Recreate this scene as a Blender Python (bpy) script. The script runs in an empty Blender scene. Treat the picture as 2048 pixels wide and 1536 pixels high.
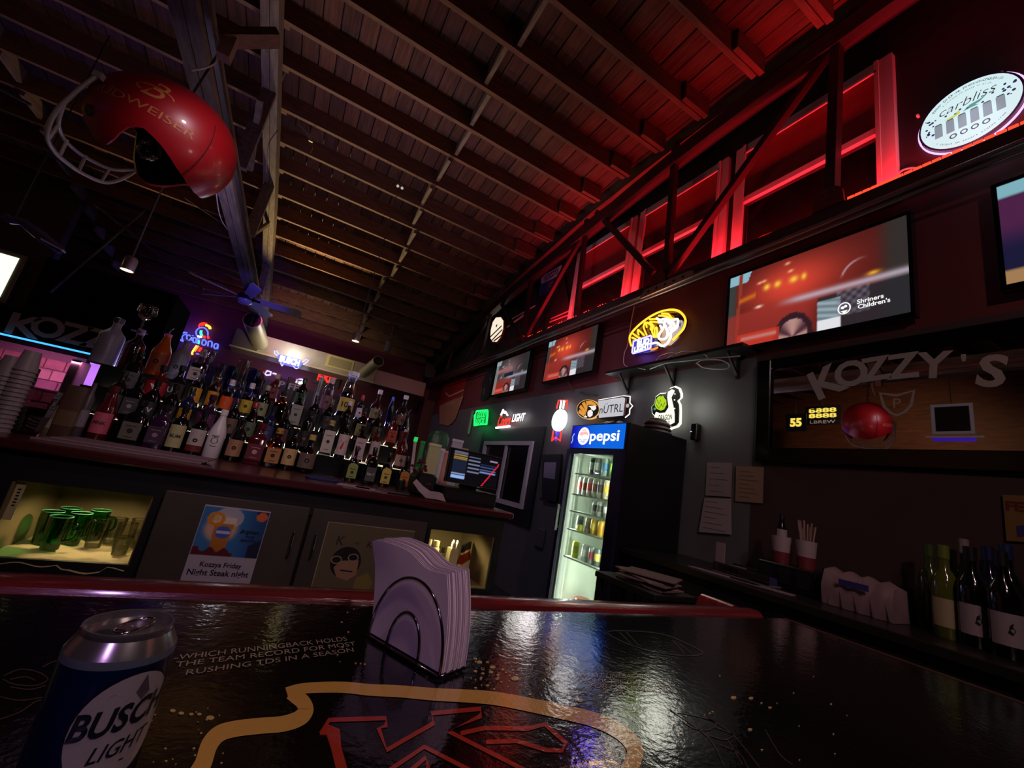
import bpy, math, random
from math import sin, cos, pi, radians, atan2, sqrt
from mathutils import Matrix, Vector
from mathutils.geometry import tessellate_polygon
random.seed(7)
sc = bpy.context.scene
COL = sc.collection
# ------------------------------------------------------------------ camera
EYE = 1.34            # all coordinates below are relative to the eye height; everything is lifted by EYE at the end
YAW, PITCH, ROLL, FPX = radians(26.5425), radians(13.2271), radians(10.4567), 832.78
_f = Vector((sin(YAW)*cos(PITCH), cos(YAW)*cos(PITCH), sin(PITCH)))
_r0 = Vector((cos(YAW), -sin(YAW), 0)); _u0 = _r0.cross(_f)
CR = cos(ROLL)*_r0 + sin(ROLL)*_u0
CU = -sin(ROLL)*_r0 + cos(ROLL)*_u0
cam = bpy.data.cameras.new('camera'); cam.sensor_fit = 'HORIZONTAL'; cam.sensor_width = 36
cam.lens = FPX/2048*36; cam.clip_start = 0.02; cam.clip_end = 100
co = bpy.data.objects.new('camera', cam); COL.objects.link(co); sc.camera = co
co.matrix_world = Matrix(((CR.x, CU.x, -_f.x, 0), (CR.y, CU.y, -_f.y, 0), (CR.z, CU.z, -_f.z, 0), (0, 0, 0, 1)))
# ------------------------------------------------------------------ world, exposure
w = bpy.data.worlds.new('night'); sc.world = w; w.use_nodes = True
w.node_tree.nodes['Background'].inputs[0].default_value = (0.55, 0.42, 0.5, 1)
w.node_tree.nodes['Background'].inputs[1].default_value = 0.0
sc.view_settings.view_transform = 'Standard'; sc.view_settings.look = 'None'
sc.view_settings.exposure = 0.0; sc.view_settings.gamma = 1.0; sc.view_settings.use_curve_mapping = False
sc.cycles.transparent_max_bounces = 24
sc.cycles.sample_clamp_indirect = 3.0
# ------------------------------------------------------------------ lights
def aim(o, loc, target):
    o.location = loc
    o.rotation_euler = (Vector(target)-Vector(loc)).to_track_quat('-Z', 'Y').to_euler()
def area(name, loc, target, sx, sy, power, col, spread=180):
    l = bpy.data.lights.new(name, 'AREA'); l.shape = 'RECTANGLE'; l.size = sx; l.size_y = sy
    l.energy = power; l.color = col; l.spread = radians(spread)
    o = bpy.data.objects.new(name, l); COL.objects.link(o); aim(o, loc, target); return o
def spot(name, loc, target, power, col, angle=60, blend=.6, size=.03):
    l = bpy.data.lights.new(name, 'SPOT'); l.energy = power; l.color = col; l.spot_size = radians(angle)
    l.spot_blend = blend; l.shadow_soft_size = size
    o = bpy.data.objects.new(name, l); COL.objects.link(o); aim(o, loc, target); return o
def point(name, loc, power, col, size=.05):
    l = bpy.data.lights.new(name, 'POINT'); l.energy = power; l.color = col; l.shadow_soft_size = size
    o = bpy.data.objects.new(name, l); COL.objects.link(o); o.location = loc; return o
RED = (1, .015, .03); WARM = (1, .78, .42); BLUE = (.08, .05, 1); PURP = (.45, .12, 1)
def strip(name, a, b, d, power, col, wd=.03, spread=150):
    """a long thin light between a and b shining along d"""
    a, b, d = Vector(a), Vector(b), Vector(d).normalized(); X_ = (b-a).normalized(); Z_ = -d; Z_ = (Z_-X_*Z_.dot(X_)).normalized(); Y_ = Z_.cross(X_)
    l = bpy.data.lights.new(name, 'AREA'); l.shape = 'RECTANGLE'; l.size = (b-a).length; l.size_y = wd; l.energy = power; l.color = col; l.spread = radians(spread)
    o = bpy.data.objects.new(name, l); COL.objects.link(o); c = (a+b)/2
    o.matrix_world = Matrix(((X_.x, Y_.x, Z_.x, c.x), (X_.y, Y_.y, Z_.y, c.y), (X_.z, Y_.z, Z_.z, c.z), (0, 0, 0, 1))); return o
# red LED strip lying on the lower truss chord, shining up at the clerestory windows and the roof edge
strip('red_strip_light', (2.83, -.2, 2.135), (2.83, 4.9, 2.135), (.30, 0, 1), 52, RED, .03, 110)
strip('red_strip_light_far', (2.83, 4.9, 2.135), (2.83, 6.4, 2.135), (.05, 0, 1), 1.5, RED, .03, 165)
# purple bar light behind the camera; the fill lights below are added
spot('purple_room_lamp', (-.55, -.9, .85), (.25, .65, -.15), 14, (.66, .38, .92), 75, .9, .05)
spot('bar_fill', (.1, .0, 2.2), (.35, .55, -.27), 26, (1, .78, .66), 70, .9, .06)  # added fill overhead, brightens the bar top and its paint
spot('cabinet_fill', (.9, -1.2, 2.2), (.8, 2.9, -.7), 85, (1, .74, .72), 85, .9, .06)  # added fill from behind the camera for the back bar doors
spot('right_wall_fill', (.2, -1.4, 2.0), (2.9, 1.5, .2), 66, (1, .62, .58), 75, .9, .06)  # added fill for the right wall and its papers
spot('grey_wall_fill', (.9, 3.2, 2.6), (2.95, 4.8, .6), 42, (.85, .75, 1), 95, .9, .06)  # added fill in mid-room for the grey wall, no fixture there
spot('ceiling_fill', (.9, 4.9, 1.0), (1.0, 2.7, 3.6), 30, (1, .50, .34), 120, .9, .1)  # added wash for planks and joists, no fixture hangs here
spot('bottle_fill', (-.6, 1.2, 2.1), (-.1, 4.0, .1), 66, (1, .74, .84), 60, .8, .06)  # added fill lighting the bottle display from the front
spot('joist_uplight', (-.4, 8.4, 1.7), (-.2, 6.8, 3.15), 400, (1, .74, .34), 72, .9, .06)
spot('joist_uplight_left', (-2.4, 8.0, 2.0), (-2.6, 6.2, 3.3), 60, (1, .6, .3), 80, .9, .06)
strip('blue_strip_light', (-3.4, 6.7, .72), (-2.0, 6.7, .72), (.35, -.6, .6), 5, BLUE, .04, 110)
spot('blue_fan_light', (-.55, 4.9, 1.1), (-1.04, 6.9, 1.88), 75, (.10, .06, 1), 34, .7, .05)
spot('blue_beam_light', (-2.4, 3.6, .9), (-1.05, 4.2, 2.1), 16, (.22, .18, 1), 60, .9, .05)
spot('left_wall_fill', (-3.4, 3.4, 2.6), (-6.6, 4.6, .8), 150, (1, .66, .36), 110, .9, .05)  # added fill so the mirror shows a warm brown wall
spot('corner_fill', (1.2, 6.2, 2.4), (2.9, 8.4, 1.2), 45, (1, .6, .55), 80, .9, .05)  # added fill to brighten the banner in the far corner
strip('purple_wall_light', (-3.2, 7.2, .5), (-2.1, 7.2, .5), (0, .8, -.5), 9, (.8, .35, 1), .04, 150)
spot('plum_wall_wash', (-1.0, 8.0, 2.2), (-1.0, 10.6, 1.5), 60, (.75, .12, .5), 120, .9, .1)
spot('duct_light', (-.4, 7.6, 1.1), (-.2, 9.4, 1.9), 60, (1, .86, .62), 75, .8, .1)
# ------------------------------------------------------------------ pixel -> point (a ray of the photograph met with a plane of the room)
def ray(x, y): return CR*((x-1024)/FPX) + CU*(-(y-768)/FPX) + _f
def A(x, y, X=None, Y=None, Z=None):
    r = ray(x, y)
    t = X/r.x if X is not None else (Y/r.y if Y is not None else Z/r.z)
    return r*t
# ------------------------------------------------------------------ materials
MATS = {}
def srgb(h):
    if isinstance(h, str):
        h = h.lstrip('#'); c = [int(h[i:i+2], 16)/255 for i in (0, 2, 4)]
    else: c = h
    return tuple(v/12.92 if v <= .04045 else ((v+.055)/1.055)**2.4 for v in c)+(1,)
def mat(name, col, rough=.5, metal=0, spec=.5, emit=None, es=0, noise=0, nscale=8, stretch=(1, 1, 1), bump=0, bscale=40, coat=0, trans=0, sheen=0):
    if name in MATS: return MATS[name]
    m = bpy.data.materials.new(name); m.use_nodes = True; nt = m.node_tree; b = nt.nodes['Principled BSDF']
    c = srgb(col)
    b.inputs['Base Color'].default_value = c; b.inputs['Roughness'].default_value = rough
    b.inputs['Metallic'].default_value = metal; b.inputs['Specular IOR Level'].default_value = spec
    b.inputs['Coat Weight'].default_value = coat; b.inputs['Coat Roughness'].default_value = .08
    b.inputs['Transmission Weight'].default_value = trans
    if emit is not None:
        b.inputs['Emission Color'].default_value = srgb(emit); b.inputs['Emission Strength'].default_value = es
    if noise or bump:
        tc = nt.nodes.new('ShaderNodeTexCoord'); mp = nt.nodes.new('ShaderNodeMapping'); mp.inputs['Scale'].default_value = stretch
        nt.links.new(tc.outputs['Object'], mp.inputs[0])
    if noise:
        n = nt.nodes.new('ShaderNodeTexNoise'); n.inputs['Scale'].default_value = nscale; n.inputs['Detail'].default_value = 5
        nt.links.new(mp.outputs[0], n.inputs[0])
        r = nt.nodes.new('ShaderNodeValToRGB'); nt.links.new(n.outputs[0], r.inputs[0])
        r.color_ramp.elements[0].position = .3; r.color_ramp.elements[1].position = .7
        r.color_ramp.elements[0].color = tuple(v*(1-noise) for v in c[:3])+(1,)
        r.color_ramp.elements[1].color = tuple(min(1, v*(1+noise)) for v in c[:3])+(1,)
        nt.links.new(r.outputs[0], b.inputs['Base Color'])
    if bump:
        n = nt.nodes.new('ShaderNodeTexNoise'); n.inputs['Scale'].default_value = bscale; n.inputs['Detail'].default_value = 3
        nt.links.new(mp.outputs[0], n.inputs[0])
        bp = nt.nodes.new('ShaderNodeBump'); bp.inputs['Strength'].default_value = bump; bp.inputs['Distance'].default_value = .004
        nt.links.new(n.outputs[0], bp.inputs['Height']); nt.links.new(bp.outputs[0], b.inputs['Normal'])
    MATS[name] = m; return m
def glass(name, tint, rough=.02, gloss=.12):
    """thin clear or tinted glass: transparent with a fresnel reflection"""
    if name in MATS: return MATS[name]
    m = bpy.data.materials.new(name); m.use_nodes = True; nt = m.node_tree; nt.nodes.clear()
    out = nt.nodes.new('ShaderNodeOutputMaterial'); mx = nt.nodes.new('ShaderNodeMixShader')
    t = nt.nodes.new('ShaderNodeBsdfTransparent'); t.inputs[0].default_value = srgb(tint)
    g = nt.nodes.new('ShaderNodeBsdfGlossy'); g.inputs['Roughness'].default_value = rough
    lw = nt.nodes.new('ShaderNodeLayerWeight'); lw.inputs[0].default_value = .35
    ma = nt.nodes.new('ShaderNodeMath'); ma.operation = 'MULTIPLY_ADD'; ma.inputs[1].default_value = .7; ma.inputs[2].default_value = gloss
    nt.links.new(lw.outputs['Fresnel'], ma.inputs[0]); nt.links.new(ma.outputs[0], mx.inputs[0])
    nt.links.new(t.outputs[0], mx.inputs[1]); nt.links.new(g.outputs[0], mx.inputs[2]); nt.links.new(mx.outputs[0], out.inputs[0])
    MATS[name] = m; return m
def glow(name, col, s=1.0):
    if name in MATS: return MATS[name]
    m = bpy.data.materials.new(name); m.use_nodes = True; nt = m.node_tree; b = nt.nodes['Principled BSDF']
    b.inputs['Base Color'].default_value = (.02, .02, .02, 1); b.inputs['Roughness'].default_value = .3
    b.inputs['Emission Color'].default_value = srgb(col); b.inputs['Emission Strength'].default_value = s
    MATS[name] = m; return m
def vmat(name, emit=0, rough=.5):
    """colour read from the mesh's own colour attribute (posters and screens)"""
    if name in MATS: return MATS[name]
    m = bpy.data.materials.new(name); m.use_nodes = True; nt = m.node_tree; b = nt.nodes['Principled BSDF']
    a = nt.nodes.new('ShaderNodeVertexColor'); a.layer_name = 'picture'
    b.inputs['Roughness'].default_value = rough
    if emit:
        b.inputs['Base Color'].default_value = (.01, .01, .01, 1)
        nt.links.new(a.outputs[0], b.inputs['Emission Color']); b.inputs['Emission Strength'].default_value = emit
    else: nt.links.new(a.outputs[0], b.inputs['Base Color'])
    MATS[name] = m; return m
# ------------------------------------------------------------------ mesh builder
ROOTM = {}
class MB:
    def __init__(s): s.v = []; s.f = []; s.c = None
    def add(s, v, f):
        k = len(s.v); s.v += [tuple(p) for p in v]; s.f += [tuple(i+k for i in q) for q in f]; return s
    def box(s, lo, hi):
        x0, y0, z0 = lo; x1, y1, z1 = hi
        return s.add([(x0,y0,z0),(x1,y0,z0),(x1,y1,z0),(x0,y1,z0),(x0,y0,z1),(x1,y0,z1),(x1,y1,z1),(x0,y1,z1)],
                     [(0,3,2,1),(4,5,6,7),(0,1,5,4),(1,2,6,5),(2,3,7,6),(3,0,4,7)])
    def cbox(s, c, h): return s.box([a-b for a, b in zip(c, h)], [a+b for a, b in zip(c, h)])
    def bbox(s, lo, hi, b):
        """box with chamfered vertical and horizontal edges"""
        x0, y0, z0 = lo; x1, y1, z1 = hi
        rings = []
        for z, i in ((z0, b), (z0+b, 0), (z1-b, 0), (z1, b)):
            a0, b0, a1, b1 = x0+i, y0+i, x1-i, y1-i
            rings.append([(a0+b,b0,z),(a1-b,b0,z),(a1,b0+b,z),(a1,b1-b,z),(a1-b,b1,z),(a0+b,b1,z),(a0,b1-b,z),(a0,b0+b,z)])
        return s.rings(rings)
    def rings(s, rings, cap=True):
        n = len(rings[0]); v = [p for r in rings for p in r]; f = []
        for k in range(len(rings)-1):
            for i in range(n):
                j = (i+1) % n; f.append((k*n+i, k*n+j, (k+1)*n+j, (k+1)*n+i))
        if cap: f.append(tuple(range(n))[::-1]); f.append(tuple(range((len(rings)-1)*n, len(rings)*n)))
        return s.add(v, f)
    def beam(s, p, q, wd, hg, up=(0, 0, 1)):
        p, q = Vector(p), Vector(q); d = (q-p).normalized(); a = d.cross(Vector(up))
        if a.length < 1e-4: a = d.cross(Vector((1, 0, 0)))
        a.normalize(); b = a.cross(d)
        a *= wd/2; b *= hg/2
        return s.rings([[x-a-b, x+a-b, x+a+b, x-a+b] for x in (p, q)])
    def tube(s, pts, r, n=8, closed=False):
        pts = [Vector(p) for p in pts]; m = len(pts); rings = []; ref = None
        for i, p in enumerate(pts):
            if closed: d = pts[(i+1) % m]-pts[i-1]
            else: d = pts[min(i+1, m-1)]-pts[max(i-1, 0)]
            if d.length < 1e-9: d = Vector((0, 0, 1))
            d.normalize()
            if ref is None:
                ref = d.cross(Vector((0, 0, 1)))
                if ref.length < .1: ref = d.cross(Vector((1, 0, 0)))
            ref = ref-d*ref.dot(d)
            if ref.length < 1e-6: ref = d.cross(Vector((0, 1, 0)))
            ref.normalize(); b = d.cross(ref); rr = r[i] if isinstance(r, (list, tuple)) else r
            rings.append([p+ref*(rr*cos(2*pi*k/n))+b*(rr*sin(2*pi*k/n)) for k in range(n)])
        if closed:
            k = len(s.v); s.v += [tuple(p) for R in rings for p in R]
            for i in range(m):
                for j in range(n):
                    a, b2 = i*n, ((i+1) % m)*n; jj = (j+1) % n
                    s.f.append((k+a+j, k+a+jj, k+b2+jj, k+b2+j))
            return s
        return s.rings(rings)
    def lathe(s, prof, n=20, e=2.0, c=(0, 0, 0), sx=1, sy=1, cap=True, a0=0, a1=2*pi):
        full = abs(a1-a0-2*pi) < 1e-6; R = []
        cnt = n if full else n+1
        for r, z in prof:
            ring = []
            for k in range(cnt):
                a = a0+(a1-a0)*k/n; ca, sa = cos(a), sin(a)
                if e != 2:
                    ca2 = abs(ca)**(2/e)*(1 if ca >= 0 else -1); sa2 = abs(sa)**(2/e)*(1 if sa >= 0 else -1)
                else: ca2, sa2 = ca, sa
                ring.append((c[0]+r*sx*ca2, c[1]+r*sy*sa2, c[2]+z))
            R.append(ring)
        if full: return s.rings(R, cap)
        m = cnt; v = [p for r in R for p in r]; f = []
        for k in range(len(R)-1):
            for i in range(m-1): f.append((k*m+i, k*m+i+1, (k+1)*m+i+1, (k+1)*m+i))
        return s.add(v, f)
    def prism(s, poly, z0, z1):
        """2-D outline extruded along local z"""
        n = len(poly); tri = tessellate_polygon([[Vector((x, y, 0)) for x, y in poly]])
        v = [(x, y, z0) for x, y in poly]+[(x, y, z1) for x, y in poly]
        area2 = sum(poly[i][0]*poly[(i+1) % n][1]-poly[(i+1) % n][0]*poly[i][1] for i in range(n))
        f = []
        for t in tri:
            a = [poly[i] for i in t]; cr = (a[1][0]-a[0][0])*(a[2][1]-a[0][1])-(a[2][0]-a[0][0])*(a[1][1]-a[0][1])
            t = tuple(t) if cr > 0 else tuple(t)[::-1]
            f.append(tuple(i+n for i in t)); f.append(t[::-1])
        for i in range(n):
            j = (i+1) % n
            f.append((i, j, j+n, i+n) if area2 > 0 else (j, i, i+n, j+n))
        return s.add(v, f)
    def ribbon(s, pts, wd, z0=0, z1=.0006, closed=False):
        """flat stroke of given width along 2-D points"""
        P = [Vector(p).to_2d() if len(p) > 2 else Vector(p) for p in pts]; m = len(P); L = []; Rr = []
        for i in range(m):
            if closed: d = P[(i+1) % m]-P[i-1]
            else: d = P[min(i+1, m-1)]-P[max(i-1, 0)]
            if d.length < 1e-9: d = Vector((1, 0))
            d.normalize(); nrm = Vector((-d.y, d.x)); ww = (wd[i] if isinstance(wd, (list, tuple)) else wd)/2
            L.append(P[i]+nrm*ww); Rr.append(P[i]-nrm*ww)
        k = len(s.v)
        for a, b in zip(L, Rr): s.v += [(a.x, a.y, z1), (b.x, b.y, z1), (a.x, a.y, z0), (b.x, b.y, z0)]
        for i in range(m if closed else m-1):
            a = k+4*i; b = k+4*((i+1) % m)
            s.f += [(a, a+1, b+1, b), (a+1, a+3, b+3, b+1), (a+2, a, b, b+2)]
        return s
    def disc(s, c, r, z0=0, z1=.001, n=24, sy=1):
        return s.prism([(c[0]+r*cos(2*pi*k/n), c[1]+r*sy*sin(2*pi*k/n)) for k in range(n)], z0, z1)
    def xf(s, M):
        s.v = [tuple(M @ Vector(p)) for p in s.v]; return s
    def text(s, t, x=0, y=0, width=None, height=None, z=.001, shear=0, bold=0, align='CENTER', M=None):
        vv, ff = textmesh(t, shear, bold)
        xs = [p[0] for p in vv]; ys = [p[1] for p in vv]; W = max(xs)-min(xs); H = max(ys)-min(ys)
        kx = width/W if width else None; ky = height/H if height else None
        kx = kx or ky; ky = ky or kx
        ox = {'CENTER': (max(xs)+min(xs))/2, 'LEFT': min(xs), 'RIGHT': max(xs)}[align]; oy = (max(ys)+min(ys))/2
        pts = [((p[0]-ox)*kx+x, (p[1]-oy)*ky+y, z) for p in vv]
        if M is not None: pts = [M @ Vector(p) for p in pts]
        return s.add(pts, ff)
    def build(s, name, m, parent=None, world=True, smooth=None, origin=None, M=None, label=None, kind=None, cat=None, group=None):
        me = bpy.data.meshes.new(name)
        V = s.v
        if parent is not None and world:
            Mi = ROOTM[parent.name].inverted(); V = [tuple(Mi @ Vector(p)) for p in V]
        elif origin is not None:
            V = [(p[0]-origin[0], p[1]-origin[1], p[2]-origin[2]) for p in V]
        me.from_pydata(V, [], s.f); me.validate(); me.update()
        me.materials.append(m)
        if s.c:
            ca = me.color_attributes.new('picture', 'FLOAT_COLOR', 'POINT')
            flat = [x for c in s.c for x in (c[0], c[1], c[2], 1)]
            ca.data.foreach_set('color', flat)
        if smooth:
            me.polygons.foreach_set('use_smooth', [True]*len(me.polygons)); me.set_sharp_from_angle(angle=radians(smooth))
        o = bpy.data.objects.new(name, me); COL.objects.link(o)
        if parent is not None: o.parent = parent; ROOTM[o.name] = ROOTM[parent.name]
        else:
            if M is not None: o.matrix_world = M
            elif origin is not None: o.location = origin
            ROOTM[o.name] = M if M is not None else Matrix.Translation(origin or (0, 0, 0))
        tag(o, label, cat, group, kind); return o
def tag(o, label=None, cat=None, group=None, kind=None):
    if label: o['label'] = label
    if cat: o['category'] = cat
    if group: o['group'] = group
    if kind: o['kind'] = kind
    return o
def thing(name, label, cat, M=None, loc=None, group=None, kind=None):
    o = bpy.data.objects.new(name, None); o.empty_display_size = .05; COL.objects.link(o)
    if M is None: M = Matrix.Translation(loc or (0, 0, 0))
    o.matrix_world = M; ROOTM[o.name] = M.copy(); return tag(o, label, cat, group, kind)
def copytree(o, parent=None, M=None):
    c = o.copy(); COL.objects.link(c)
    if parent is not None: c.parent = parent
    if M is not None: c.matrix_world = M; ROOTM[c.name] = M.copy()
    elif parent is not None: ROOTM[c.name] = ROOTM[parent.name]
    for ch in list(o.children): copytree(ch, c)
    return c
_TX = {}
def textmesh(t, shear=0, bold=0):
    k = (t, shear, bold)
    if k in _TX: return _TX[k]
    cu = bpy.data.curves.new('t', 'FONT'); cu.body = t; cu.shear = shear; cu.offset = bold; cu.resolution_u = 3
    ob = bpy.data.objects.new('t', cu); COL.objects.link(ob)
    dg = bpy.context.evaluated_depsgraph_get(); me = bpy.data.meshes.new_from_object(ob.evaluated_get(dg))
    vv = [tuple(v.co) for v in me.vertices]; ff = [tuple(p.vertices) for p in me.polygons]
    bpy.data.objects.remove(ob); bpy.data.curves.remove(cu); bpy.data.meshes.remove(me)
    _TX[k] = (vv, ff); return vv, ff
def FR(p, tilt=0):   # frame on the right wall, facing the room: local x runs towards the camera side, y up, z out of the wall
    M = Matrix(((0, 0, -1, p[0]), (-1, 0, 0, p[1]), (0, 1, 0, p[2]), (0, 0, 0, 1)))
    return M @ Matrix.Rotation(radians(tilt), 4, 'X')
def FB(p, rz=0, tilt=0):   # frame on a surface facing the camera side (-Y): local x right, y up, z out
    M = Matrix(((1, 0, 0, p[0]), (0, 0, -1, p[1]), (0, 1, 0, p[2]), (0, 0, 0, 1)))
    return M @ Matrix.Rotation(radians(rz), 4, 'Y') @ Matrix.Rotation(radians(tilt), 4, 'X')
def FT(p, rz=0):   # frame on a horizontal top
    return Matrix.Translation(p) @ Matrix.Rotation(radians(rz), 4, 'Z')
def bez(pts, n=8, closed=False):
    """Catmull-Rom through the points"""
    m = len(pts); P = [Vector(p) for p in pts]; out = []
    rng = range(m if closed else m-1)
    for i in rng:
        p0 = P[i-1] if (closed or i > 0) else P[0]; p1 = P[i]; p2 = P[(i+1) % m]
        p3 = P[(i+2) % m] if (closed or i+2 < m) else P[-1]
        for k in range(n):
            t = k/n
            out.append(.5*((2*p1)+(-p0+p2)*t+(2*p0-5*p1+4*p2-p3)*t*t+(-p0+3*p1-3*p2+p3)*t**3))
    if not closed: out.append(P[-1])
    return out
def picture(name, m, parent, w_, h_, nx, ny, fn, z=.001, **kw):
    """flat print or screen: a fine grid coloured by fn(u, v), u and v in 0..1 from the lower left"""
    b = MB(); b.c = []
    for j in range(ny+1):
        for i in range(nx+1):
            b.v.append(((i/nx-.5)*w_, (j/ny-.5)*h_, z)); b.c.append(srgb(tuple(min(1, max(0, c)) for c in fn(i/nx, j/ny)))[:3])
    for j in range(ny):
        for i in range(nx): a = j*(nx+1)+i; b.f.append((a, a+1, a+nx+2, a+nx+1))
    return b.build(name, m, parent, world=False, **kw)
def interp(tab, x):
    if x <= tab[0][0]: return tab[0][1]
    for (a, b), (c, d) in zip(tab, tab[1:]):
        if x <= c: return b+(d-b)*(x-a)/(c-a)
    return tab[-1][1]
def lerp3(a, b, t): return tuple(p+(q-p)*t for p, q in zip(a, b))
def sstep(a, b, x): t = min(1, max(0, (x-a)/(b-a))); return t*t*(3-2*t)
# ================================================================== STRUCTURE
WX = 2.95; FY = 10.6; LX = -6.6; NY = -3.2; FL = -EYE
WOODR = mat('wood_joist', '#6b4630', .75, noise=.35, nscale=6, stretch=(1, 6, 6), bump=.4, bscale=60)
WOODP = [mat('wood_plank_%s' % k, c, .8, noise=.4, nscale=5, stretch=(8, .6, 1), bump=.4, bscale=50) for k, c in zip('abcd', ('#5f3d26', '#6b4429', '#553520', '#5c3c2a'))]
TRW = mat('wood_truss', '#6f5f50', .75, noise=.35, nscale=5, stretch=(6, 1, 6), bump=.4)
DARKW = mat('wood_dark', '#2a1c18', .7, noise=.3, nscale=6)
MAROON = mat('maroon_paint', '#5c1f24', .55, noise=.12, nscale=3, bump=.15, bscale=90)
GREYW = mat('grey_paint', '#5b5a5e', .55, noise=.08, nscale=4, bump=.15, bscale=90)
BROWNW = mat('brown_paint', '#3b2b28', .6, noise=.15, nscale=4, bump=.15, bscale=90)
BLACKM = mat('black_matte', '#0d0c0e', .5)
BLACKG = mat('black_gloss', '#08080a', .15, coat=.3)
CHROME = mat('chrome', '#c9c9cc', .12, metal=1)
STEEL = mat('steel', '#8d8d90', .35, metal=1)
WHITEP = mat('white_paper', '#d8d2d4', .7)
def struct(b, name, m, **kw): return b.build(name, m, kind='structure', **kw)
struct(MB().box((LX, NY, FL-.1), (WX+.2, FY+.1, FL)), 'floor', mat('floor_concrete', '#2b2625', .45, noise=.3, nscale=3))
struct(MB().box((LX-.15, NY, FL), (LX, FY, 4.4)), 'wall_left', mat('wall_brown_wood', '#6b3d24', .6, noise=.35, nscale=3, stretch=(1, 1, 8)))
struct(MB().box((LX, NY-.15, FL), (WX, NY, 4.4)), 'wall_front', BROWNW)
# right wall: grey below, maroon band above it, brown where it runs past the cooler, black clerestory band under the roof
SPLIT = 1.26
rw = thing('wall_right', None, None, loc=(WX, 4, FL), kind='structure')
MB().box((WX, 1.86, FL), (WX+.15, FY, SPLIT)).build('lower_wall', GREYW, rw)
MB().box((WX, NY, FL), (WX+.15, 1.86, SPLIT)).build('lower_wall', BROWNW, rw)
MB().box((WX, NY, SPLIT), (WX+.15, FY, 2.12)).build('upper_wall', MAROON, rw)
MB().box((WX, NY, 2.12), (WX+.15, FY, 4.4)).build('clerestory_wall', mat('clerestory_black', '#1d1a1c', .6), rw)
fw = thing('wall_back', None, None, loc=(0, FY, FL), kind='structure')
MB().box((LX, FY, FL), (WX, FY+.15, 1.25)).build('lower_wall', mat('back_wall_plum', '#3d1f2c', .6), fw)
MB().box((LX, FY, 1.25), (WX, FY+.15, 4.4)).build('upper_wall', mat('back_wall_red', '#6a2030', .6), fw)
# column in the far corner and the coloured wall piece beside it
cx0, cx1 = A(838, 850, Y=9.9).x, A(872, 850, Y=9.9).x
struct(MB().box((cx0, 9.9, FL), (cx1+.25, 10.35, 1.6)), 'trim_1', mat('column_maroon', '#57191d', .5))
# ---- roof: curved, joists running left-right, plank deck above
ZJ = [(-3.2, 3.2), (-1, 3.46), (.5, 3.56), (1.5, 3.585), (3.3, 3.58), (3.75, 3.55), (4.3, 3.54), (4.8, 3.47), (5.3, 3.40), (5.8, 3.35), (7.1, 3.16), (8.5, 2.9), (10.6, 2.48)]
ZC = [(-3.2, 3.1), (-1, 3.38), (0, 3.46), (1, 3.5), (2, 3.5), (2.8, 3.46), (3.85, 3.36), (5, 3.25), (6.6, 3.06), (8.35, 2.72), (10.2, 2.3), (10.6, 2.2)]
def zj(y): return interp(ZJ, y)
def zc(y): return interp(ZC, y)
ceil = thing('ceiling', None, None, loc=(0, 3, 3.8), kind='structure')
ys = [-3.2+13.8*k/30 for k in range(31)]
NPL = 60; pw = (WX-LX)/NPL
for k in range(NPL):
    x0 = LX+k*pw+.006; x1 = LX+(k+1)*pw-.006; dz = random.uniform(-.006, .006)
    b = MB(); b.rings([[(x0, y, zj(y)+.2+dz), (x1, y, zj(y)+.2+dz), (x1, y, zj(y)+.23+dz), (x0, y, zj(y)+.23+dz)] for y in ys])
    b.build('plank', WOODP[k % 4 if k % 3 else (k//3) % 4], ceil)
b = MB(); b.rings([[(LX, y, zj(y)+.24), (WX+.1, y, zj(y)+.24), (WX+.1, y, zj(y)+.3), (LX, y, zj(y)+.3)] for y in ys]); b.build('roof_backing', DARKW, ceil)
SP = .505
NJ = 24
for k in range(-3, NJ-3):
    y = 1.25+(k-1)*SP+random.uniform(-.015, .015)
    if y > FY-.1: continue
    b = MB(); z0 = zj(y)
    b.box((-1.02, y-.022, z0), (2.57, y+.022, z0+.2)); b.build('joist', WOODR, ceil)
    b = MB(); b.box((LX+.02, y+.024, z0), (-.93, y+.068, z0+.2)); b.build('joist', WOODR, ceil)
    if y > .4:
        l = random.choice((.22, .26, .3))
        MB().box((2.55-l, y-.068, z0+.012), (2.60, y-.024, z0+.19)).build('sister_board', WOODR, ceil)
    if y+SP < FY-.2:
        zz = min(z0, zj(y+SP)); xb = .82+random.uniform(-.06, .06)
        MB().box((xb-.02, y+.03, zz+.03), (xb+.02, y+SP-.03, zz+.19)).build('blocking', TRW, ceil)
        MB().box((-3.62, y+.08, zz+.03), (-3.58, y+SP-.03, zz+.19)).build('blocking', TRW, ceil)
struct(MB().rings([[(2.86, y, zc(y)+.1), (2.9, y, zc(y)+.1), (2.9, y, zj(y)+.2), (2.86, y, zj(y)+.2)] for y in ys]), 'trim_2', BLACKM)
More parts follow.
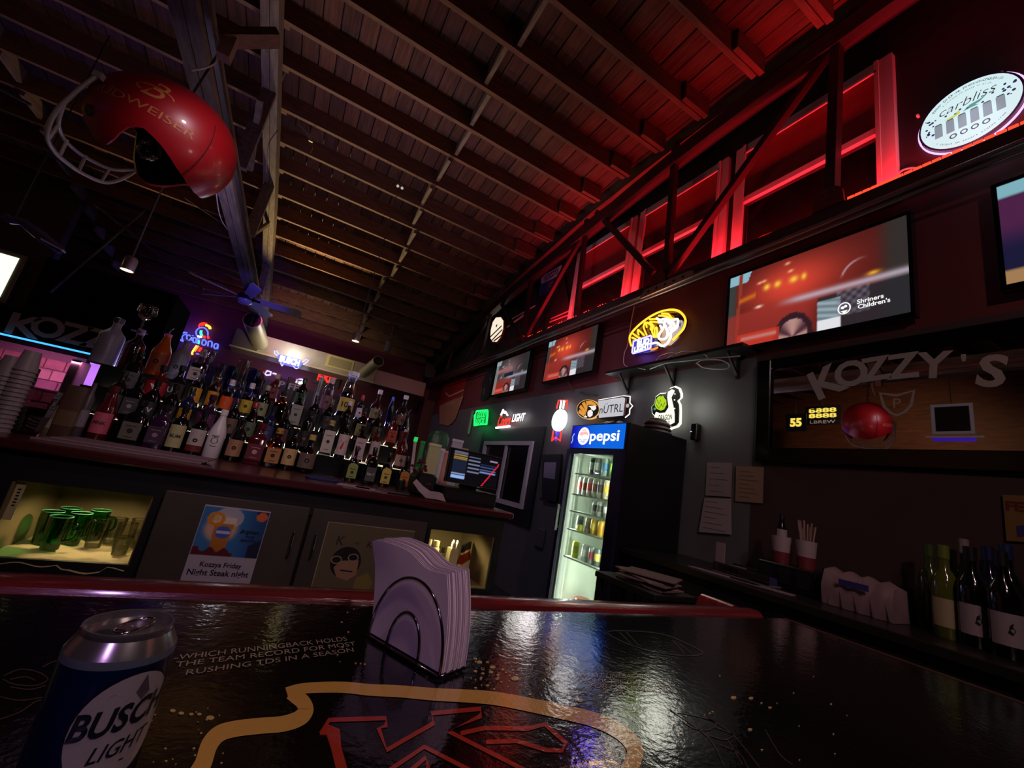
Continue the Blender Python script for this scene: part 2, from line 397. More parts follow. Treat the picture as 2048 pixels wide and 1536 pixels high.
# ---- bowstring trusses: one along the right wall, one overhead on the left
def truss(name, label, X0, X1, webs, mt, lowz=2.05, lh=.1, pair=False):
    t = thing(name, label, 'truss', loc=((X0+X1)/2, 3, lowz))
    pl = [(X0, X1)] if not pair else [(X0, (X0+X1)/2-.003), ((X0+X1)/2+.003, X1)]
    for a, c in pl:
        MB().rings([[(a, y, zc(y)), (c, y, zc(y)), (c, y, zc(y)+.16), (a, y, zc(y)+.16)] for y in ys]).build('top_chord', mt, t)
        MB().box((a, NY+.01, lowz), (c, FY-.35, lowz+lh)).build('bottom_chord', mt, t)
    return t
RT = truss('bowstring_truss', 'dark painted roof truss along the right wall under the red lights', 2.70, 2.80, [], mat('truss_paint', '#33171a', .5), 2.03, .09)
TP = MATS['truss_paint']
def at2(x, y, X=2.75): return A(x, y, X=X)
for (p, q, wd) in [((1675, 60), (1664, 400), .075), ((1655, 110), (1330, 560), .06), ((1352, 290), (1333, 560), .06), ((1195, 425), (1308, 548), .07),
                   ((1174, 440), (1152, 635), .05), ((1174, 455), (1052, 672), .05), ((1064, 550), (1047, 672), .06), ((1000, 600), (1042, 684), .045), ((984, 615), (964, 708), .045), ((975, 640), (935, 715), .04), ((905, 700), (893, 740), .04)]:
    a, c = at2(*p), at2(*q); MB().beam(a, c, .06, wd, (1, 0, 0)).build('web_member', TP, RT)
for p, r in (((1664, 404), .085), ((1322, 560), .08), ((1045, 680), .06)):
    c = at2(*p, X=2.735); c.z = max(c.z, 2.14)
    m = FR((2.70, c.y, c.z+.01)); b = MB(); b.prism([(r*cos(a), r*.85*sin(a)) if sin(a) > -.1 else (r*1.15*cos(a), -r*.9) for a in [2*pi*i/20 for i in range(20)]], 0, .02).xf(m)
    b.build('gusset_plate', mat('gusset_metal', '#7a3030', .35, metal=.6), RT)
    b = MB()
    for i in range(4): MB().disc((.04*cos(i*pi/2+.7), .04*sin(i*pi/2+.7)), .009, .02, .032, 8).xf(m).build('bolt', STEEL, RT)
LT = truss('bowstring_truss', 'weathered timber roof truss overhead on the left beside the hanging helmet', -1.11, -.97, [], TRW, 2.05, .2, pair=True)
for (p, q, wd) in [((575, 95), (478, 335), .12), ((563, 310), (498, 470), .12), ((562, 430), (517, 590), .1), ((548, 440), (503, 470), .04), ((600, 20), (585, 330), .0), ((556, 560), (535, 600), .08), ((520, 200), (500, 340), .05)]:
    if wd: MB().beam(A(*p, X=-1.04), A(*q, X=-1.04), .05, wd, (1, 0, 0)).build('web_member', TRW, LT)
MB().box((-.965, -1, 2.1), (-.935, 10, 2.14)).build('conduit', STEEL, LT)
# wood brace between beam and top chord, with a hanging block
a = A(440, 76, Y=2.5); c = A(556, 76, Y=2.5)
t = thing('cross_brace', 'short reddish wood board bridging the left truss above the helmet', 'brace', loc=a)
MB().beam(a, c, .1, .045).build('board', WOODR, t)
MB().cbox(A(455, 96, Y=2.5), (.03, .03, .07)).build('block', mat('pale_wood', '#8a6a5c', .7), t)
# slack white cables near the helmet
def cable(label, pts, r, m, group=None, name='cable'):
    o = MB().tube(bez(pts, 6), r, 6).build(name, m, origin=tuple(pts[0]), label=label, cat='cable', group=group, smooth=60); return o
WCAB = mat('white_cable', '#b9b2ae', .5); GCAB = mat('grey_cable', '#77706f', .5)
cable('thin white cable draped along the top of the left beam', [A(408, 0, Y=2.6), A(430, 70, Y=2.6), A(443, 90, Y=2.6)], .004, WCAB)
cable('white cable hanging under the brace above the red helmet', [A(383, 141, Y=2.6), A(410, 136, Y=2.6), A(430, 126, Y=2.6), A(433, 110, Y=2.6)], .005, WCAB)
cable('thin pale cable looping below the purple lit beam end', [A(432, 360, X=-1.13), A(434, 400, X=-1.13), A(443, 440, X=-1.13), A(462, 468, X=-1.13)], .005, WCAB)
cable('thin grey wire running along the underside of the left beam', [A(446, 330, Z=2.045), A(470, 430, Z=2.045), A(492, 540, Z=2.045)], .003, GCAB)
cable('black wire hanging in loops inside the left truss', [A(556, 260, X=-.9), A(537, 290, X=-.9), A(533, 345, X=-.9)], .004, GCAB)
for i, (p, q) in enumerate([((190, 409), (407, 579)), ((0, 177), (62, 210)), ((265, 470), (480, 560)), ((100, 585), (290, 420)), ((370, 395), (480, 470)), ((60, 60), (165, 170))]):
    lab = ['long thin tie rod crossing behind the left pendant lamp', 'short grey tie rod high at the left edge', 'thin tie rod reaching the ceiling fan from the left',
           'thin tie rod rising behind the left pendant stem', 'thin rod running into the purple beam under the helmet', 'dark tie rod in the upper left corner of the roof'][i]
    a, c = A(*p, Y=6.2 if i != 1 else 4), A(*q, Y=6.2 if i != 1 else 4)
    MB().tube([a, c], .011, 6).build('tie_rod', mat('rod_brown', '#4a3630', .6), origin=tuple(a), label=lab, cat='rod')
# ---- clerestory windows above the lower chord
UF = mat('window_frame_paint', '#b9a8a8', .45, bump=.1)
BLIND = mat('red_blind', '#8a2028', .65); NIGHT = mat('night_glass', '#0b0a0c', .08, spec=.6)
WINS = [(.977, 2.106, 'window_1'), (2.185, 3.296, 'window_2'), (3.350, 4.500, 'window_3')]
for y0, y1, nm in WINS:
    z0, z1 = 2.15, 3.31; t = thing(nm, None, None, loc=(WX, (y0+y1)/2, z0), kind='structure')
    fwid = .085
    for lo, hi in (((WX-.05, y0, z0), (WX, y0+fwid, z1)), ((WX-.05, y1-fwid, z0), (WX, y1, z1)), ((WX-.05, y0+fwid, z1-fwid*.8), (WX, y1-fwid, z1)), ((WX-.05, y0+fwid, z0), (WX, y1-fwid, z0+.06))):
        MB().box(lo, hi).build('frame', UF, t)
    for a, c in ((y0+fwid-.012, y0+fwid+.012), (y1-fwid-.012, y1-fwid+.012)):
        MB().box((WX-.062, a, z0), (WX-.05, c, z1)).build('stop_bead', UF, t)
    MB().box((WX-.062, y0+fwid, z1-fwid*.8-.03), (WX-.05, y1-fwid, z1-fwid*.8-.012)).build('stop_bead', UF, t)
    MB().box((WX-.055, y0+fwid, 2.70), (WX-.005, y1-fwid, 2.75)).build('meeting_rail', UF, t)
    MB().box((WX-.03, y0+fwid, 2.75), (WX-.012, y1-fwid, z1-fwid*.8)).build('blind', BLIND, t)
    MB().box((WX-.02, y0+fwid, z0+.06), (WX-.012, y1-fwid, 2.70)).build('pane', NIGHT, t)
# ---- red LED rope and the conduits on the lower chord
t = thing('light_rope', 'red glowing light rope lying along the lower truss chord', 'light rope', loc=(2.74, 2.5, 2.13))
pts = [(2.735+.01*sin(k*1.7), .1+k*.115, 2.132+.006*sin(k*2.3)) for k in range(42)]
MB().tube(pts[::2], .007, 6).build('rope', mat('red_rope', '#c02020', .2, emit='#ff2010', es=.9), t, smooth=60)
b = MB()
for k in range(46):
    y = 3.35+k*.042; b.cbox((2.715+.012*sin(k), y, 2.128), (.004, .006, .005))
b.build('glowing_diode', glow('diode_red', '#ff3018', 3.0), t, kind='stuff')
b = MB()
for k in range(22):
    y = .30+k*.04; b.cbox((2.706, y, 2.130), (.006, .017, .009))
b.build('glowing_diode', glow('diode_red2', '#ff3820', 2.4), t, kind='stuff')
for z, r, lab in ((2.015, .014, 'upper metal conduit fixed along the lower truss chord'), (1.965, .011, 'lower metal conduit running under the truss chord')):
    pts = [(2.69, y, z+.004*sin(y*3)) for y in [.35+i*.5 for i in range(20)]]
    MB().tube(pts, r, 8).build('conduit', mat('conduit_grey', '#8a807c', .35, metal=.8), origin=pts[0], label=lab, cat='conduit', smooth=60)
# perforated steel bracket plate on the chord
c = A(1330, 585, X=2.66); t = thing('bracket_plate', 'perforated steel bracket plate on the truss chord left of the biggest television', 'bracket', M=FR((2.66, c.y, 2.0)))
MB().prism([(-.3, -.035), (.3, -.02), (.3, .035), (.24, .05), (-.25, .045), (-.3, 0)], 0, .012).build('plate', mat('plate_pink', '#a08078', .4, metal=.5), t, world=False)
b = MB()
for i in range(5): MB().disc((-.2+i*.1, .012), .014, .0121, .0135, 12).build('hole', BLACKM, t, world=False)
# ---- service window in the grey wall
def px_rect_wall(x0, x1, z0, z1): pass
t = thing('window_4', None, None, loc=(WX, 5.5, 0), kind='structure')
y0, y1, z0, z1 = 4.86, 6.42, -.30, .60       # white frame outer
bw = .2
for lo, hi in (((WX-.03, y0-bw, z0-bw), (WX, y0, z1+bw)), ((WX-.03, y1, z0-bw), (WX, y1+bw, z1+bw)), ((WX-.03, y0, z1), (WX, y1, z1+bw)), ((WX-.03, y0, z0-bw), (WX, y1, z0))):
    MB().box(lo, hi).build('casing', BLACKM, t)
PF = mat('window_vinyl', '#c9bfd0', .4)
for lo, hi in (((WX-.06, y0, z0), (WX, y0+.06, z1)), ((WX-.06, y1-.06, z0), (WX, y1, z1)), ((WX-.06, y0+.06, z1-.06), (WX, y1-.06, z1)), ((WX-.06, y0+.06, z0), (WX, y1-.06, z0+.06))):
    MB().box(lo, hi).build('frame', PF, t)
for lo, hi in (((WX-.045, y0+.075, z0+.07), (WX-.02, y0+.1, z1-.07)), ((WX-.05, 5.6, z0+.06), (WX-.02, 5.66, z1-.06))):
    MB().box(lo, hi).build('sash_rail', PF, t)
MB().box((WX-.012, y0+.06, z0+.06), (WX-.004, 5.6, z1-.06)).build('pane', NIGHT, t)
MB().box((WX-.012, 5.66, z0+.06), (WX-.004, y1-.06, z1-.06)).build('pane', mat('pane_grey', '#2a2622', .1), t)
# ---- soffit box and lit alcove at the far left
t = thing('soffit', 'black bulkhead with large pale letters above the far left alcove', 'soffit', loc=(-3, 7, .62))
MB().box((-4.6, 7.0, .62), (-1.78, 7.9, .95)).build('box', mat('soffit_black', '#050406', .95, spec=.05), t); MB().box((-3.1, 7.0, .95), (-1.78, 7.9, 1.66)).build('box', MATS['soffit_black'], t)
b = MB()
for ch, (px_, py_), hw, sl in (('K', (52, 652), .17, 0), ('O', (96, 655), .17, 0), ('Z', (150, 668), .17, 0), ('Z', (196, 678), .17, 0)):
    c = A(px_, py_, Y=6.995); b.text(ch, c.x, c.z, width=.3, height=.26, z=-6.995, bold=.03, M=Matrix(((1, 0, 0, 0), (0, 0, -1, 0), (0, 1, 0, 0), (0, 0, 0, 1))))
b.build('lettering', mat('faint_letter', '#a08878', .6), t, smooth=None)
a = A(-10, 660, Y=6.97); c = A(192, 712, Y=6.97)
MB().tube([(a.x-.4, 6.96, .615), (c.x, 6.96, .615)], .012, 6).build('light_tube', glow('blue_tube', '#3aa0ff', 1.9), None, origin=(a.x-.4, 6.96, .615), label='bright blue light tube under the black bulkhead at far left', cat='light tube')
bw_ = thing('wall_alcove', None, None, loc=(-2.8, 7.9, FL), kind='structure')
MB().box((-4.6, 7.95, FL), (-1.9, 8.05, .62)).build('backing', mat('alcove_mortar', '#8a5a58', .8), bw_)
BR = [mat('alcove_brick_%s' % i, c, .8, noise=.2) for i, c in zip('abc', ('#b86a62', '#c88074', '#a05a60'))]
brick = None
for r in range(7):
    for k in range(12):
        x = -4.45+k*.21+(r % 2)*.105; z = -.45+r*.15
        o = MB().bbox((x-.1, 7.925, z-.068), (x+.1, 7.955, z+.068), .006).build('brick', BR[(r*5+k*3) % 3], bw_)
MB().box((-2.72, 7.7, -.6), (-2.62, 7.9, .6)).build('post', DARKW, bw_)
a = A(120, 772, Y=7.2); c = A(165, 722, Y=7.2)
MB().bbox((a.x, 7.2, FL), (c.x, 7.5, c.z), .01).build('cabinet', mat('brown_board', '#4a2f20', .6), None, origin=(a.x, 7.2, FL), label='plain brown board cabinet below the blue light tube', cat='cabinet')
MB().box((-2.56, 7.65, -.4), (-2.2, 7.9, .58)).build('blind_panel', mat('lilac_panel', '#b09ad0', .5), bw_)
# bright window at the very left edge
c = A(4, 552, Y=8.2); t = thing('window_5', None, None, M=FB((c.x-.18, 8.2, c.z)), kind='structure')
MB().box((-.33, -.36, 0), (.33, .36, .03)).build('frame', mat('wfr', '#9a8f88', .5), t, world=False)
MB().box((-.27, -.3, .03), (.27, .3, .035)).build('lit_pane', glow('lit_pane', '#e8ffe0', 1.3), t, world=False)
struct(MB().box((-7, 8.25, -1), (-3.6, 8.4, 3.0)), 'trim_3', mat('trim_brown', '#4a3a34', .6))
# ---- duct on the back wall
c0, c1 = A(462, 690, Y=9.4), A(830, 770, Y=9.4)
t = thing('air_duct', 'long grey sheet metal duct across the back wall with round outlets', 'duct', loc=(c0.x, 9.4, 1.9))
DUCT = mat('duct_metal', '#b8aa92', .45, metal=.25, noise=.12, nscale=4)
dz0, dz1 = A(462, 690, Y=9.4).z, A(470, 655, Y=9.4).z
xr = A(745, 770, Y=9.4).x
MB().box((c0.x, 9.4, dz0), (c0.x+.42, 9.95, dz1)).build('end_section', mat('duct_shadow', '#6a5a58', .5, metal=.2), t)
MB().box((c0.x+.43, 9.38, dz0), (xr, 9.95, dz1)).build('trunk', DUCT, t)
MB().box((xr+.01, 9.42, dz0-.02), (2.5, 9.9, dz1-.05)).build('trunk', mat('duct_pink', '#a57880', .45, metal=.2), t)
MB().box((c0.x-.02, 9.35, dz0-.03), (xr, 9.96, dz0)).build('flange', mat('duct_flange', '#d8c09a', .4, metal=.2), t)
o = A(508, 650, Y=9.0); p = A(522, 690, Y=9.3)
def outlet(a, b_, r0, r1):
    MB().tube([a, b_], [r0, r1], 20).build('round_outlet', mat('outlet_metal', '#cbb98f', .4, metal=.3), t, smooth=50)
    a = Vector(a); d = (Vector(b_)-a).normalized(); MB().tube([a-d*.006, a-d*.001], [r0*.9, r0*.9], 20).build('outlet_mouth', BLACKM, t)
outlet(A(505, 640, Y=8.4), A(520, 686, Y=9.35), .15, .15)
outlet(A(757, 722, Y=8.5), A(728, 746, Y=9.35), .11, .11)
g = A(680, 727, Y=9.37)
gr = MB().box((g.x-.27, 9.36, g.z-.13), (g.x+.27, 9.38, g.z+.13)).build('grille_frame', mat('grille_frame', '#d6c27a', .4), t)
MB().box((g.x-.22, 9.352, g.z-.09), (g.x+.22, 9.36, g.z+.09)).build('grille', mat('grille_dark', '#7a7260', .6), t)
for i in range(8): MB().box((g.x-.22, 9.345, g.z-.08+i*.022), (g.x+.22, 9.353, g.z-.072+i*.022)).build('grille_slat', MATS['grille_frame'], t)
# small boxes on the far wall / column
c = A(862, 742, Y=9.85)
MB().bbox((c.x-.13, 9.85, c.z-.18), (c.x+.13, 10.05, c.z+.18), .02).build('wall_speaker', mat('speaker_grey', '#3a3434', .6), None, origin=(c.x, 9.85, c.z-.18), label='small dark speaker box above the far corner column', cat='speaker')
c = A(777, 692, Y=9.3)
MB().lathe([(.07, -.13), (.075, .1), (.05, .13), (.012, .14), (.012, zj(9.3)+.19-c.z)], 16, c=tuple(c)).build('can_light', mat('can_grey', '#7a6e6e', .5), None, origin=tuple(c), label='unlit grey can light on the dark back ceiling', cat='lamp', smooth=40)
# ================================================================== THINGS ON THE RIGHT WALL
def mirrored(x, y, X):
    '''where in the room the thing stands that the mirror shows at this place of the photograph'''
    Mi = ROOTM['bar_mirror']; p0 = Mi.translation; n = (Mi.to_3x3() @ Vector((0, 0, 1))).normalized(); r = ray(x, y); t_ = p0.dot(n)/r.dot(n); p = r*t_
    d = r-2*r.dot(n)*n; return p+d*((X-p.x)/d.x)
def LP(M, x, y):
    Mi = M.inverted(); o = Mi @ Vector((0, 0, 0)); d = Mi.to_3x3() @ ray(x, y); p = o+d*(-o.z/d.z); return (p.x, p.y)
def LPs(M, pts, ox=0, oy=0, s=1): return [LP(M, ox+x/s, oy+y/s) for x, y in pts]
def tv_scene(u, v):
    c = lerp3((.30, .10, .09), (.86, .27, .20), math.exp(-((u-.42)**2/.09+(v-.66)**2/.10)))
    c = lerp3(c, (.20, .18, .17), sstep(.84, .95, u))
    c = lerp3(c, (.22, .24, .24), sstep(.07, .03, u))
    if u < .16-.2*(1-v) and v > .86: c = (.55, .72, .78)
    if abs(u-.065-.02*v) < .012: c = (.55, .22, .16)
    for a, s in ((.27, .03), (.34, .03), (.44, .035), (.50, .02)):
        c = lerp3(c, (1, .82, .25), math.exp(-((u-a)**2/s**2*2+(v-(.72-.04*a))**2/.0016)))
    for a, b_ in ((.40, .93), (.42, .82), (.25, .80), (.22, .795)): c = lerp3(c, (1, .75, .55), math.exp(-((u-a)**2+(v-b_)**2)/.00025))
    if .08 < u < .2: c = lerp3(c, (.85, .45, .12), math.exp(-(v-.62-.3*(u-.08))**2/.0012)*.8)
    d = v-(.44+.03*sin(u*3)); body = sstep(.03, -.03, d)                       # bonnet line and body
    c = lerp3(c, (.62, .20, .17), body*.75*sstep(.62, .5, u))
    hood = math.exp(-((v-(.44-.02*(u-.6)))**2)/.0016)*sstep(.3, .5, u); c = lerp3(c, (.74, .68, .74), hood*.9)
    if u > .58 and v < .38: c = lerp3(c, (.16, .16, .18), .85); 
    if .58 < u < .70 and v < .34: c = lerp3(c, (.62, .72, .76), .75+.2*sin(v*90+u*40))
    if .68 < u < .83 and .12 < v < .4: c = lerp3(c, (.5, .48, .56), .35+.35*sin(u*130)*sin(v*70))
    if .58 < u < .7 and v < .12: c = (.9, .9, .92)
    r = sqrt(((u-.44)/.115)**2+((v-.02)/.27)**2)
    if r < 1: c = lerp3((.30, .17, .20), (.72, .55, .52), .5+.5*sin(atan2(v, u-.44)*5)) if r < .72 else (.20, .11, .14)
    if .08 < u < .36 and v < .17: c = lerp3(c, (.80, .22, .16), .8)
    if .1 < u < .34: c = lerp3(c, (.75, .62, .6), math.exp(-(v-.10)**2/.0006)*.7)
    c = lerp3(c, (1, .9, .8), math.exp(-((u-.22)**2/.0006+(v-.48)**2/.0003)))
    c = lerp3(c, (.95, .7, .2), math.exp(-((u-.85)**2/.0008+(v-.50)**2/.0005)))
    c = lerp3(c, (.75, .7, .75), math.exp(-(sqrt(((u-.80)/.10)**2+((v-.50)/.2)**2)-1)**2/.003)*sstep(.52, .6, v)*sstep(.84, .74, u)*.8)
    return c
def tv_scene2(u, v):
    c = tv_scene(u, v)
    g = sum(c)/3; c = lerp3(c, (g*.8, g*.95, g*1.05), .75*sstep(.25, .5, v))
    if .05 < u < .55 and .62 < v < .72: c = (.62, .38, .38)
    if .3 < u < .6 and .45 < v < .58: c = (.10, .13, .20)
    if u < .1: c = lerp3(c, (.6, .65, .65), .6)
    return c
def tv_scene4(u, v):
    c = lerp3((.30, .13, .28), (.10, .10, .22), sstep(.6, .3, v))
    if u < .25 and v > .88: c = (.5, .7, .75)
    if u > .12: c = lerp3(c, (.85, .42, .22), .5+.3*sin(v*23))
    if v < .12: c = lerp3(c, (1, .75, .4), .6)
    return c
SCR = vmat('screen_picture', emit=.95, rough=.15)
def tv(label, y0, y1, z0, z1, fn, X=2.86, txt=True, nx=110, ny=64):
    W, H = y1-y0, z1-z0
    t = thing('television', label, 'television', M=FR((X, (y0+y1)/2, (z0+z1)/2)))
    MB().box((-W/2-.02, -H/2-.025, -.05), (W/2+.02, H/2+.02, -.002)).build('housing', BLACKG, t, world=False)
    for lo, hi in (((-W/2-.02, -H/2-.03, -.002), (W/2+.02, -H/2, .006)), ((-W/2-.02, H/2, -.002), (W/2+.02, H/2+.02, .006)), ((-W/2-.02, -H/2, -.002), (-W/2, H/2, .006)), ((W/2, -H/2, -.002), (W/2+.02, H/2, .006))):
        MB().box(lo, hi).build('bezel', BLACKG, t, world=False)
    picture('screen', SCR, t, W, H, nx, ny, fn, z=.0)
    MB().box((-.1, -.12, -.09+.001), (.1, .12, -.05)).build('wall_mount', STEEL, t, world=False)
    if txt:
        b = MB(); b.text('Shriners', W*.335, -H*.275, height=.030, z=.004, bold=.02); b.text("Children's", W*.35, -H*.33, height=.030, z=.004, bold=.02)
        b.ribbon([(W*.215+.033*cos(a), -H*.31+.038*sin(a)) for a in [2*pi*i/20 for i in range(20)]], .007, .003, .004, closed=True)
        b.disc((W*.215-.008, -H*.30), .010, .003, .004, 10); b.disc((W*.215+.008, -H*.29), .009, .003, .004, 10); b.prism([(W*.215-.02, -H*.335), (W*.215+.02, -H*.335), (W*.215+.002, -H*.37)], .003, .004)
        b.build('screen_lettering', glow('white_text', '#ffffff', 1.0), t, world=False)
    return t
tv('large television showing a red car advert with white hospital lettering, nearest full one', .925, 2.055, 1.325, 1.962, tv_scene)
tv('mid television with reddish car picture left of the yellow tiger neon', 3.74, 4.80, 1.42, 2.0, tv_scene, txt=False, nx=60, ny=34)
tv('farthest television with greyish car picture beside the black jersey', 5.30, 6.42, 1.39, 1.98, tv_scene2, txt=False, nx=60, ny=34)
tv('television cut off by the right edge of the photo', -.55, .565, 1.365, 1.93, tv_scene4, txt=False, nx=60, ny=34)
# black jersey beside the far television
M = FR((2.93, 6.75, 1.68)); P = LPs(M, [(978, 735), (992, 728), (995, 745), (988, 760), (984, 785), (972, 800), (962, 800), (968, 780), (965, 770), (974, 750)])
t = thing('jersey', 'black jersey hanging left of the farthest television', 'jersey', M=M)
MB().prism(P, .0, .03).build('cloth', mat('jersey_black', '#101216', .7), t, world=False)
b = MB(); b.ribbon(LPs(M, [(986, 750), (982, 757), (986, 761), (983, 768)]), .012, .03, .032); b.ribbon(LPs(M, [(972, 776), (970, 790)]), .012, .03, .032)
b.build('stripe', mat('jersey_stripe', '#7a8a80', .6), t, world=False)
# banner in the far corner
M = FR((2.94, 8.3, 1.45)); t = thing('banner', 'red and gold beer banner with bow tie emblem in the far corner', 'banner', M=M)
MB().prism(LPs(M, [(893, 762), (936, 748), (925, 790), (906, 848), (886, 850), (877, 838), (880, 800)]), 0, .01).build('cloth', mat('banner_red', '#8f1a1a', .6), t, world=False)
MB().prism(LPs(M, [(880, 812), (905, 800), (928, 792), (912, 838), (898, 852), (880, 848)]), .0101, .012).build('emblem', mat('banner_gold', '#a87858', .6), t, world=False)
b = MB(); b.ribbon(LPs(M, [(892, 786), (900, 793), (929, 780), (920, 812)]), .03, .0121, .014); b.text('Budweiser', *LP(M, 903, 806), width=.55, z=.015, shear=.2)
b.build('lettering', mat('banner_pale', '#d0a890', .6), t, world=False)
# pipe strip (vertical green-lit edge) next to the green neon
M = FR((2.93, 7.05, 1.0)); a = LP(M, 947, 822); c = LP(M, 938, 868)
MB().ribbon([a, c], .05, 0, .03).build('wall_strip', mat('strip_pale', '#8a9a8a', .5), None, M=M, label='narrow pale strip on the wall lit green beside the green neon', cat='strip')
# ---------- neon signs
def neon(M, pts, r, m, name, t, closed=False, smooth=True, n=6, z=.03, ox=0, oy=0, s=1, raw=False):
    P = [(p[0], p[1]) for p in pts] if raw else LPs(M, pts, ox, oy, s)
    P = [(x, y, z) for x, y in P]
    if smooth and len(P) > 2: P = bez(P, 4, closed)
    return MB().tube(P, r, n, closed=closed).build(name, m, t, world=False, smooth=60)
NY_ = glow('neon_yellow', '#ffb428', 2.0); NW = glow('neon_white', '#ffffff', 3.2); NB = glow('neon_blue', '#3a28ff', 2.2); NBW = glow('neon_palebl', '#b8b0ff', 1.8)
NR = glow('neon_red', '#ff2a18', 2.0); NG = glow('neon_green', '#20ff70', 1.3); NO = glow('neon_orange', '#ff7a18', 2.0)
M = FR((2.92, 2.81, 1.66)); ox, oy, s = 1230, 580, 9.6
t = thing('tiger_neon_sign', 'oval neon sign of a yellow striped tiger head with white face', 'neon sign', M=M)
MB().prism(LPs(M, [(330, 1050), (340, 850), (520, 640), (880, 430), (1130, 380), (1330, 470), (1420, 620), (1330, 830), (1080, 1060), (740, 1190), (360, 1240)], ox, oy, s), -.0, .006).build('backing', glass('sign_acrylic', '#d8d0d0', gloss=.02), t, world=False)
neon(M, [(352, 1090), (320, 950), (360, 840), (500, 690), (700, 540), (900, 440), (1100, 398), (1250, 420), (1350, 500), (1395, 600), (1370, 730), (1310, 820), (1150, 980)], .011, NY_, 'neon_tube', t, ox=ox, oy=oy, s=s)
neon(M, [(735, 1165), (800, 1150), (860, 1120)], .010, NO, 'neon_tube', t, ox=ox, oy=oy, s=s)
for q in ([(365, 930), (440, 960)], [(385, 855), (490, 930), (520, 930)], [(495, 880), (475, 785), (520, 810), (600, 890)], [(650, 880), (590, 730), (625, 640), (650, 735)], [(650, 640), (735, 700), (720, 780), (770, 700), (700, 640)],
          [(700, 580), (850, 575)], [(720, 625), (860, 635)], [(790, 930), (750, 800), (790, 700)], [(810, 930), (800, 780), (840, 740), (850, 850), (840, 930)], [(940, 470), (1060, 480), (1130, 560), (1200, 580)], [(880, 510), (1020, 520), (1100, 570)]):
    neon(M, q, .0095, NY_, 'neon_tube', t, ox=ox, oy=oy, s=s)
for q in ([(840, 560), (900, 590), (1040, 570), (1120, 610), (1240, 580), (1245, 690), (1200, 770), (1120, 830), (1105, 930), (1040, 1050), (940, 1090), (850, 1030), (760, 1045)],
          [(880, 640), (990, 650), (960, 760), (890, 870), (890, 950), (990, 960), (1050, 890), (1045, 760)], [(1060, 640), (1120, 690), (1085, 750)], [(1000, 610), (1150, 650), (1180, 720), (1100, 790)], [(910, 700), (940, 760)], [(1010, 700), (1040, 800), (1100, 870)]):
    neon(M, q, .011, NW, 'neon_tube', t, ox=ox, oy=oy, s=s)
neon(M, [(395, 1000), (725, 892), (742, 905), (722, 1125), (700, 1145), (385, 1235), (370, 1220)], .010, NBW, 'neon_box', t, closed=True, smooth=False, ox=ox, oy=oy, s=s)
MB().prism(LPs(M, [(385, 1000), (745, 885), (725, 1150), (365, 1245)], ox, oy, s), .004, .012).build('box_panel', glow('box_blue', '#1a0cc0', .8), t, world=False)
b = MB(); x, y = LP(M, ox+580/s, oy+1020/s); b.text('BUD', x, y, width=.17, z=.03, bold=.05); x, y = LP(M, ox+555/s, oy+1125/s); b.text('LIGHT', x, y, width=.21, z=.03, bold=.05)
b.build('lettering', NW, t, world=False)
point('tiger_glow', (2.82, 2.83, 1.70), 3.2, (1, .55, .2), .12); point('tiger_box_glow', (2.84, 3.08, 1.50), .9, (.15, .08, 1), .06)
# cable running round the sign
cable('pink lit cable hanging left of the tiger neon', [A(x, y, X=2.93) for x, y in ((1269, 612), (1263, 640), (1255, 690), (1249, 705), (1248, 728), (1262, 737))], .006, mat('pink_cable', '#b07a80', .5))
# round backlit sign
M = FR((2.93, .652, 2.523)); t = thing('round_sign', 'round white backlit cocktail sign with a row of cans at top right', 'sign', M=M)
MB().disc((0, 0), .215, -.02, .02, 48).build('rim', mat('sign_rim', '#1c1640', .3), t, world=False)
MB().disc((0, 0), .205, .0201, .024, 48).build('face', glow('sign_face', '#d4f0f4', .98), t, world=False)
MB().ribbon([(.222*cos(a), .222*sin(a)) for a in [2*pi*i/48 for i in range(48)]], .008, -.01, .0, closed=True).build('edge_glow', glow('edge_pink', '#e8c0ff', 1.3), t, world=False)
b = MB(); b.text('carbliss', 0, .085, width=.235, z=.0245, shear=.35, bold=-.01)
def arctext(b, txt, r, a0, a1, h, z, flip=1):
    n = len(txt)
    for i, ch in enumerate(txt):
        if ch == ' ': continue
        a = radians(a0+(a1-a0)*i/(n-1)); R = Matrix.Translation((r*cos(a), r*sin(a), 0)) @ Matrix.Rotation(a-pi/2*flip, 4, 'Z')
        v0 = len(b.v); b.text(ch, 0, 0, height=h*(1 if ch.isupper() or ch in 'dkltbh' else .72), z=z, M=R)
arctext(b, 'Ready to Drink Premium Cocktails', .182, 140, 40, .016, .0245); arctext(b, 'a refreshing taste of bliss', .158, 128, 52, .010, .0245)
arctext(b, '0 carbs, no sugar, gluten free', .182, 222, 318, .012, .0245, -1)
b.build('lettering', glow('sign_ink', '#28404c', .5), t, world=False)
CANW = glow('can_print', '#98aab8', .7)
for i in range(6):
    x = -.125+i*.05; MB().prism([(x-.017, -.085), (x+.017, -.085), (x+.017, .0), (x+.012, .008), (x-.012, .008), (x-.017, .0)], .0243, .0255).build('printed_can', CANW, t, world=False)
    MB().prism([(x-.015, .003), (x+.015, .003), (x+.012, .009), (x-.012, .009)], .0256, .0262).build('can_lid', glow('sign_ink2', '#3a5560', .5), t, world=False)
for i in range(4):
    x = -.066+i*.044; MB().ribbon([(x+.013*cos(a), -.118+.013*sin(a)) for a in [2*pi*k/16 for k in range(16)]], .006, .0243, .025, closed=True).build('badge', MATS['sign_ink'], t, world=False)
MB().prism([(-.02, .02), (.01, .045), (.05, .05), (.08, .062), (.05, .035), (.03, .03), (.045, .02), (.01, .022)], .0243, .025).build('leaf', glow('leaf_teal', '#5ab0a8', .7), t, world=False)
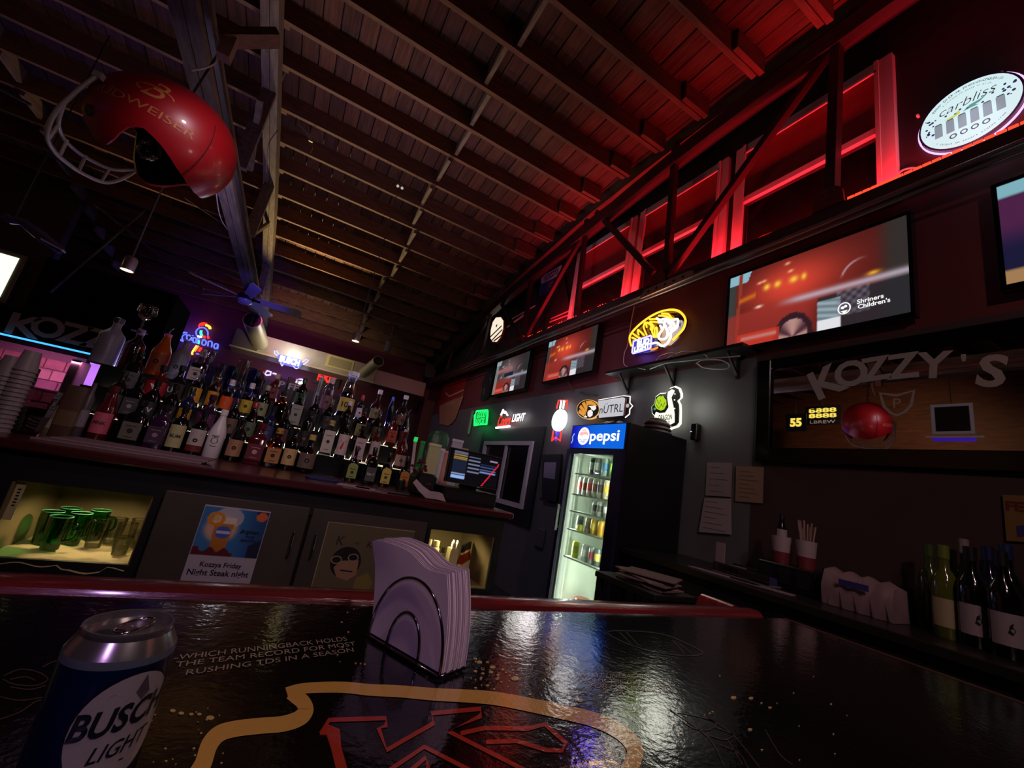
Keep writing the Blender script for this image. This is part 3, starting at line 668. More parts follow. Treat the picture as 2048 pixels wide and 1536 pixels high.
MB().prism([(-.1, .018), (-.06, .024), (-.035, .045), (-.03, .02), (-.06, .008)], .0243, .025).build('lemon', glow('lemon_y', '#d8e060', .85), t, world=False)
rr = random.Random(3); b = MB()
for i in range(26):
    sd = 1 if i % 2 else -1; b.disc((sd*(.135+.05*rr.random()), -.05+.12*rr.random()), .003+.005*rr.random(), .0243, .025, 10)
for x, y in ((-.03, .045), (-.05, .03), (.0, .03), (.06, .02), (.1, .05), (-.09, .045)): b.disc((x, y), .006, .0243, .025, 10)
b.build('dots', glow('dots_navy', '#203878', .5), t, world=False, kind='stuff')
point('round_sign_glow', (2.80, .64, 2.52), 1.3, (.75, .75, 1), .12)
for i, (x, y) in enumerate(((1836, 232), (2004, 146))):
    c = A(x, y, X=2.93); MB().cbox(c, (.012, .006, .006)).build('sign_hook', mat('hook_pale', '#e8b0a0', .4), None, origin=tuple(c), label=('small pale hook left of the round white sign', 'small pale hook above the round white sign')[i], cat='hook')
cable('pale cable arching from the red light rope below the round sign', [A(x, y, X=2.93) for x, y in ((1789, 358), (1803, 342), (1822, 336), (1838, 338))], .006, WCAB)
# seltzer can sign with tiger badge
M = FR((2.90, 3.5, .97)); ox, oy, s = 1130, 770, 7.585
t = thing('can_sign', 'backlit can-shaped seltzer sign with orange tiger badge above the cooler', 'sign', M=M)
MB().prism(LPs(M, [(520, 240), (900, 175), (990, 185), (985, 280), (1025, 320), (985, 370), (980, 440), (920, 490), (560, 520), (500, 500)], ox, oy, s), 0, .02).build('panel_edge', BLACKM, t, world=False)
MB().prism(LPs(M, [(530, 250), (905, 195), (935, 210), (905, 470), (540, 505)], ox, oy, s), .0201, .026).build('panel', glow('panel_white', '#d0cfd6', .85), t, world=False)
b = MB(); x, y = LP(M, ox+730/s, oy+355/s); b.text('nÜTRL', x, y, width=.36, z=.027); b.build('lettering', BLACKM, t, world=False)
MB().tube([(x_, y_, .01) for x_, y_ in LPs(M, [(520, 232), (905, 168), (1000, 178), (995, 275), (1038, 320), (995, 372), (990, 445), (925, 498)], ox, oy, s)], .006, 6).build('edge_light', glow('edge_white', '#fff0ee', 1.4), t, world=False)
MB().ribbon(LPs(M, [(955, 215), (925, 465)], ox, oy, s), .018, .0201, .028).build('can_band', mat('band_bronze', '#a06a5a', .4), t, world=False)
x, y = LP(M, ox+975/s, oy+322/s); MB().disc((x, y), .02, .0201, .027, 14).build('rivet', glow('rivet', '#d8c8d0', .7), t, world=False)
cc = [(380+165*cos(a), 378-140*sin(a)) for a in [2*pi*i/28 for i in range(28)]]
MB().prism(LPs(M, [(380+(x-380)*1.06, 378+(y-378)*1.06) for x, y in cc], ox, oy, s), .0, .028).build('badge_rim', glow('badge_rim', '#ffc070', .9), t, world=False)
MB().prism(LPs(M, cc, ox, oy, s), .0281, .031).build('badge', mat('badge_black', '#15100c', .4), t, world=False)
OR = glow('badge_orange', '#f0a030', .85)
for q in ([(235, 430), (255, 380), (330, 440), (320, 490)], [(250, 350), (275, 310), (350, 400), (345, 470)], [(290, 290), (330, 262), (375, 350), (360, 420)], [(350, 255), (430, 250), (490, 285), (520, 330), (440, 310), (380, 310), (370, 340)]):
    MB().prism(LPs(M, q, ox, oy, s), .0312, .034).build('stripe', OR, t, world=False)
WB = glow('badge_white', '#fff4e8', .95)
for q in ([(385, 330), (500, 320), (505, 370), (470, 400), (440, 385), (420, 350)], [(390, 400), (430, 385), (455, 420), (450, 470), (410, 500), (380, 480), (375, 430)], [(340, 470), (370, 490), (360, 505), (320, 500)]):
    MB().prism(LPs(M, q, ox, oy, s), .0312, .034).build('face_patch', WB, t, world=False)
point('can_sign_glow', (2.80, 3.45, 1.16), 1.0, (1, .95, .95), .1)
# white tentacle / ghost sign with green hop
M = FR((2.91, 2.58, .88)); t = thing('hop_sign', 'white backlit beer sign with a green hop and curling tip right of the cooler top', 'sign', M=M)
out = [(1345, 440), (1335, 340), (1380, 290), (1400, 180), (1470, 130), (1560, 125), (1620, 50), (1700, 20), (1760, 50), (1790, 130), (1790, 190), (1740, 240), (1770, 300), (1775, 400), (1770, 590), (1730, 640), (1640, 670), (1550, 720), (1520, 690), (1420, 650), (1400, 560), (1380, 480)]
MB().prism(LPs(M, out, ox, oy, s), .0, .02).build('backing', glow('hop_backing', '#fbffe6', 1.3), t, world=False)
ci = (1575, 390)
MB().prism(LPs(M, [(ci[0]+(x-ci[0])*.93, ci[1]+(y-ci[1])*.93) for x, y in out], ox, oy, s), .0201, .03).build('dark_panel', mat('hop_dark', '#191813', .4), t, world=False)
MB().prism(LPs(M, [(1400, 640), (1395, 480), (1420, 420), (1480, 440), (1560, 430), (1610, 350), (1590, 200), (1600, 120), (1660, 80), (1700, 95), (1690, 130), (1650, 200), (1680, 330), (1700, 450), (1700, 580), (1560, 650), (1480, 630)], ox, oy, s), .0301, .034).build('ghost_body', glow('ghost_white', '#fbffe6', 1.15), t, world=False)
MB().prism(LPs(M, [(1405, 330), (1420, 250), (1450, 200), (1480, 180), (1500, 195), (1525, 175), (1545, 215), (1570, 240), (1575, 310), (1540, 380), (1490, 400), (1440, 380)], ox, oy, s), .0301, .038).build('hop', glow('hop_green', '#b4dc20', .95), t, world=False)
for q in ([(1440, 240), (1470, 300), (1500, 240)], [(1425, 310), (1470, 370), (1510, 300)], [(1500, 300), (1530, 350), (1560, 280)]):
    MB().ribbon(LPs(M, q, ox, oy, s), .006, .0381, .039).build('hop_scale', mat('hop_line', '#56700c', .5), t, world=False)
MB().disc(LP(M, ox+1400/s, oy+375/s), .012, .0302, .036, 12).build('dot', glow('dot_teal', '#58b090', .7), t, world=False)
b = MB(); x, y = LP(M, ox+1560/s, oy+505/s); b.text('DRAGON', x, y, width=.15, height=.05, z=.035, bold=.02); x, y = LP(M, ox+1560/s, oy+590/s); b.text('BREW', x, y, width=.11, height=.035, z=.035)
b.build('lettering', mat('hop_ink', '#3a3a2c', .5), t, world=False)
for q in ((1705, 150), (1700, 240), (1700, 370), (1640, 640)): MB().disc(LP(M, ox+q[0]/s, oy+q[1]/s), .006, .0302, .036, 8).build('dot', MATS['ghost_white'], t, world=False)
point('hop_glow', (2.80, 2.36, .90), 1.5, (1, 1, .85), .12); point('hop_glow2', (2.80, 2.74, 1.12), .8, (1, 1, .85), .1)
# ribbon beer neon
M = FR((2.91, 4.27, .86)); ox, oy, s = 850, 600, 3.413
t = thing('ribbon_neon_sign', 'tall narrow neon sign, white oval on a red and blue ribbon left of the cooler', 'neon sign', M=M)
x, y = LP(M, ox+933/s, oy+825/s); MB().disc((x, y), .145, .02, .05, 30, sy=.95).build('oval', NW, t, world=False, smooth=40)
for q in ([(912, 745), (925, 690), (985, 690), (975, 750)],): neon(M, q, .010, NR, 'neon_tube', t, smooth=False, ox=ox, oy=oy, s=s)
neon(M, [(935, 745), (945, 690), (965, 690), (955, 745)], .012, NW, 'neon_tube', t, smooth=False, ox=ox, oy=oy, s=s)
neon(M, [(890, 895), (880, 965), (905, 940), (935, 965), (945, 895)], .010, NR, 'neon_tube', t, smooth=False, ox=ox, oy=oy, s=s)
neon(M, [(905, 895), (912, 925), (905, 965)], .010, NB, 'neon_tube', t, smooth=False, ox=ox, oy=oy, s=s); neon(M, [(925, 895), (915, 935)], .010, NB, 'neon_tube', t, smooth=False, ox=ox, oy=oy, s=s)
for q in (.1, -.1): MB().tube([(0, q, .02), (0, q, -.04)], .006, 6).build('standoff', STEEL, t, world=False)
point('ribbon_glow', (2.7, 4.27, .88), 1.1, (1, .95, .9), .1)
# coors style neon
M = FR((2.91, 5.6, .92)); t = thing('script_neon_sign', 'neon sign with red script and white block letters above the service window', 'neon sign', M=M)
b = MB(); x, y = LP(M, ox+552/s, oy+826/s); b.text('Coors', x, y, width=.42, height=.2, z=.03, shear=.3, bold=.02); b.build('red_lettering', NR, t, world=False)
b = MB(); x, y = LP(M, ox+650/s, oy+805/s); b.text('LIGHT', x, y, width=.38, height=.12, z=.03, shear=.2, bold=.02); b.build('white_lettering', NW, t, world=False)
neon(M, [(530, 790), (545, 752), (553, 775), (560, 765), (575, 790)], .014, NW, 'neon_tube', t, smooth=False, ox=ox, oy=oy, s=s)
neon(M, [(497, 875), (590, 865)], .017, NW, 'neon_tube', t, ox=ox, oy=oy, s=s)
point('coors_glow', (2.78, 5.6, .95), .7, (1, .7, .6), .1)
# green neon box
M = FR((2.91, 6.7, 1.0)); t = thing('green_neon_sign', 'small green neon box sign beside the far corner', 'neon sign', M=M)
neon(M, [(348, 858), (350, 790), (362, 762), (436, 755), (437, 790), (430, 850)], .018, NG, 'neon_box', t, closed=True, smooth=False, ox=ox, oy=oy, s=s)
MB().prism(LPs(M, [(348, 858), (352, 775), (436, 755), (430, 850)], ox, oy, s), 0, .01).build('panel', glow('green_panel', '#04b048', .6), t, world=False)
b = MB(); x, y = LP(M, ox+395/s, oy+785/s); b.text('GOOD', x, y, width=.36, height=.11, z=.03, bold=.02); x, y = LP(M, ox+388/s, oy+830/s); b.text('LUCK', x, y, width=.36, height=.11, z=.03, bold=.02); b.build('lettering', NG, t, world=False)
point('green_glow', (2.7, 6.85, .85), 1.0, (.05, 1, .25), .1)
# round sign among the truss members + banner
M = FR((2.93, 6.8, 2.72)); t = thing('oval_logo_sign', 'round lit sign with red stripes between far truss members', 'sign', M=M)
P = LPs(M, [(494, 115), (530, 112), (550, 140), (548, 200), (530, 260), (500, 298), (470, 298), (452, 270), (455, 210), (470, 150)], ox, oy, s)
MB().prism(P, 0, .03).build('rim', mat('sign_red', '#a01818', .4), t, world=False)
cxm = sum(p[0] for p in P)/len(P); cym = sum(p[1] for p in P)/len(P)
MB().prism([(cxm+(p[0]-cxm)*.9, cym+(p[1]-cym)*.9) for p in P], .0301, .034).build('face', glow('logo_face', '#fff2da', .95), t, world=False)
for q in ([(462, 285), (540, 205)], [(480, 285), (540, 240)], [(458, 255), (535, 180)]): MB().ribbon(LPs(M, q, ox, oy, s), .035, .035, .037).build('stripe', mat('logo_stripe', '#c01820', .4), t, world=False)
MB().disc(LP(M, ox+500/s, oy+180/s), .03, .035, .037).build('dot', MATS['logo_stripe'], t, world=False)
M = FR((2.93, 5.0, 2.85)); t = thing('hanging_poster', 'dark blue poster with white header hanging in the truss left of the red windows', 'poster', M=M)
sx, sy, ss = 820, 400, 3.84
MB().prism(LPs(M, [(1012, 590), (1170, 500), (1240, 880), (1070, 945), (985, 760)], sx, sy, ss), 0, .01).build('sheet', mat('poster_dark', '#1c1418', .5), t, world=False)
MB().prism(LPs(M, [(1012, 590), (1170, 500), (1160, 575), (1012, 650)], sx, sy, ss), .0101, .012).build('header', mat('poster_head', '#b8b0b8', .5), t, world=False)
MB().prism(LPs(M, [(1008, 650), (1155, 580), (1120, 690), (990, 745)], sx, sy, ss), .0101, .012).build('blue_field', mat('poster_blue', '#28386a', .5), t, world=False)
b = MB(); x, y = LP(M, sx+1090/ss, sy+577/ss); b.text('KOZZYS', x, y, width=.38, height=.10, z=.0125, bold=.03); b.build('lettering', BLACKM, t, world=False)
for q in ([(1085, 915), (1235, 850)], [(1075, 940), (1235, 880)]): MB().ribbon(LPs(M, q, sx, sy, ss), .02, .0101, .012).build('line', mat('poster_pink', '#a07070', .5), t, world=False)
for i in range(4): MB().ribbon(LPs(M, [(1065+i*3, 650+i*22), (1120-i*3, 622+i*22)], sx, sy, ss), .012, .0121, .013).build('line', MATS['poster_pink'], t, world=False)
for i, (p, q) in enumerate((((595, 130), (752, 38)), ((600, 155), (672, 100)), ((560, 185), (670, 110)))):
    a = A(ox+p[0]/s, oy+p[1]/s, X=2.9); c = A(ox+q[0]/s, oy+q[1]/s, X=2.9)
    MB().tube([a, c], .012, 6).build('pipe', mat('pipe_white', '#b8b0a8', .4), None, origin=tuple(a), label=('thin white pipe high behind the far truss, upper of three', 'thin white pipe high behind the far truss, middle of three', 'thin white pipe high behind the far truss, lower of three')[i], cat='pipe')
# ---------- shelf with wires
t = thing('wall_shelf', 'black wall shelf on brackets below the tiger neon', 'shelf', loc=(2.8, 2.6, 1.28))
MB().box((2.74, 1.84, 1.285), (WX, 3.36, 1.31)).build('board', mat('shelf_black', '#161416', .5), t)
for y in (2.0, 2.62, 3.2):
    MB().beam((WX-.01, y, 1.285), (WX-.01, y, 1.10), .02, .03).build('bracket', BLACKM, t); MB().beam((WX-.02, y, 1.13), (2.80, y, 1.28), .015, .02).build('bracket', BLACKM, t)
WLAB = ['white cable coiled in a loop at the right end of the black shelf', 'tangled pale wire lying on the shelf under the tiger neon', 'short pale wire hooked over the left end of the shelf', 'slack grey wire trailing along the shelf front']
loops = [[(1392, 728), (1405, 720), (1440, 720), (1458, 730), (1450, 738), (1410, 736), (1396, 728)], [(1310, 725), (1322, 712), (1345, 706), (1352, 712), (1330, 720), (1352, 708), (1375, 703), (1408, 708), (1416, 720)],
         [(1266, 732), (1277, 736), (1290, 739)], [(1300, 738), (1330, 727), (1370, 722), (1420, 717), (1480, 712)]]
for l, lab in zip(loops, WLAB): cable(lab, [A(x, y, X=2.76) for x, y in l], .005, WCAB)
cable('dark wire hanging on the grey wall below the middle television', [A(x, y, X=2.93) for x, y in ((1136, 762), (1142, 776), (1146, 783))], .008, mat('brown_wire', '#5a4440', .5))
cable('thin dark wire sagging on the grey wall above the can-shaped sign', [A(x, y, X=2.94) for x, y in ((1160, 784), (1176, 790), (1196, 790))], .006, BLACKM)
# ---------- mirror
t = thing('bar_mirror', 'wide black framed mirror with arched pale lettering on the right wall', 'mirror', M=FR((2.93, .75, .83), 1.3))
M = ROOTM[t.name]
mm = bpy.data.materials.new('mirror'); mm.use_nodes = True; bb = mm.node_tree.nodes['Principled BSDF']; bb.inputs['Base Color'].default_value = (.62, .58, .58, 1); bb.inputs['Metallic'].default_value = 1; bb.inputs['Roughness'].default_value = .012
y_l = -(1.72-.75); y_r = 1.7
MB().box((y_l, -.275, 0), (y_r, .29, .004)).build('glass', mm, t, world=False)
fwd = .1
for lo, hi in (((y_l-fwd, -.275-fwd, -.01), (y_l, .29+fwd*.8, .03)), ((y_r, -.375, -.01), (y_r+fwd, .37, .03)), ((y_l, .29, -.01), (y_r, .37, .03)), ((y_l, -.375, -.01), (y_r, -.275, .03))):
    MB().bbox(lo, hi, .006).build('frame', BLACKG, t, world=False)
LET = mat('mirror_letter', '#9a948e', .6)
for ch, (x, y), h, tl in (('K', (1655, 762), .20, 22), ('O', (1702, 747), .17, 12), ('Z', (1752, 737), .15, 4), ('Z', (1806, 732), .15, 0), ('Y', (1868, 730), .15, -6), ("'", (1928, 716), .04, 0), ('S', (1985, 742), .17, -12)):
    p = LP(M, x, y); MB().text(ch, 0, 0, height=h, z=.005, bold=.03, M=Matrix.Translation((p[0], p[1], 0)) @ Matrix.Rotation(radians(tl), 4, 'Z')).build('letter', LET, t, world=False)
p = LP(M, 1795, 805)
MB().ribbon([(p[0]+x, p[1]+y) for x, y in ((-.075, .06), (0, .04), (.075, .06), (.06, -.02), (.03, -.06), (0, -.075), (-.03, -.06), (-.06, -.02))], .014, .0045, .006, closed=True).build('shield', LET, t, world=False)
MB().text('P', p[0], p[1]-.005, height=.055, z=.005).build('letter', LET, t, world=False)
# plaques under the mirror, fringe of papers
M = FR((2.94, 1.18, .49)); a = LP(M, 1628, 905); c = LP(M, 1843, 937)
MB().box((a[0], c[1], 0), (c[0], a[1], .012)).build('plaque', mat('plaque_brown', '#5a3220', .5), None, M=M, label='long brown wooden plaque under the mirror', cat='plaque')
M = FR((2.94, .68, .47)); a = LP(M, 1960, 932); c = LP(M, 2040, 948)
MB().box((a[0], c[1], 0), (c[0], a[1], .012)).build('plaque', mat('plaque_dark', '#3a3424', .5), None, M=M, label='small dark plaque under the mirror at the right edge', cat='plaque')
PPR = mat('sheet_lilac', '#8c7c84', .8); PPR2 = mat('sheet_tan', '#8a6c5c', .8); INK = mat('ink_grey', '#5a4c54', .8)
def sheet(label, q, m, X=2.94, lines=5, ox=1350, oy=880, s=2.934, cat='paper'):
    P = [A(ox+x/s, oy+y/s, X=X) for x, y in q]; c = sum(P, Vector())/len(P); M = FR((X, c.y, c.z)); Mi = M.inverted()
    t = thing('paper_sheet', label, cat, M=M); Q = [(Mi @ p).to_2d() for p in P]
    MB().prism([tuple(v) for v in Q], 0, .004).build('sheet', m, t, world=False)
    x0, x1 = min(v.x for v in Q), max(v.x for v in Q); y0, y1 = min(v.y for v in Q), max(v.y for v in Q)
    b = MB()
    for i in range(lines):
        yy = y1-(y1-y0)*(.15+.7*i/max(1, lines-1)); b.ribbon([(x0+(x1-x0)*.15, yy), (x0+(x1-x0)*(.55+.3*((i*7) % 3)/2), yy)], .004, .0041, .005)
    if lines: b.build('writing', INK, t, world=False, kind='stuff')
    return t
sheet('lilac paper sheet taped up right of the cooler, upper left one', [(190, 132), (336, 135), (330, 335), (180, 325)], PPR)
sheet('tan paper sheet taped up right of the lilac one', [(360, 152), (522, 160), (515, 372), (355, 360)], PPR2, lines=7)
sheet('lower pale paper sheet with a dark edge under the lilac one', [(175, 340), (330, 345), (332, 555), (140, 540)], mat('sheet_pale', '#9a8a90', .8), X=2.932, lines=6)
# yellow notice at the right edge
M = FR((2.94, .5, .3)); t = thing('notice', 'tan notice with red capital letters and blue patch at the right edge', 'poster', M=M)
MB().prism(LPs(M, [(2006, 990), (2060, 992), (2062, 1085), (2014, 1082)]), 0, .006).build('sheet', mat('notice_tan', '#7a5a2c', .7), t, world=False)
b = MB(); p = LP(M, 2040, 1014); b.text('FEE', p[0], p[1], height=.045, z=.007, bold=.05); b.build('lettering', mat('notice_red', '#5c2018', .7), t, world=False)
MB().prism(LPs(M, [(2034, 1052), (2060, 1050), (2060, 1072), (2036, 1074)]), .0061, .008).build('patch', mat('notice_blue', '#2c2468', .7), t, world=False)
# wall controls: black box by the hop sign, clipboard left of the cooler, switch
c = A(1393, 865, X=2.93); t = thing('wall_phone_box', 'small black box on the wall right of the hop sign', 'box', loc=(2.91, c.y, c.z))
MB().bbox((2.89, c.y-.03, c.z-.07), (WX, c.y+.03, c.z+.07), .006).build('box', BLACKG, t); MB().cbox((2.887, c.y+.02, c.z), (.003, .006, .003)).build('indicator', glow('tiny_led', '#cfc8ff', 1), t)
M = FR((2.93, 4.2, 0)); ox, oy, s = 1000, 780, 3.4125
t = thing('clipboard_box', 'black board with a paper note on the wall left of the cooler', 'notice board', M=M)
MB().prism(LPs(M, [(300, 445), (432, 440), (395, 765), (300, 750)], ox, oy, s), 0, .03).build('board', BLACKM, t, world=False)
MB().prism(LPs(M, [(318, 497), (397, 497), (388, 612), (312, 600)], ox, oy, s), .0301, .034).build('note', mat('note_lilac', '#8c80a0', .7), t, world=False)
MB().prism(LPs(M, [(285, 510), (310, 500), (290, 730), (272, 740)], ox, oy, s), .0, .01).build('side_strip', mat('strip_tan', '#5e4c44', .7), t, world=False)
c = A(1000+275/3.4125, 780+1010/3.4125, X=2.94); MB().bbox((2.92, c.y-.09, c.z-.11), (WX, c.y+.09, c.z+.11), .01).build('switch_box', mat('switch_grey', '#56545a', .5), None, origin=(2.93, c.y, c.z), label='grey electrical box low on the wall left of the cooler', cat='electrical box')
# ================================================================== COOLER
XC = 2.25; y0, y1 = 2.42, 3.155; zt = .615
t = thing('drinks_cooler', 'tall black glass door drinks cooler with a blue backlit header', 'cooler', loc=(2.55, 2.78, FL))
CB = mat('cooler_black', '#101014', .35, bump=.1); FRI = mat('fridge_white', '#e6ece4', .4)
zb = FL+.12
MB().box((XC+.03, y0, zb), (WX-.02, y0+.03, zt)).build('side_panel', CB, t)
MB().box((XC+.03, y1-.03, zb), (WX-.02, y1, zt)).build('side_panel', CB, t)
MB().box((XC+.03, y0+.03, zt-.03), (WX-.02, y1-.03, zt)).build('top_panel', CB, t)
MB().box((WX-.06, y0+.03, zb), (WX-.02, y1-.03, zt-.03)).build('back_panel', CB, t)
MB().box((XC+.03, y0+.03, zb), (WX-.06, y1-.03, zb+.06)).build('base_panel', CB, t)
MB().box((XC+.05, y0+.03, FL), (WX-.05, y1-.03, FL+.118)).build('plinth', BLACKM, t)
gz0, gz1 = -1.12, .355; gy0, gy1 = 2.53, 3.06
MB().box((XC+.02, y0+.01, .40), (XC+.06, y1-.01, zt)).build('header_box', CB, t)
M = FR((XC+.02, 2.79, .508)); hw, hh = .345, .1
def hdr(u, v):
    c = lerp3((.02, .12, .75), (.05, .42, .92), sstep(.0, .5, u)); return lerp3(c, (.03, .05, .65), sstep(.12, 0, u))
o = picture('header_face', vmat('header_picture', emit=.9, rough=.2), None, hw*2, hh*2, 30, 8, hdr, z=.004); o.parent = t
o.data.transform(ROOTM[t.name].inverted() @ M)
b = MB(); b.text('pepsi', .105, -.01, width=.36, height=.115, z=.006, bold=.02); b.xf(M).build('header_lettering', glow('pepsi_white', '#ffffff', 1.2), t)
def glb(r0, col, nm, f):
    P = f(r0); MB().prism([(x-.165, y+.005) for x, y in P], .0055, .008).xf(M).build(nm, col, t)
cir = lambda r: [(r*cos(2*pi*i/28), r*sin(2*pi*i/28)) for i in range(28)]
glb(.078, MATS['pepsi_white'], 'emblem_disc', cir)
glb(.062, glow('emb_red', '#ff5a3a', 1), 'emblem_red', lambda r: [(r*cos(a), r*sin(a)) for a in [pi*(.95-.95*i/14) for i in range(15)]]+[(.03, .015), (0, 0.01), (-.03, -.005)]); 
glb(.062, glow('emb_blue', '#1846c8', .9), 'emblem_blue', lambda r: [(r*cos(a), r*sin(a)) for a in [pi*(1.1+.75*i/14) for i in range(15)]]+[(.02, -.03), (-.02, -.035)])
b = MB(); b.ribbon([(-.33, -.06), (-.315, -.03), (-.325, 0), (-.30, .03)], .012, .006, .008); b.xf(M).build('emblem_splash', glow('splash', '#8ab8ff', .9), t)
# door
door = MB().box((XC-.0, y0+.005, gz1), (XC+.03, y1-.005, .395)).build('door', mat('door_frame', '#1e1a34', .35), t)
def dp(lo, hi, nm='door_frame', m=None): MB().box(lo, hi).build(nm, m or MATS['door_frame'], door)
dp((XC, y0+.005, zb), (XC+.03, gy0, gz1)); dp((XC, gy1+.05, zb), (XC+.03, y1-.005, gz1)); dp((XC, gy0, zb), (XC+.03, gy1+.05, gz0))
MB().box((XC+.012, gy0, gz0), (XC+.016, gy1+.05, gz1)).build('door_glass', glass('cooler_glass', '#f2f8f2', gloss=.01), door)
MB().box((XC-.035, gy1+.055, -.32), (XC-.012, gy1+.075, -.10)).build('door_handle', STEEL, door)
MB().box((XC-.012, gy1+.058, -.30), (XC, gy1+.072, -.28)).build('door_handle', STEEL, door); MB().box((XC-.012, gy1+.058, -.14), (XC, gy1+.072, -.12)).build('door_handle', STEEL, door)
# liner
for lo, hi in (((XC+.04, gy0-.02, gz0-.04), (WX-.12, gy0-.005, gz1+.03)), ((XC+.04, gy1+.03, gz0-.04), (WX-.12, gy1+.045, gz1+.03)), ((WX-.135, gy0-.005, gz0-.04), (WX-.12, gy1+.03, gz1+.03)), ((XC+.04, gy0-.005, gz0-.04), (WX-.135, gy1+.03, gz0-.02)), ((XC+.04, gy0-.005, gz1+.015), (WX-.135, gy1+.03, gz1+.03))):
    MB().box(lo, hi).build('liner', FRI, t)
MB().tube([(XC+.06, gy1+.01, gz0+.02), (XC+.06, gy1+.01, gz1-.02)], .012, 8).build('light_tube', glow('fridge_tube', '#f4fff0', 2), t)
strip('cooler_light', (XC+.075, gy1-.01, gz0+.03), (XC+.075, gy1-.01, gz1-.03), (.5, -.7, 0), 22, (.93, 1, .86), .02, 170)
strip('cooler_fill_right', (XC+.06, gy0+.01, gz0+.03), (XC+.06, gy0+.01, gz1-.03), (.5, .7, 0), 18, (.93, 1, .86), .02, 170)  # second light without a tube, added to brighten the cans
SHZ = [.19, .012, -.13, -.282, -.505]
SHM = mat('shelf_wire', '#d0d8d0', .4, metal=.2)
for z in SHZ:
    MB().box((XC+.055, gy0, z-.012), (XC+.065, gy1+.02, z)).build('shelf', SHM, t); MB().box((XC+.065, gy0, z-.006), (WX-.14, gy1+.02, z-.001)).build('shelf', SHM, t)
MB().box((XC+.055, gy0, gz0-.018), (WX-.14, gy1+.02, gz0-.01)).build('shelf', SHM, t)
# drinks in the cooler
def drink(label, y, z, r, h, col, band, x=XC+.12, grp=None, kind='can', lidc='#c8ccd0'):
    t = thing(kind, label, kind, loc=(x, y, z), group=grp)
    MB().lathe([(r*.8, 0), (r, .008), (r, h-.016), (r*.82, h-.004), (r*.8, h)], 16).build('body', mat('drink_'+col, col, .3, metal=.3 if kind == 'can' else 0), t, world=False, smooth=40)
    if band: MB().lathe([(r+.0006, h*.3), (r+.0006, h*.72)], 12, a0=pi*.6, a1=pi*1.5, cap=False).build('label', mat('drinkband_'+band, band, .4), t, world=False)
    MB().lathe([(r*.8, h-.003), (r*.7, h-.005)], 16).build('lid', mat('lid_'+lidc, lidc, .3, metal=.7), t, world=False)
    return t
rowdef = [(.19, [('#3a4446', '#9aa8a8'), ('#8a9694', '#d8e0d8'), ('#a8c0c0', '#4f8ac0'), ('#5a8a3a', '#9ad860'), ('#2f4a34', '#6ad06a')], [2.90, 2.84, 2.74, 2.64, 2.575], .15, 'top'),
          (.012, [('#9a9c98', '#c85048'), ('#d0d0cc', '#7a3030'), ('#b8b4ac', '#c04038'), ('#c4bfb6', '#8a4a40'), ('#a8a49c', '#4a4a4a'), ('#e0d8c0', '#e0b040'), ('#d8b83c', '#f0e0a0')], [3.03, 2.965, 2.90, 2.83, 2.765, 2.69, 2.61], .15, 'second'),
          (-.13, [('#b8b8b4', '#3a3a3a'), ('#c8c8c4', '#555555'), ('#6a6a68', '#c0c0c0'), ('#b0b0b0', '#444444')], [2.80, 2.74, 2.66, 2.59], .115, 'third'),
          (-.282, [('#98a09c', '#5a6a6a'), ('#a89a80', '#7a6a50'), ('#d8a838', '#f0d060'), ('#dcb040', '#c88820'), ('#c0c8c0', '#6a8080')], [2.98, 2.86, 2.79, 2.70, 2.61], .12, 'fourth'),
          (-.505, [('#b0b82c', '#8a9018'), ('#b4b8b4', '#e8e8e8'), ('#a8aca8', '#a04860'), ('#5c6468', '#d8c860'), ('#c8c8a0', '#7a7a50')], [2.99, 2.86, 2.77, 2.70, 2.61], .13, 'fifth')]
cn = {'#3a4446': 'dark grey', '#8a9694': 'grey', '#a8c0c0': 'pale blue', '#5a8a3a': 'green', '#2f4a34': 'dark green', '#9a9c98': 'grey red-banded', '#d0d0cc': 'silver', '#b8b4ac': 'silver red-banded', '#c4bfb6': 'beige', '#a8a49c': 'grey', '#e0d8c0': 'cream', '#d8b83c': 'yellow',
      '#b8b8b4': 'silver', '#c8c8c4': 'bright silver', '#6a6a68': 'dark silver', '#b0b0b0': 'plain silver', '#98a09c': 'grey', '#a89a80': 'bronze', '#d8a838': 'golden', '#dcb040': 'amber yellow', '#c0c8c0': 'pale grey', '#b0b82c': 'lime yellow', '#b4b8b4': 'tall silver', '#a8aca8': 'pink-banded silver', '#5c6468': 'slate', '#c8c8a0': 'pale yellow'}
ordn = ['first', 'second', 'third', 'fourth', 'fifth', 'sixth', 'seventh']
for z, cols, ysl, h, nm in rowdef:
    for i, ((c, bnd), y) in enumerate(zip(cols, ysl)):
        drink('%s drink can on the %s cooler shelf, %s from the left' % (cn[c], nm, ordn[i]), y, z, .03, h, c, bnd, grp='drink cans in the glass door cooler')
drink('small yellow lemon-coloured jar at the left of the fourth cooler shelf', 2.93, -.282, .026, .05, '#e0d040', None, x=XC+.09, kind='jar', lidc='#d8c830')
JZ = gz0-.01
t2 = drink('red drink jar with pale label at the bottom of the cooler', 2.92, JZ, .075, .33, '#8a4038', '#d8c8c0', x=XC+.2, kind='jar', lidc='#e8e0e0')
drink('clear grey jar behind the red jar at the bottom of the cooler', 2.72, JZ, .05, .34, '#8a8c88', '#e0e0d8', x=XC+.25, kind='jar')
drink('white jar with yellow lid at the bottom right of the cooler', 2.60, JZ, .05, .36, '#d8d8d0', '#e0d890', x=XC+.2, kind='jar', lidc='#e0e060')
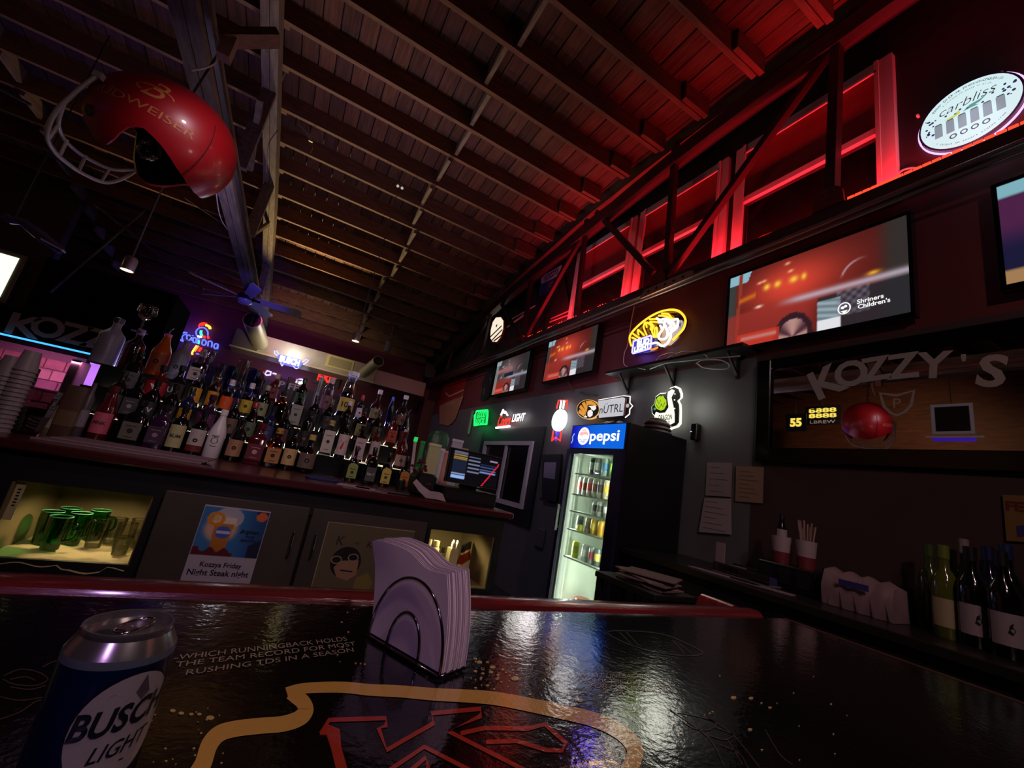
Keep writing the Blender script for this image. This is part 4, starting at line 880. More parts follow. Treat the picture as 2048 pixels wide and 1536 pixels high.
# things on the cooler
t = thing('dark_cloth', 'crumpled black plastic bag lying on the cooler top', 'bag', loc=(2.5, 3.0, zt))
P = [(-.22, 0), (-.2, .03), (-.12, .05), (-.03, .05), (.05, .085), (.12, .06), (.2, .055), (.28, .03), (.3, 0)]
b = MB()
rg = []
for k in range(9):
    x = 2.33+k*.045; q = sin(pi*(k+.5)/9)**.5; rg.append([(x, 2.85-p[0]*q, zt+.001+p[1]*q*(.8+.35*sin(k*2.3+i))) for i, p in enumerate(P)])
b.rings(rg).build('bag', mat('bag_black', '#121014', .35, bump=.6, bscale=20), t, smooth=50)
t = thing('folded_cap', 'stack of dark folded cloths on the right of the cooler top', 'cloth', loc=(2.75, 2.55, zt))
for i, (dx, dy, hh_) in enumerate(((.14, .12, .035), (.13, .115, .035), (.12, .10, .04), (.085, .07, .03))):
    MB().lathe([(dx*.9, 0), (dx, hh_*.35), (dx*.97, hh_*.7), (dx*.8, hh_)], 20, c=(2.72, 2.56, zt+.001+i*.035), sy=.85).build('fold', mat('cloth_fold_%d' % (i % 2), ('#3a2a2c', '#4c383a')[i % 2], .6), t, smooth=50)
# ================================================================== BACK BAR
CZ = -.2; BY = 2.72
REDW = mat('counter_red_wood', '#4a1a1e', .3, noise=.3, nscale=4, stretch=(.6, 6, 6), coat=.3)
CABB = mat('cabinet_black', '#121014', .55, noise=.2, nscale=6); CABG = mat('cabinet_grey', '#4a4038', .55, noise=.12, nscale=5)
t = thing('back_bar_counter', 'long dark red wood counter top of the back bar under the bottles', 'counter', loc=(0, 3.3, CZ-.045))
MB().bbox((-3.2, BY-.05, CZ-.045), (1.54, 4.6, CZ), .008).build('worktop', REDW, t)
t = thing('back_bar_cabinet', 'black back bar cabinet with lit open bays and grey doors', 'cabinet', loc=(0, 3.3, FL))
zc_ = CZ-.046
def bk(lo, hi, nm='carcass', m=CABB): return MB().box(lo, hi).build(nm, m, t)
bk((-3.2, BY, zc_-.13), (1.5, 4.5, zc_)); bk((-3.2, BY, FL), (1.5, 4.5, -.86))
bk((-3.2, BY, -.86), (-.995, 4.5, zc_-.13)); bk((-.485, BY, -.86), (-.455, 4.5, zc_-.13)); bk((.95, BY, -.86), (.972, 4.5, zc_-.13)); bk((1.446, BY, -.86), (1.5, 4.5, zc_-.13))
bk((-.455, BY+.02, -.86), (.95, BY+.06, zc_-.13))
bayw = mat('bay_wall', '#7c6a48', .6)
def bay(x0, x1, zb_, nm):
    for lo, hi in (((x0, BY+.55, zb_), (x1, BY+.57, zc_-.131)), ((x0, BY+.02, zb_-.02), (x1, BY+.57, zb_)), ((x0-.001, BY+.01, zb_), (x0+.008, BY+.55, zc_-.131)), ((x1-.008, BY+.01, zb_), (x1+.001, BY+.55, zc_-.131))):
        MB().box(lo, hi).build('bay_lining', bayw, t)
bay(-.995, -.485, -.70, 'l'); bk((-.995, BY, -.86), (-.485, BY+.02, -.70)); bay(.972, 1.446, -.72, 'r'); bk((.972, BY, -.86), (1.446, BY+.02, -.72))
spot('bay_light_left', (-.72, BY+.22, -.375), (-.72, BY+.22, -.70), 10, (1, .82, .42), 150, .5, .03)
spot('bay_light_right', (1.15, BY+.1, -.375), (1.2, BY+.2, -.7), 9, (1, .86, .45), 150, .5, .03)
st = MB().box((-.985, BY+.03, -.55), (-.955, BY+.034, -.385)).build('shelf_standard', mat('standard_cream', '#cabb8c', .5), t)
b = MB()
for i in range(6): b.box((-.974, BY+.028, -.49+i*.014), (-.964, BY+.0301, -.484+i*.014))
b.build('slot', BLACKM, st, kind='stuff')
for x0, x1 in ((-.445, .232), (.248, .94)):
    d_ = MB().bbox((x0, BY-.012, -1.15), (x1, BY+.018, -.338), .004).build('door', CABG, t)
    hx = x1-.05 if x0 < 0 else x0+.05
    MB().tube([(hx, BY-.012, -.47), (hx, BY-.035, -.475), (hx, BY-.035, -.60), (hx, BY-.012, -.605)], .006, 8).build('handle', CHROME, d_, smooth=50)
# poster on the left door
M = FB((-.112, BY-.0145, -.575)); t = thing('steak_night_poster', 'poster with a beer glass on blue above friday steak night words', 'poster', M=M)
def beer(u, v):
    if u < .012 or u > .988 or v < .012 or v > .988: return (.78, .74, .78)
    if v < .36: return (.74, .68, .73)
    c = lerp3((.22, .48, .72), (.10, .28, .50), sstep(.5, 1, u)); q = (v-.36)/.64
    d = sqrt((u-.33)**2/.07+(q-.55)**2/.09); c = lerp3(c, (.90, .70, .58), sstep(1.15, .7, d))
    if sqrt((u-.40)**2+(q-.78)**2*1.1) < .22: c = lerp3(c, (.95, .82, .78), .7)
    if abs(u-.36) < .10+.07*q and q < .72: c = lerp3((.72, .42, .12), (.90, .58, .16), q)
    if abs(u-.36) < .17 and .66 < q < .78: c = (.95, .88, .82)
    rr = sqrt((u-.22)**2+((q-.74)*.9)**2)
    if .07 < rr < .13: c = (.92, .58, .12)
    if rr < .05: c = (.95, .75, .3)
    if sqrt((u-.37)**2+((q-.48)*.9)**2) < .115: c = (.30, .38, .75)
    if abs(q-.48) < .03 and abs(u-.37) < .1: c = (.85, .85, .95)
    if q < .13+.05*sin(u*30) and u < .6: c = (.38, .08, .12)
    if u > .80 and (q < .25+.8*(u-.8) or q > .95-.3*(1-u)): c = lerp3(c, (.06, .08, .16), .8)
    if sqrt((u-.89)**2+((q-.86)*.9)**2) < .085: c = (.92, .42, .22)
    return c
picture('print', vmat('poster_print', 0, .6), t, .304, .385, 64, 84, beer, z=0)
b = MB(); b.text('Kozzys Friday', .0, -.098, width=.185, z=.0015, bold=.02); b.text('Night Steak night', 0, -.138, width=.27, z=.0015, bold=.02); b.text('Brighten', .082, .075, width=.09, z=.0015, shear=.4, bold=.03); b.text('YOUR', .088, .053, height=.012, z=.0015, shear=.3, bold=.03); b.text('SEASON', .085, .034, width=.075, z=.0015, shear=.3, bold=.03)
b.build('lettering', mat('poster_ink', '#1c1a2a', .6), t, world=False)
# framed picture on the right door
M = FB((.605, BY-.0145, -.71)); t = thing('cartoon_poster', 'tan poster of a dark haired cartoon player with round glasses behind the napkins', 'poster', M=M)
W0, H0 = .52, .62
MB().box((-W0/2, -H0/2, -.001), (W0/2, H0/2, .002)).build('sheet', mat('cartoon_tan', '#6c5e44', .6), t, world=False)
b = MB(); b.ribbon([(-W0/2, -H0/2), (-W0/2, H0/2), (W0/2, H0/2)], .006, .002, .003); b.build('edge', mat('cartoon_edge', '#a89878', .6), t, world=False)
b = MB(); b.text('K', -.17, .215, height=.05, z=.003, shear=.1); b.text('My', -.07, .205, height=.02, z=.003); b.text('Kozzys', .06, .20, height=.05, z=.003, shear=.2); b.build('lettering', mat('cartoon_ink', '#2c2018', .6), t, world=False)
hx, hy = -.11, .085
MB().disc((hx, hy+.015), .085, .0021, .003, 24).build('hair', mat('cartoon_dark', '#16120e', .6), t, world=False)
MB().prism([(hx-.06, hy-.02), (hx-.03, hy+.02), (hx+.07, hy+.03), (hx+.075, hy-.05), (hx+.03, hy-.085), (hx-.03, hy-.07)], .0031, .004).build('face', mat('cartoon_skin', '#a87c60', .6), t, world=False)
for dx in (-.055, .035): MB().ribbon([(hx+dx+.028*cos(a), hy+.035+.02*sin(a)+dx*.2) for a in [2*pi*i/16 for i in range(16)]], .006, .0041, .005, closed=True).build('glasses', mat('cartoon_pale', '#a09078', .6), t, world=False)
MB().ribbon([(hx-.02, hy-.03), (hx+.05, hy-.035)], .007, .0041, .005).build('mouth', MATS['cartoon_dark'], t, world=False)
MB().prism([(-.22, -.14), (-.13, -.06), (.0, -.05), (.10, -.16), (.12, -.3), (-.2, -.3)], .0021, .003).build('jersey', MATS['cartoon_dark'], t, world=False)
MB().prism([(-.03, .02), (.03, .05), (.07, -.0), (.05, -.08), (.0, -.11), (-.04, -.06)], .0031, .004).build('ball', mat('cartoon_gold', '#8a7438', .6), t, world=False)
for x, y in ((-.235, -.11), (-.10, -.12)): MB().prism([(x, y), (x+.02, y+.03), (x+.05, y), (x+.06, y-.04), (x+.015, y-.03)], .0031, .004).build('glove', MATS['cartoon_pale'], t, world=False)
# bay contents
CLOTH = mat('bar_towel', '#cdb88a', .9, bump=.5, bscale=40)
t = thing('bar_towel', 'cream towel spread under the glasses in the left open bay', 'towel', loc=(-.74, BY+.25, -.7))
b = MB(); nx, ny = 22, 14
for j in range(ny+1):
    for i in range(nx+1):
        x = -.985+.49*i/nx; y = BY-.004+.50*j/ny; z = -.694+.006*sin(i*1.3+j*.7)*sin(j*1.1)
        if j == 0: z = -.715-.012*(1+sin(i*.9))*.6 - (.02 if 11 < i < 19 else 0)
        b.v.append((x, y, z))
for j in range(ny):
    for i in range(nx): a = j*(nx+1)+i; b.f.append((a, a+1, a+nx+2, a+nx+1))
b.build('cloth', CLOTH, t, smooth=60)
GG = glass('green_glass', '#62cc80', gloss=.08); GC = glass('clear_glass', '#e6e6df', gloss=.10); GB = glass('violet_lit_glass', '#7c86d8', gloss=.1)  # last one: violet light put into the tint of clear glass
def tumbler(label, x, y, z, r, h, m, group, name='beer_glass', handle=False, up=True):
    t = thing(name, label, 'glass', loc=(x, y, z), group=group)
    pr = [(r*.8, 0), (r*.8, .012), (r*.82, .02), (r, h*.75), (r, h)] if up else [(r, 0), (r, h*.25), (r*.85, h-.02), (r*.83, h-.002)]
    MB().lathe(pr, 20, cap=False).build('wall', m, t, world=False, smooth=50)
    MB().lathe([(r*.78, .001), (r*.78, .014)] if up else [(r*.8, h-.012), (r*.8, h)], 20).build('bottom', m, t, world=False)
    MB().tube([(r*cos(a), r*sin(a), h if up else 0.003) for a in [2*pi*i/20 for i in range(20)]], .0022, 6, closed=True).build('rim', GC if m is not GG else mat('green_rim', '#60b080', .1), t, world=False, smooth=60)
    if handle: MB().tube(bez([(r*.9, 0, h*.8), (r+.03, 0, h*.75), (r+.033, 0, h*.4), (r*.85, 0, h*.25)], 4), .006, 8).build('handle', m, t, world=False, smooth=60)
    return t
for i, (x, y) in enumerate(((-.83, BY+.15), (-.90, BY+.26), (-.80, BY+.29), (-.88, BY+.40), (-.76, BY+.42))):
    tumbler(['green beer mug at the front left of the left open bay', 'green beer mug against the left side of the left open bay', 'green beer mug just behind the front green one', 'green beer mug at the back left corner of the left open bay', 'green beer mug at the back middle of the left open bay'][i],
            x, y, -.687, .042, .15, GG, 'glasses in the left open bay', handle=True)
for i, (x, y) in enumerate(((-.70, BY+.24), (-.66, BY+.35), (-.59, BY+.24), (-.57, BY+.38))):
    tumbler(['clear tumbler in the middle of the left open bay', 'clear tumbler behind the middle one in the left open bay', 'clear tumbler right of the middle in the left open bay', 'clear tumbler at the back right of the left open bay'][i], x, y, -.687, .04, .13, GC, 'glasses in the left open bay')
for i, (x, y) in enumerate(((-.565, BY+.13), (-.53, BY+.48), (-.535, BY+.30))):
    tumbler(['short clear glass at the front right of the left open bay', 'short clear glass at the far right corner of the left open bay', 'short clear glass by the right side of the left open bay'][i], x, y, -.687, .037, .085, GC, 'glasses in the left open bay')
# right bay: jars and small sauce bottles
def sauce(label, x, y, z=-.716, body='#8a2410', cap='#1a1512', h=.16):
    t = thing('sauce_bottle', label, 'bottle', loc=(x, y, z), group='sauce bottles in the right open bay')
    MB().lathe([(.02, 0), (.022, .004), (.022, h*.55), (.009, h*.75), (.009, h*.86)], 14).build('body', mat('sauce_'+body, body, .15, coat=.4), t, world=False, smooth=40)
    MB().lathe([(.0225, h*.15), (.0225, h*.5)], 14, cap=False).build('label', mat('sauce_lab', '#d8c890', .5), t, world=False, smooth=40)
    MB().lathe([(.0095, h*.72), (.0095, h*.8)], 10, cap=False).build('neck_label', mat('sauce_neck', '#e0c890', .5), t, world=False)
    MB().lathe([(.011, h*.82), (.011, h), (.008, h+.002)], 10).build('cap', mat('sauce_cap', cap, .3), t, world=False, smooth=40)
L6 = ['front', 'second', 'third', 'fourth', 'fifth', 'rearmost']
for i in range(6): sauce('small red sauce bottle in the right open bay, %s of its row' % L6[i], 1.265+.026*i, BY+.10+.035*i, h=.245)
for i, (x, w_, h, c, lab) in enumerate(((1.03, .018, .255, '#c8b890', 'slim pale jar at the left edge of the right open bay'), (1.08, .026, .25, '#d8c890', 'square cream box with a printed lid in the right open bay'), (1.135, .022, .21, '#3a3020', 'dark jar between the cream boxes in the right open bay'))):
    t = thing('jar', lab, 'jar', loc=(x, BY+.14, -.716))
    MB().lathe([(w_, 0), (w_, h*.8), (w_*.8, h*.85)], 16, e=4).build('body', mat('jar_'+c, c, .5), t, world=False, smooth=40); MB().lathe([(w_*.85, h*.86), (w_*.85, h)], 16, e=3).build('lid', mat('jarlid_%d' % i, ('#e8dcb0', '#e0d498', '#1a1610')[i], .4), t, world=False, smooth=40)
t = thing('packet_holder', 'cream caddy stuffed with sugar packets beside the sauce bottles', 'caddy', loc=(1.205, BY+.12, -.716))
MB().box((1.175, BY+.09, -.716), (1.235, BY+.16, -.50)).build('box', mat('caddy_cream', '#cfc28a', .6), t)
for i in range(6): MB().beam((1.179+.01*i, BY+.10+.01*(i % 3), -.51), (1.183+.01*i+.003*sin(i*3), BY+.10+.01*(i % 3), -.455+.01*sin(i*2)), .003, .03, (0, 1, 0)).build('packet', mat('packet', '#e6dcb8', .7), t)
# ---------------------------------------------------------------- liquor tiers
TB, TA, TC = -.05, .13, .31
TIERM = mat('tier_black', '#0c0b0d', .25)
EDG = glow('tier_edge', '#ffe8c0', .9)
for nm, y0, y1, z, lab in (('low', 3.70, 3.878, TB, 'lowest black bottle step with glowing front edge on the back bar'), ('mid', 3.88, 4.058, TA, 'middle black bottle step with glowing front edge'), ('top', 4.06, 4.28, TC, 'top black bottle step carrying the tallest bottles')):
    st = thing('bottle_step', lab, 'shelf', loc=(-.1, (y0+y1)/2, CZ), group='stepped bottle shelves on the back bar')
    MB().box((-1.3, y0, CZ+.001), (1.02, y1, z)).build('step', TIERM, st)
    for i in range(14):
        if y0 > 4.0 or (i*7) % 5 in (0, 3): continue
        xa = -1.28+i*.165
        MB().box((xa, y0-.003, z-.010), (xa+.12, y0-.0002, z-.004)).build('light_strip', EDG, st)
strip('tier_light', (-1.25, 3.865, TB+.004), (1.0, 3.865, TB+.004), (0, -.5, 1), 3, (1, .85, .6), .015); strip('tier_light_upper', (-1.25, 4.045, TA+.004), (1.0, 4.045, TA+.004), (0, -.5, 1), 3.5, (1, .88, .66), .015)
strip('tier_fill_top', (-1.25, 4.265, TC+.004), (1.0, 4.265, TC+.004), (0, -.6, 1), 22, (.62, .5, 1), .015)  # violet fill added behind the top bottles, no strip on this step
# bottle kinds: profile as fractions of radius / height
PROF = {
 'round': [(.92, 0), (1, .015), (1, .60), (.92, .66), (.55, .74), (.36, .80), (.34, .93), (.4, .935), (.4, .96)],
 'square': [(.92, 0), (1, .015), (1, .62), (.85, .68), (.42, .74), (.36, .80), (.36, .93), (.42, .94), (.42, .96)],
 'slope': [(.92, 0), (1, .015), (1, .52), (.8, .64), (.5, .78), (.36, .88), (.36, .95), (.4, .96)],
 'squat': [(.85, 0), (1, .03), (1, .38), (.9, .52), (.45, .64), (.3, .70), (.3, .88), (.36, .9), (.36, .92)],
 'slim': [(.92, 0), (1, .01), (1, .70), (.8, .78), (.5, .84), (.45, .95), (.5, .96)],
 'cone': [(.95, 0), (1, .015), (.98, .45), (.80, .55), (.62, .8), (.55, .97), (.6, .98)],
 'flask': [(.85, 0), (1, .05), (1, .50), (.8, .60), (.35, .66), (.3, .72), (.3, .88), (.36, .9)]}
EXPO = {'square': 5, 'flask': 2.6}
def bcol(name):
    return {'clear': glass('clear_bottle', '#d8dade', gloss=.10), 'frost': mat('frost_bottle', '#8c88a0', .4), 'amber': glass('amber_bottle', '#8a4410', gloss=.08), 'brown': glass('brown_bottle', '#3a1808', gloss=.08),
            'green': glass('green_bottle', '#285a24', gloss=.08), 'dark': mat('dark_bottle', '#0e0b0c', .08, coat=.3), 'red': mat('red_bottle', '#4a0c12', .12, coat=.3), 'purple': mat('purple_bottle', '#2e1434', .12, coat=.3), 'white': mat('white_bottle', '#d4ccd0', .35),
            'blue': mat('blue_bottle', '#161c3c', .1, coat=.3), 'orange': mat('orange_bottle', '#c05418', .15, coat=.3), 'gold': glass('gold_bottle', '#d09030', gloss=.08), 'bluec': GB}[name]
GRP = {1: 'bottles in the front row of the back bar', 0: 'bourbon bottles in front of the right end', 2: 'bottles on the lowest step', 3: 'bottles on the middle step', 4: 'bottles on the top step'}
ROWS = {0: (3.36, CZ), 1: (3.60, CZ), 2: (3.79, TB), 3: (3.97, TA), 4: (4.17, TC)}
DEFCAP = '#141012'
def bottle(row, lx, ly, H, r, kind, gc, lab, desc, cap=DEFCAP, txt=None, tc='#201818', arch=False, pour=False, lz=(.12, .5), band=None, dy=0):
    H *= 1.08; r *= (1.22 if row else 1.12); Y_, zb_ = ROWS[row]; Y_ += dy; x = A(lx, ly, Y=Y_).x
    t = thing('liquor_bottle', desc, 'bottle', loc=(x, Y_, zb_), group=GRP[row])
    e = EXPO.get(kind, 2); pr = [(a*r, b_*H) for a, b_ in PROF[kind]]; sy = .6 if kind == 'flask' else 1
    g = bcol(gc); MB().lathe(pr, 24 if e > 2 else 18, e=e, sy=sy).build('body', g, t, world=False, smooth=45)
    if gc in ('clear', 'amber', 'brown', 'gold', 'green'):
        lc = {'clear': '#b0a8b0', 'amber': '#a04c10', 'brown': '#5a240c', 'gold': '#d89a30', 'green': '#2c6a28'}[gc]
        MB().lathe([(a*r*.9, max(.004, b_*H)) for a, b_ in PROF[kind] if b_ <= .66], 14, e=e, sy=sy).build('liquid', glass('liquid_'+gc, lc, gloss=.02), t, world=False, smooth=45)
    if lab:
        z0, z1 = lz[0]*H, lz[1]*H; R = r*1.012; hw_ = radians(68 if e > 2 else 62)
        if kind in ('square', 'flask'):
            yy = -r*sy*1.01-.0012; wd = r*.86
            P = [(-wd, z0), (wd, z0), (wd, z1)]+([(wd*cos(a), z1+(z1-z0)*.28*sin(a)) for a in [pi*i/10 for i in range(1, 10)]] if arch else [])+[(-wd, z1)]
            MB().prism(P, 0, .002).xf(FB((0, yy+.001, 0))).build('label', mat('lab_'+lab, lab, .5), t, world=False)
            if band: MB().prism([(-wd, z0), (wd, z0), (wd, z0+(z1-z0)*.3), (-wd, z0+(z1-z0)*.3)], .0021, .003).xf(FB((0, yy+.001, 0))).build('label_band', mat('lab_'+band, band, .5), t, world=False)
        else:
            MB().lathe([(R, z0), (R, z1)], 12, cap=False, a0=-pi/2-hw_, a1=-pi/2+hw_).build('label', mat('lab_'+lab, lab, .5), t, world=False, smooth=60); yy = -R
            if band: MB().lathe([(R+.0008, z0), (R+.0008, z0+(z1-z0)*.28)], 12, cap=False, a0=-pi/2-hw_, a1=-pi/2+hw_).build('label_band', mat('lab_'+band, band, .5), t, world=False, smooth=60)
        b = MB(); zm = (z0+z1)/2
        if txt: b.text(txt, 0, zm, width=min(r*1.25, r*.5*len(txt)+r*.45), height=(z1-z0)*.5 if len(txt) == 1 else None, z=0, bold=.07 if len(txt) == 1 else .03)
        else:
            b.ribbon([(-r*.5, zm+(z1-z0)*.28), (r*.5, zm+(z1-z0)*.28)], .004, 0, .001); b.disc((0, zm), r*.28, 0, .001, 10); b.ribbon([(-r*.4, z0+(z1-z0)*.14), (r*.4, z0+(z1-z0)*.14)], .003, 0, .001)
        if kind not in ('square', 'flask'):
            b.v = [((R+.0015)*sin(p[0]/R), -(R+.0015)*cos(p[0]/R), p[1]) for p in b.v]
        else: b.xf(FB((0, yy-.0018, 0)))
        b.build('label_print', mat('ltx_'+tc, tc, .5), t, world=False)
    nr = PROF[kind][-1][0]*r; zt_ = PROF[kind][-1][1]*H
    if pour:
        MB().lathe([(nr*1.02, zt_-.012), (nr*1.05, zt_+.006), (nr*.4, zt_+.012)], 12).build('stopper', mat('cap_'+cap, cap, .3), t, world=False, smooth=40)
        MB().tube([(0, 0, zt_+.01), (0, 0, zt_+.03), (.008, 0, zt_+.05), (.02, 0, zt_+.062)], .004, 8).build('pourer', CHROME, t, world=False, smooth=60)
    else: MB().lathe([(nr*1.08, zt_-.02), (nr*1.08, zt_+.018), (nr*.9, zt_+.022)], 14).build('cap', mat('cap_'+cap, cap, .3), t, world=False, smooth=40)
    return t
B = bottle
# front row, left to right
B(1, 205, 845, .32, .043, 'slope', 'red', '#b85068', 'dark red bottle with pink label, leftmost in the front row', txt='PINK', cap='#501018')
B(1, 262, 870, .27, .046, 'square', 'dark', '#5c584e', 'dark square bottle with dull grey-green label, second in the front row')
B(1, 311, 878, .27, .044, 'square', 'purple', '#3a2238', 'purple-black square bottle, third in the front row', tc='#8a7088')
B(1, 350, 880, .28, .04, 'round', 'brown', '#b0a878', 'bottle with tall yellowish label, fourth in the front row', lz=(.1, .6), txt='RUM')
B(1, 393, 880, .28, .042, 'round', 'dark', '#b8a8a4', 'dark bottle with white label over a dark red band, left of the white bottle', band='#6a1c20', lz=(.08, .58))
B(1, 432, 877, .31, .043, 'slope', 'white', None, 'all white rum bottle with black round emblem in the front row', cap='#e0d8dc')
wb = [o for o in sc.objects if o.name.startswith('liquor_bottle')][-1]
b = MB(); b.disc((0, .12), .022, 0, .001, 16); b.text('rum', 0, .15, width=.04, z=0, bold=.03); b.ribbon([(-.02, .085), (0, .08), (.02, .085)], .004, 0, .001); R_ = .0535
b.v = [(R_*sin(p[0]/R_), -R_*cos(p[0]/R_), p[1]) for p in b.v]; b.build('printed_emblem', mat('emblem_black', '#1c181c', .5), wb, world=False)
B(1, 470, 893, .28, .041, 'round', 'amber', '#a87c5c', 'amber bottle with tan label just right of the white rum bottle', pour=True)
B(1, 511, 900, .27, .048, 'square', 'red', '#5c1422', 'broad square bottle with deep red label in the front row', tc='#c88890', cap='#601018')
B(1, 549, 900, .26, .043, 'square', 'gold', '#b07840', 'golden bottle with orange-tan label in the front row', cap='#b89040')
B(1, 583, 898, .29, .041, 'round', 'brown', '#c8a870', 'brown bottle with cream label and dark crest near the middle of the front row', pour=True)
B(1, 613, 920, .27, .052, 'squat', 'brown', '#6a584c', 'round shouldered crown whisky bottle with oval grey label', cap='#c8a860')
B(0, 704, 940, .25, .036, 'flask', 'brown', '#8a9a4c', 'flat bourbon bottle with green arched label', arch=True, cap='#1a1410', lz=(.1, .42))
B(0, 739, 948, .25, .037, 'square', 'dark', '#4c4844', 'square black-label whiskey bottle between the green and yellow labels', txt='No 7', tc='#c0b8b0', lz=(.1, .48))
B(0, 771, 950, .25, .036, 'flask', 'brown', '#c8b04c', 'flat bourbon bottle with yellow arched label', arch=True, lz=(.1, .44))
B(0, 807, 957, .25, .036, 'flask', 'brown', '#b87828', 'flat bourbon bottle with orange arched label, rightmost in front', arch=True, lz=(.1, .44))
# lowest step
B(2, 228, 800, .29, .04, 'round', 'dark', '#4a4048', 'dark bottle above the pink-labelled one, first on the lowest step')
B(2, 262, 815, .28, .04, 'square', 'dark', '#3c3a40', 'black square bottle second on the lowest step', tc='#8a8890')
B(2, 298, 815, .28, .04, 'round', 'dark', '#232026', 'black bottle with white letters, left of the yellow-band bottle on the lowest step', txt='UV', tc='#c8c0c8')
B(2, 336, 822, .28, .04, 'round', 'dark', '#2a262c', 'second black bottle with white letters on the lowest step', txt='UV', tc='#a8a0a8')
B(2, 374, 815, .28, .036, 'round', 'blue', '#b88420', 'bottle with mustard yellow band behind the purple one', lz=(.25, .5))
B(2, 413, 835, .27, .052, 'squat', 'purple', '#5a2450', 'round purple glass bottle with dark cap on the lowest step', tc='#c080b0', cap='#281428')
B(2, 462, 845, .27, .038, 'round', 'dark', '#6a5448', 'dark bottle behind the white rum bottle on the lowest step', cap='#4a1c1c')
B(2, 497, 858, .27, .038, 'slope', 'green', '#5c6a50', 'green glass bottle with a red neck on the lowest step', cap='#a82028')
B(2, 534, 862, .27, .04, 'round', 'blue', '#35305c', 'dark blue bottle on the lowest step', tc='#8a88b8')
B(2, 566, 860, .27, .036, 'round', 'dark', '#5c3440', 'dark bottle with plum label on the lowest step')
B(2, 610, 868, .30, .036, 'slim', 'dark', '#1e1a1c', 'slim black bottle standing above the crown whisky bottle', tc='#9a8860')
B(2, 655, 882, .26, .04, 'square', 'clear', '#c4bab0', 'square bottle with off-white label left of the red seven', cap='#b8a060', lz=(.08, .72))
B(2, 686, 884, .30, .038, 'round', 'dark', '#d0b8b4', 'dark bottle whose white label carries a big red seven', txt='7', tc='#c02830', lz=(.08, .6))
B(2, 717, 897, .27, .039, 'square', 'amber', '#c0a4a8', 'whiskey bottle with pinkish white figure label right of the red seven', lz=(.05, .66))
B(2, 750, 892, .28, .037, 'round', 'red', '#b8a8a4', 'dark red bottle with white and black label right of the figure label', lz=(.25, .62))
B(2, 800, 917, .34, .043, 'squat', 'red', '#b09080', 'long-necked red bottle with cream label at the right end of the lowest step', pour=True, cap='#a8a0a0', lz=(.06, .32))
# middle step
B(3, 262, 760, .29, .042, 'square', 'dark', '#4c4a50', 'large dark square bottle at the left of the middle step')
B(3, 314, 778, .24, .058, 'squat', 'red', '#9a1020', 'round bright red bottle with a white V on the middle step', txt='V', tc='#e0d8e0', cap='#181418')
B(3, 352, 775, .27, .05, 'squat', 'dark', '#2c2a30', 'round black bottle with white letters right of the red V bottle', txt='UV', tc='#c0b8c0')
B(3, 390, 790, .27, .035, 'round', 'clear', '#c89028', 'clear bottle with deep yellow label on the middle step')
B(3, 424, 798, .27, .034, 'round', 'gold', '#d08828', 'bottle with golden orange label left of the bright orange one')
B(3, 453, 803, .24, .037, 'round', 'clear', '#e05418', 'bottle with bright orange label on the middle step', tc='#f0a060', cap='#c8c0c0')
B(3, 474, 806, .25, .028, 'slim', 'blue', '#24306a', 'slim dark blue bottle between the orange and yellow labels', tc='#8080b0')
B(3, 492, 812, .25, .037, 'round', 'clear', '#c0a830', 'bottle with bright yellow label on the middle step', cap='#d0c8c8')
B(3, 522, 822, .26, .036, 'slope', 'green', '#8a9470', 'pale green glass bottle on the middle step', cap='#9a9a80')
B(3, 557, 824, .24, .042, 'square', 'gold', None, 'clear square bottle half full of gold liquor on the middle step')
B(3, 592, 826, .26, .04, 'square', 'green', '#8c9088', 'dark green bottle with large grey label on the middle step', cap='#1c3a20', lz=(.06, .66))
B(3, 625, 832, .27, .036, 'round', 'dark', '#2a2a34', 'dark bottle right of the grey-labelled green bottle', cap='#181820')
B(3, 655, 838, .27, .036, 'round', 'dark', '#3a3034', 'black bottle under the red-lit glass on the middle step', cap='#5c5450')
B(3, 692, 840, .29, .036, 'round', 'dark', None, 'black bottle with a white neck label on the middle step', cap='#d8ccc8')
B(3, 720, 856, .26, .04, 'square', 'amber', '#7a7440', 'amber square bottle with olive label on the middle step')
B(3, 752, 860, .27, .037, 'round', 'amber', '#4a2c14', 'amber brown bottle on the middle step right of the olive label', cap='#3a2010')
B(3, 783, 868, .27, .038, 'square', 'red', '#a03820', 'bottle with brick red label near the right end of the middle step')
B(3, 806, 873, .30, .036, 'slope', 'amber', '#5a2018', 'tall amber bottle at the right end of the middle step', pour=True)
# top step
B(4, 212, 705, .34, .062, 'round', 'frost', None, 'big frosted grey bottle leftmost on the top step', cap='#3a3a50', lz=(.1, .5))
B(4, 268, 700, .30, .05, 'round', 'clear', None, 'clear bottle under the stemmed goblet on the top step', cap='#8878a0')
B(4, 312, 735, .33, .052, 'slope', 'orange', '#a04420', 'orange bottle with pink lit collar on the top step', pour=True, cap='#e070c0')
B(4, 355, 735, .31, .048, 'round', 'frost', '#8a8aa8', 'frosted bluish bottle right of the orange one', pour=True, cap='#8070a8')
B(4, 388, 762, .25, .044, 'square', 'clear', '#a89c98', 'bottle with large off-white label below the beer neon', cap='#b0a8a8')
B(4, 515, 780, .24, .03, 'round', 'clear', None, 'clear bottle with red stopper on the top step', cap='#c02020', pour=True)
B(4, 546, 785, .22, .034, 'round', 'red', '#6a2830', 'small plum bottle left of the letter glasses', cap='#c8a890')
B(4, 602, 790, .24, .038, 'round', 'green', '#3a5c34', 'green bottle under the white neon on the top step', cap='#1c4020')
B(4, 655, 795, .30, .04, 'slim', 'clear', '#7a4c58', 'tall clear cylinder bottle below the red exit sign', cap='#c8b8c0')
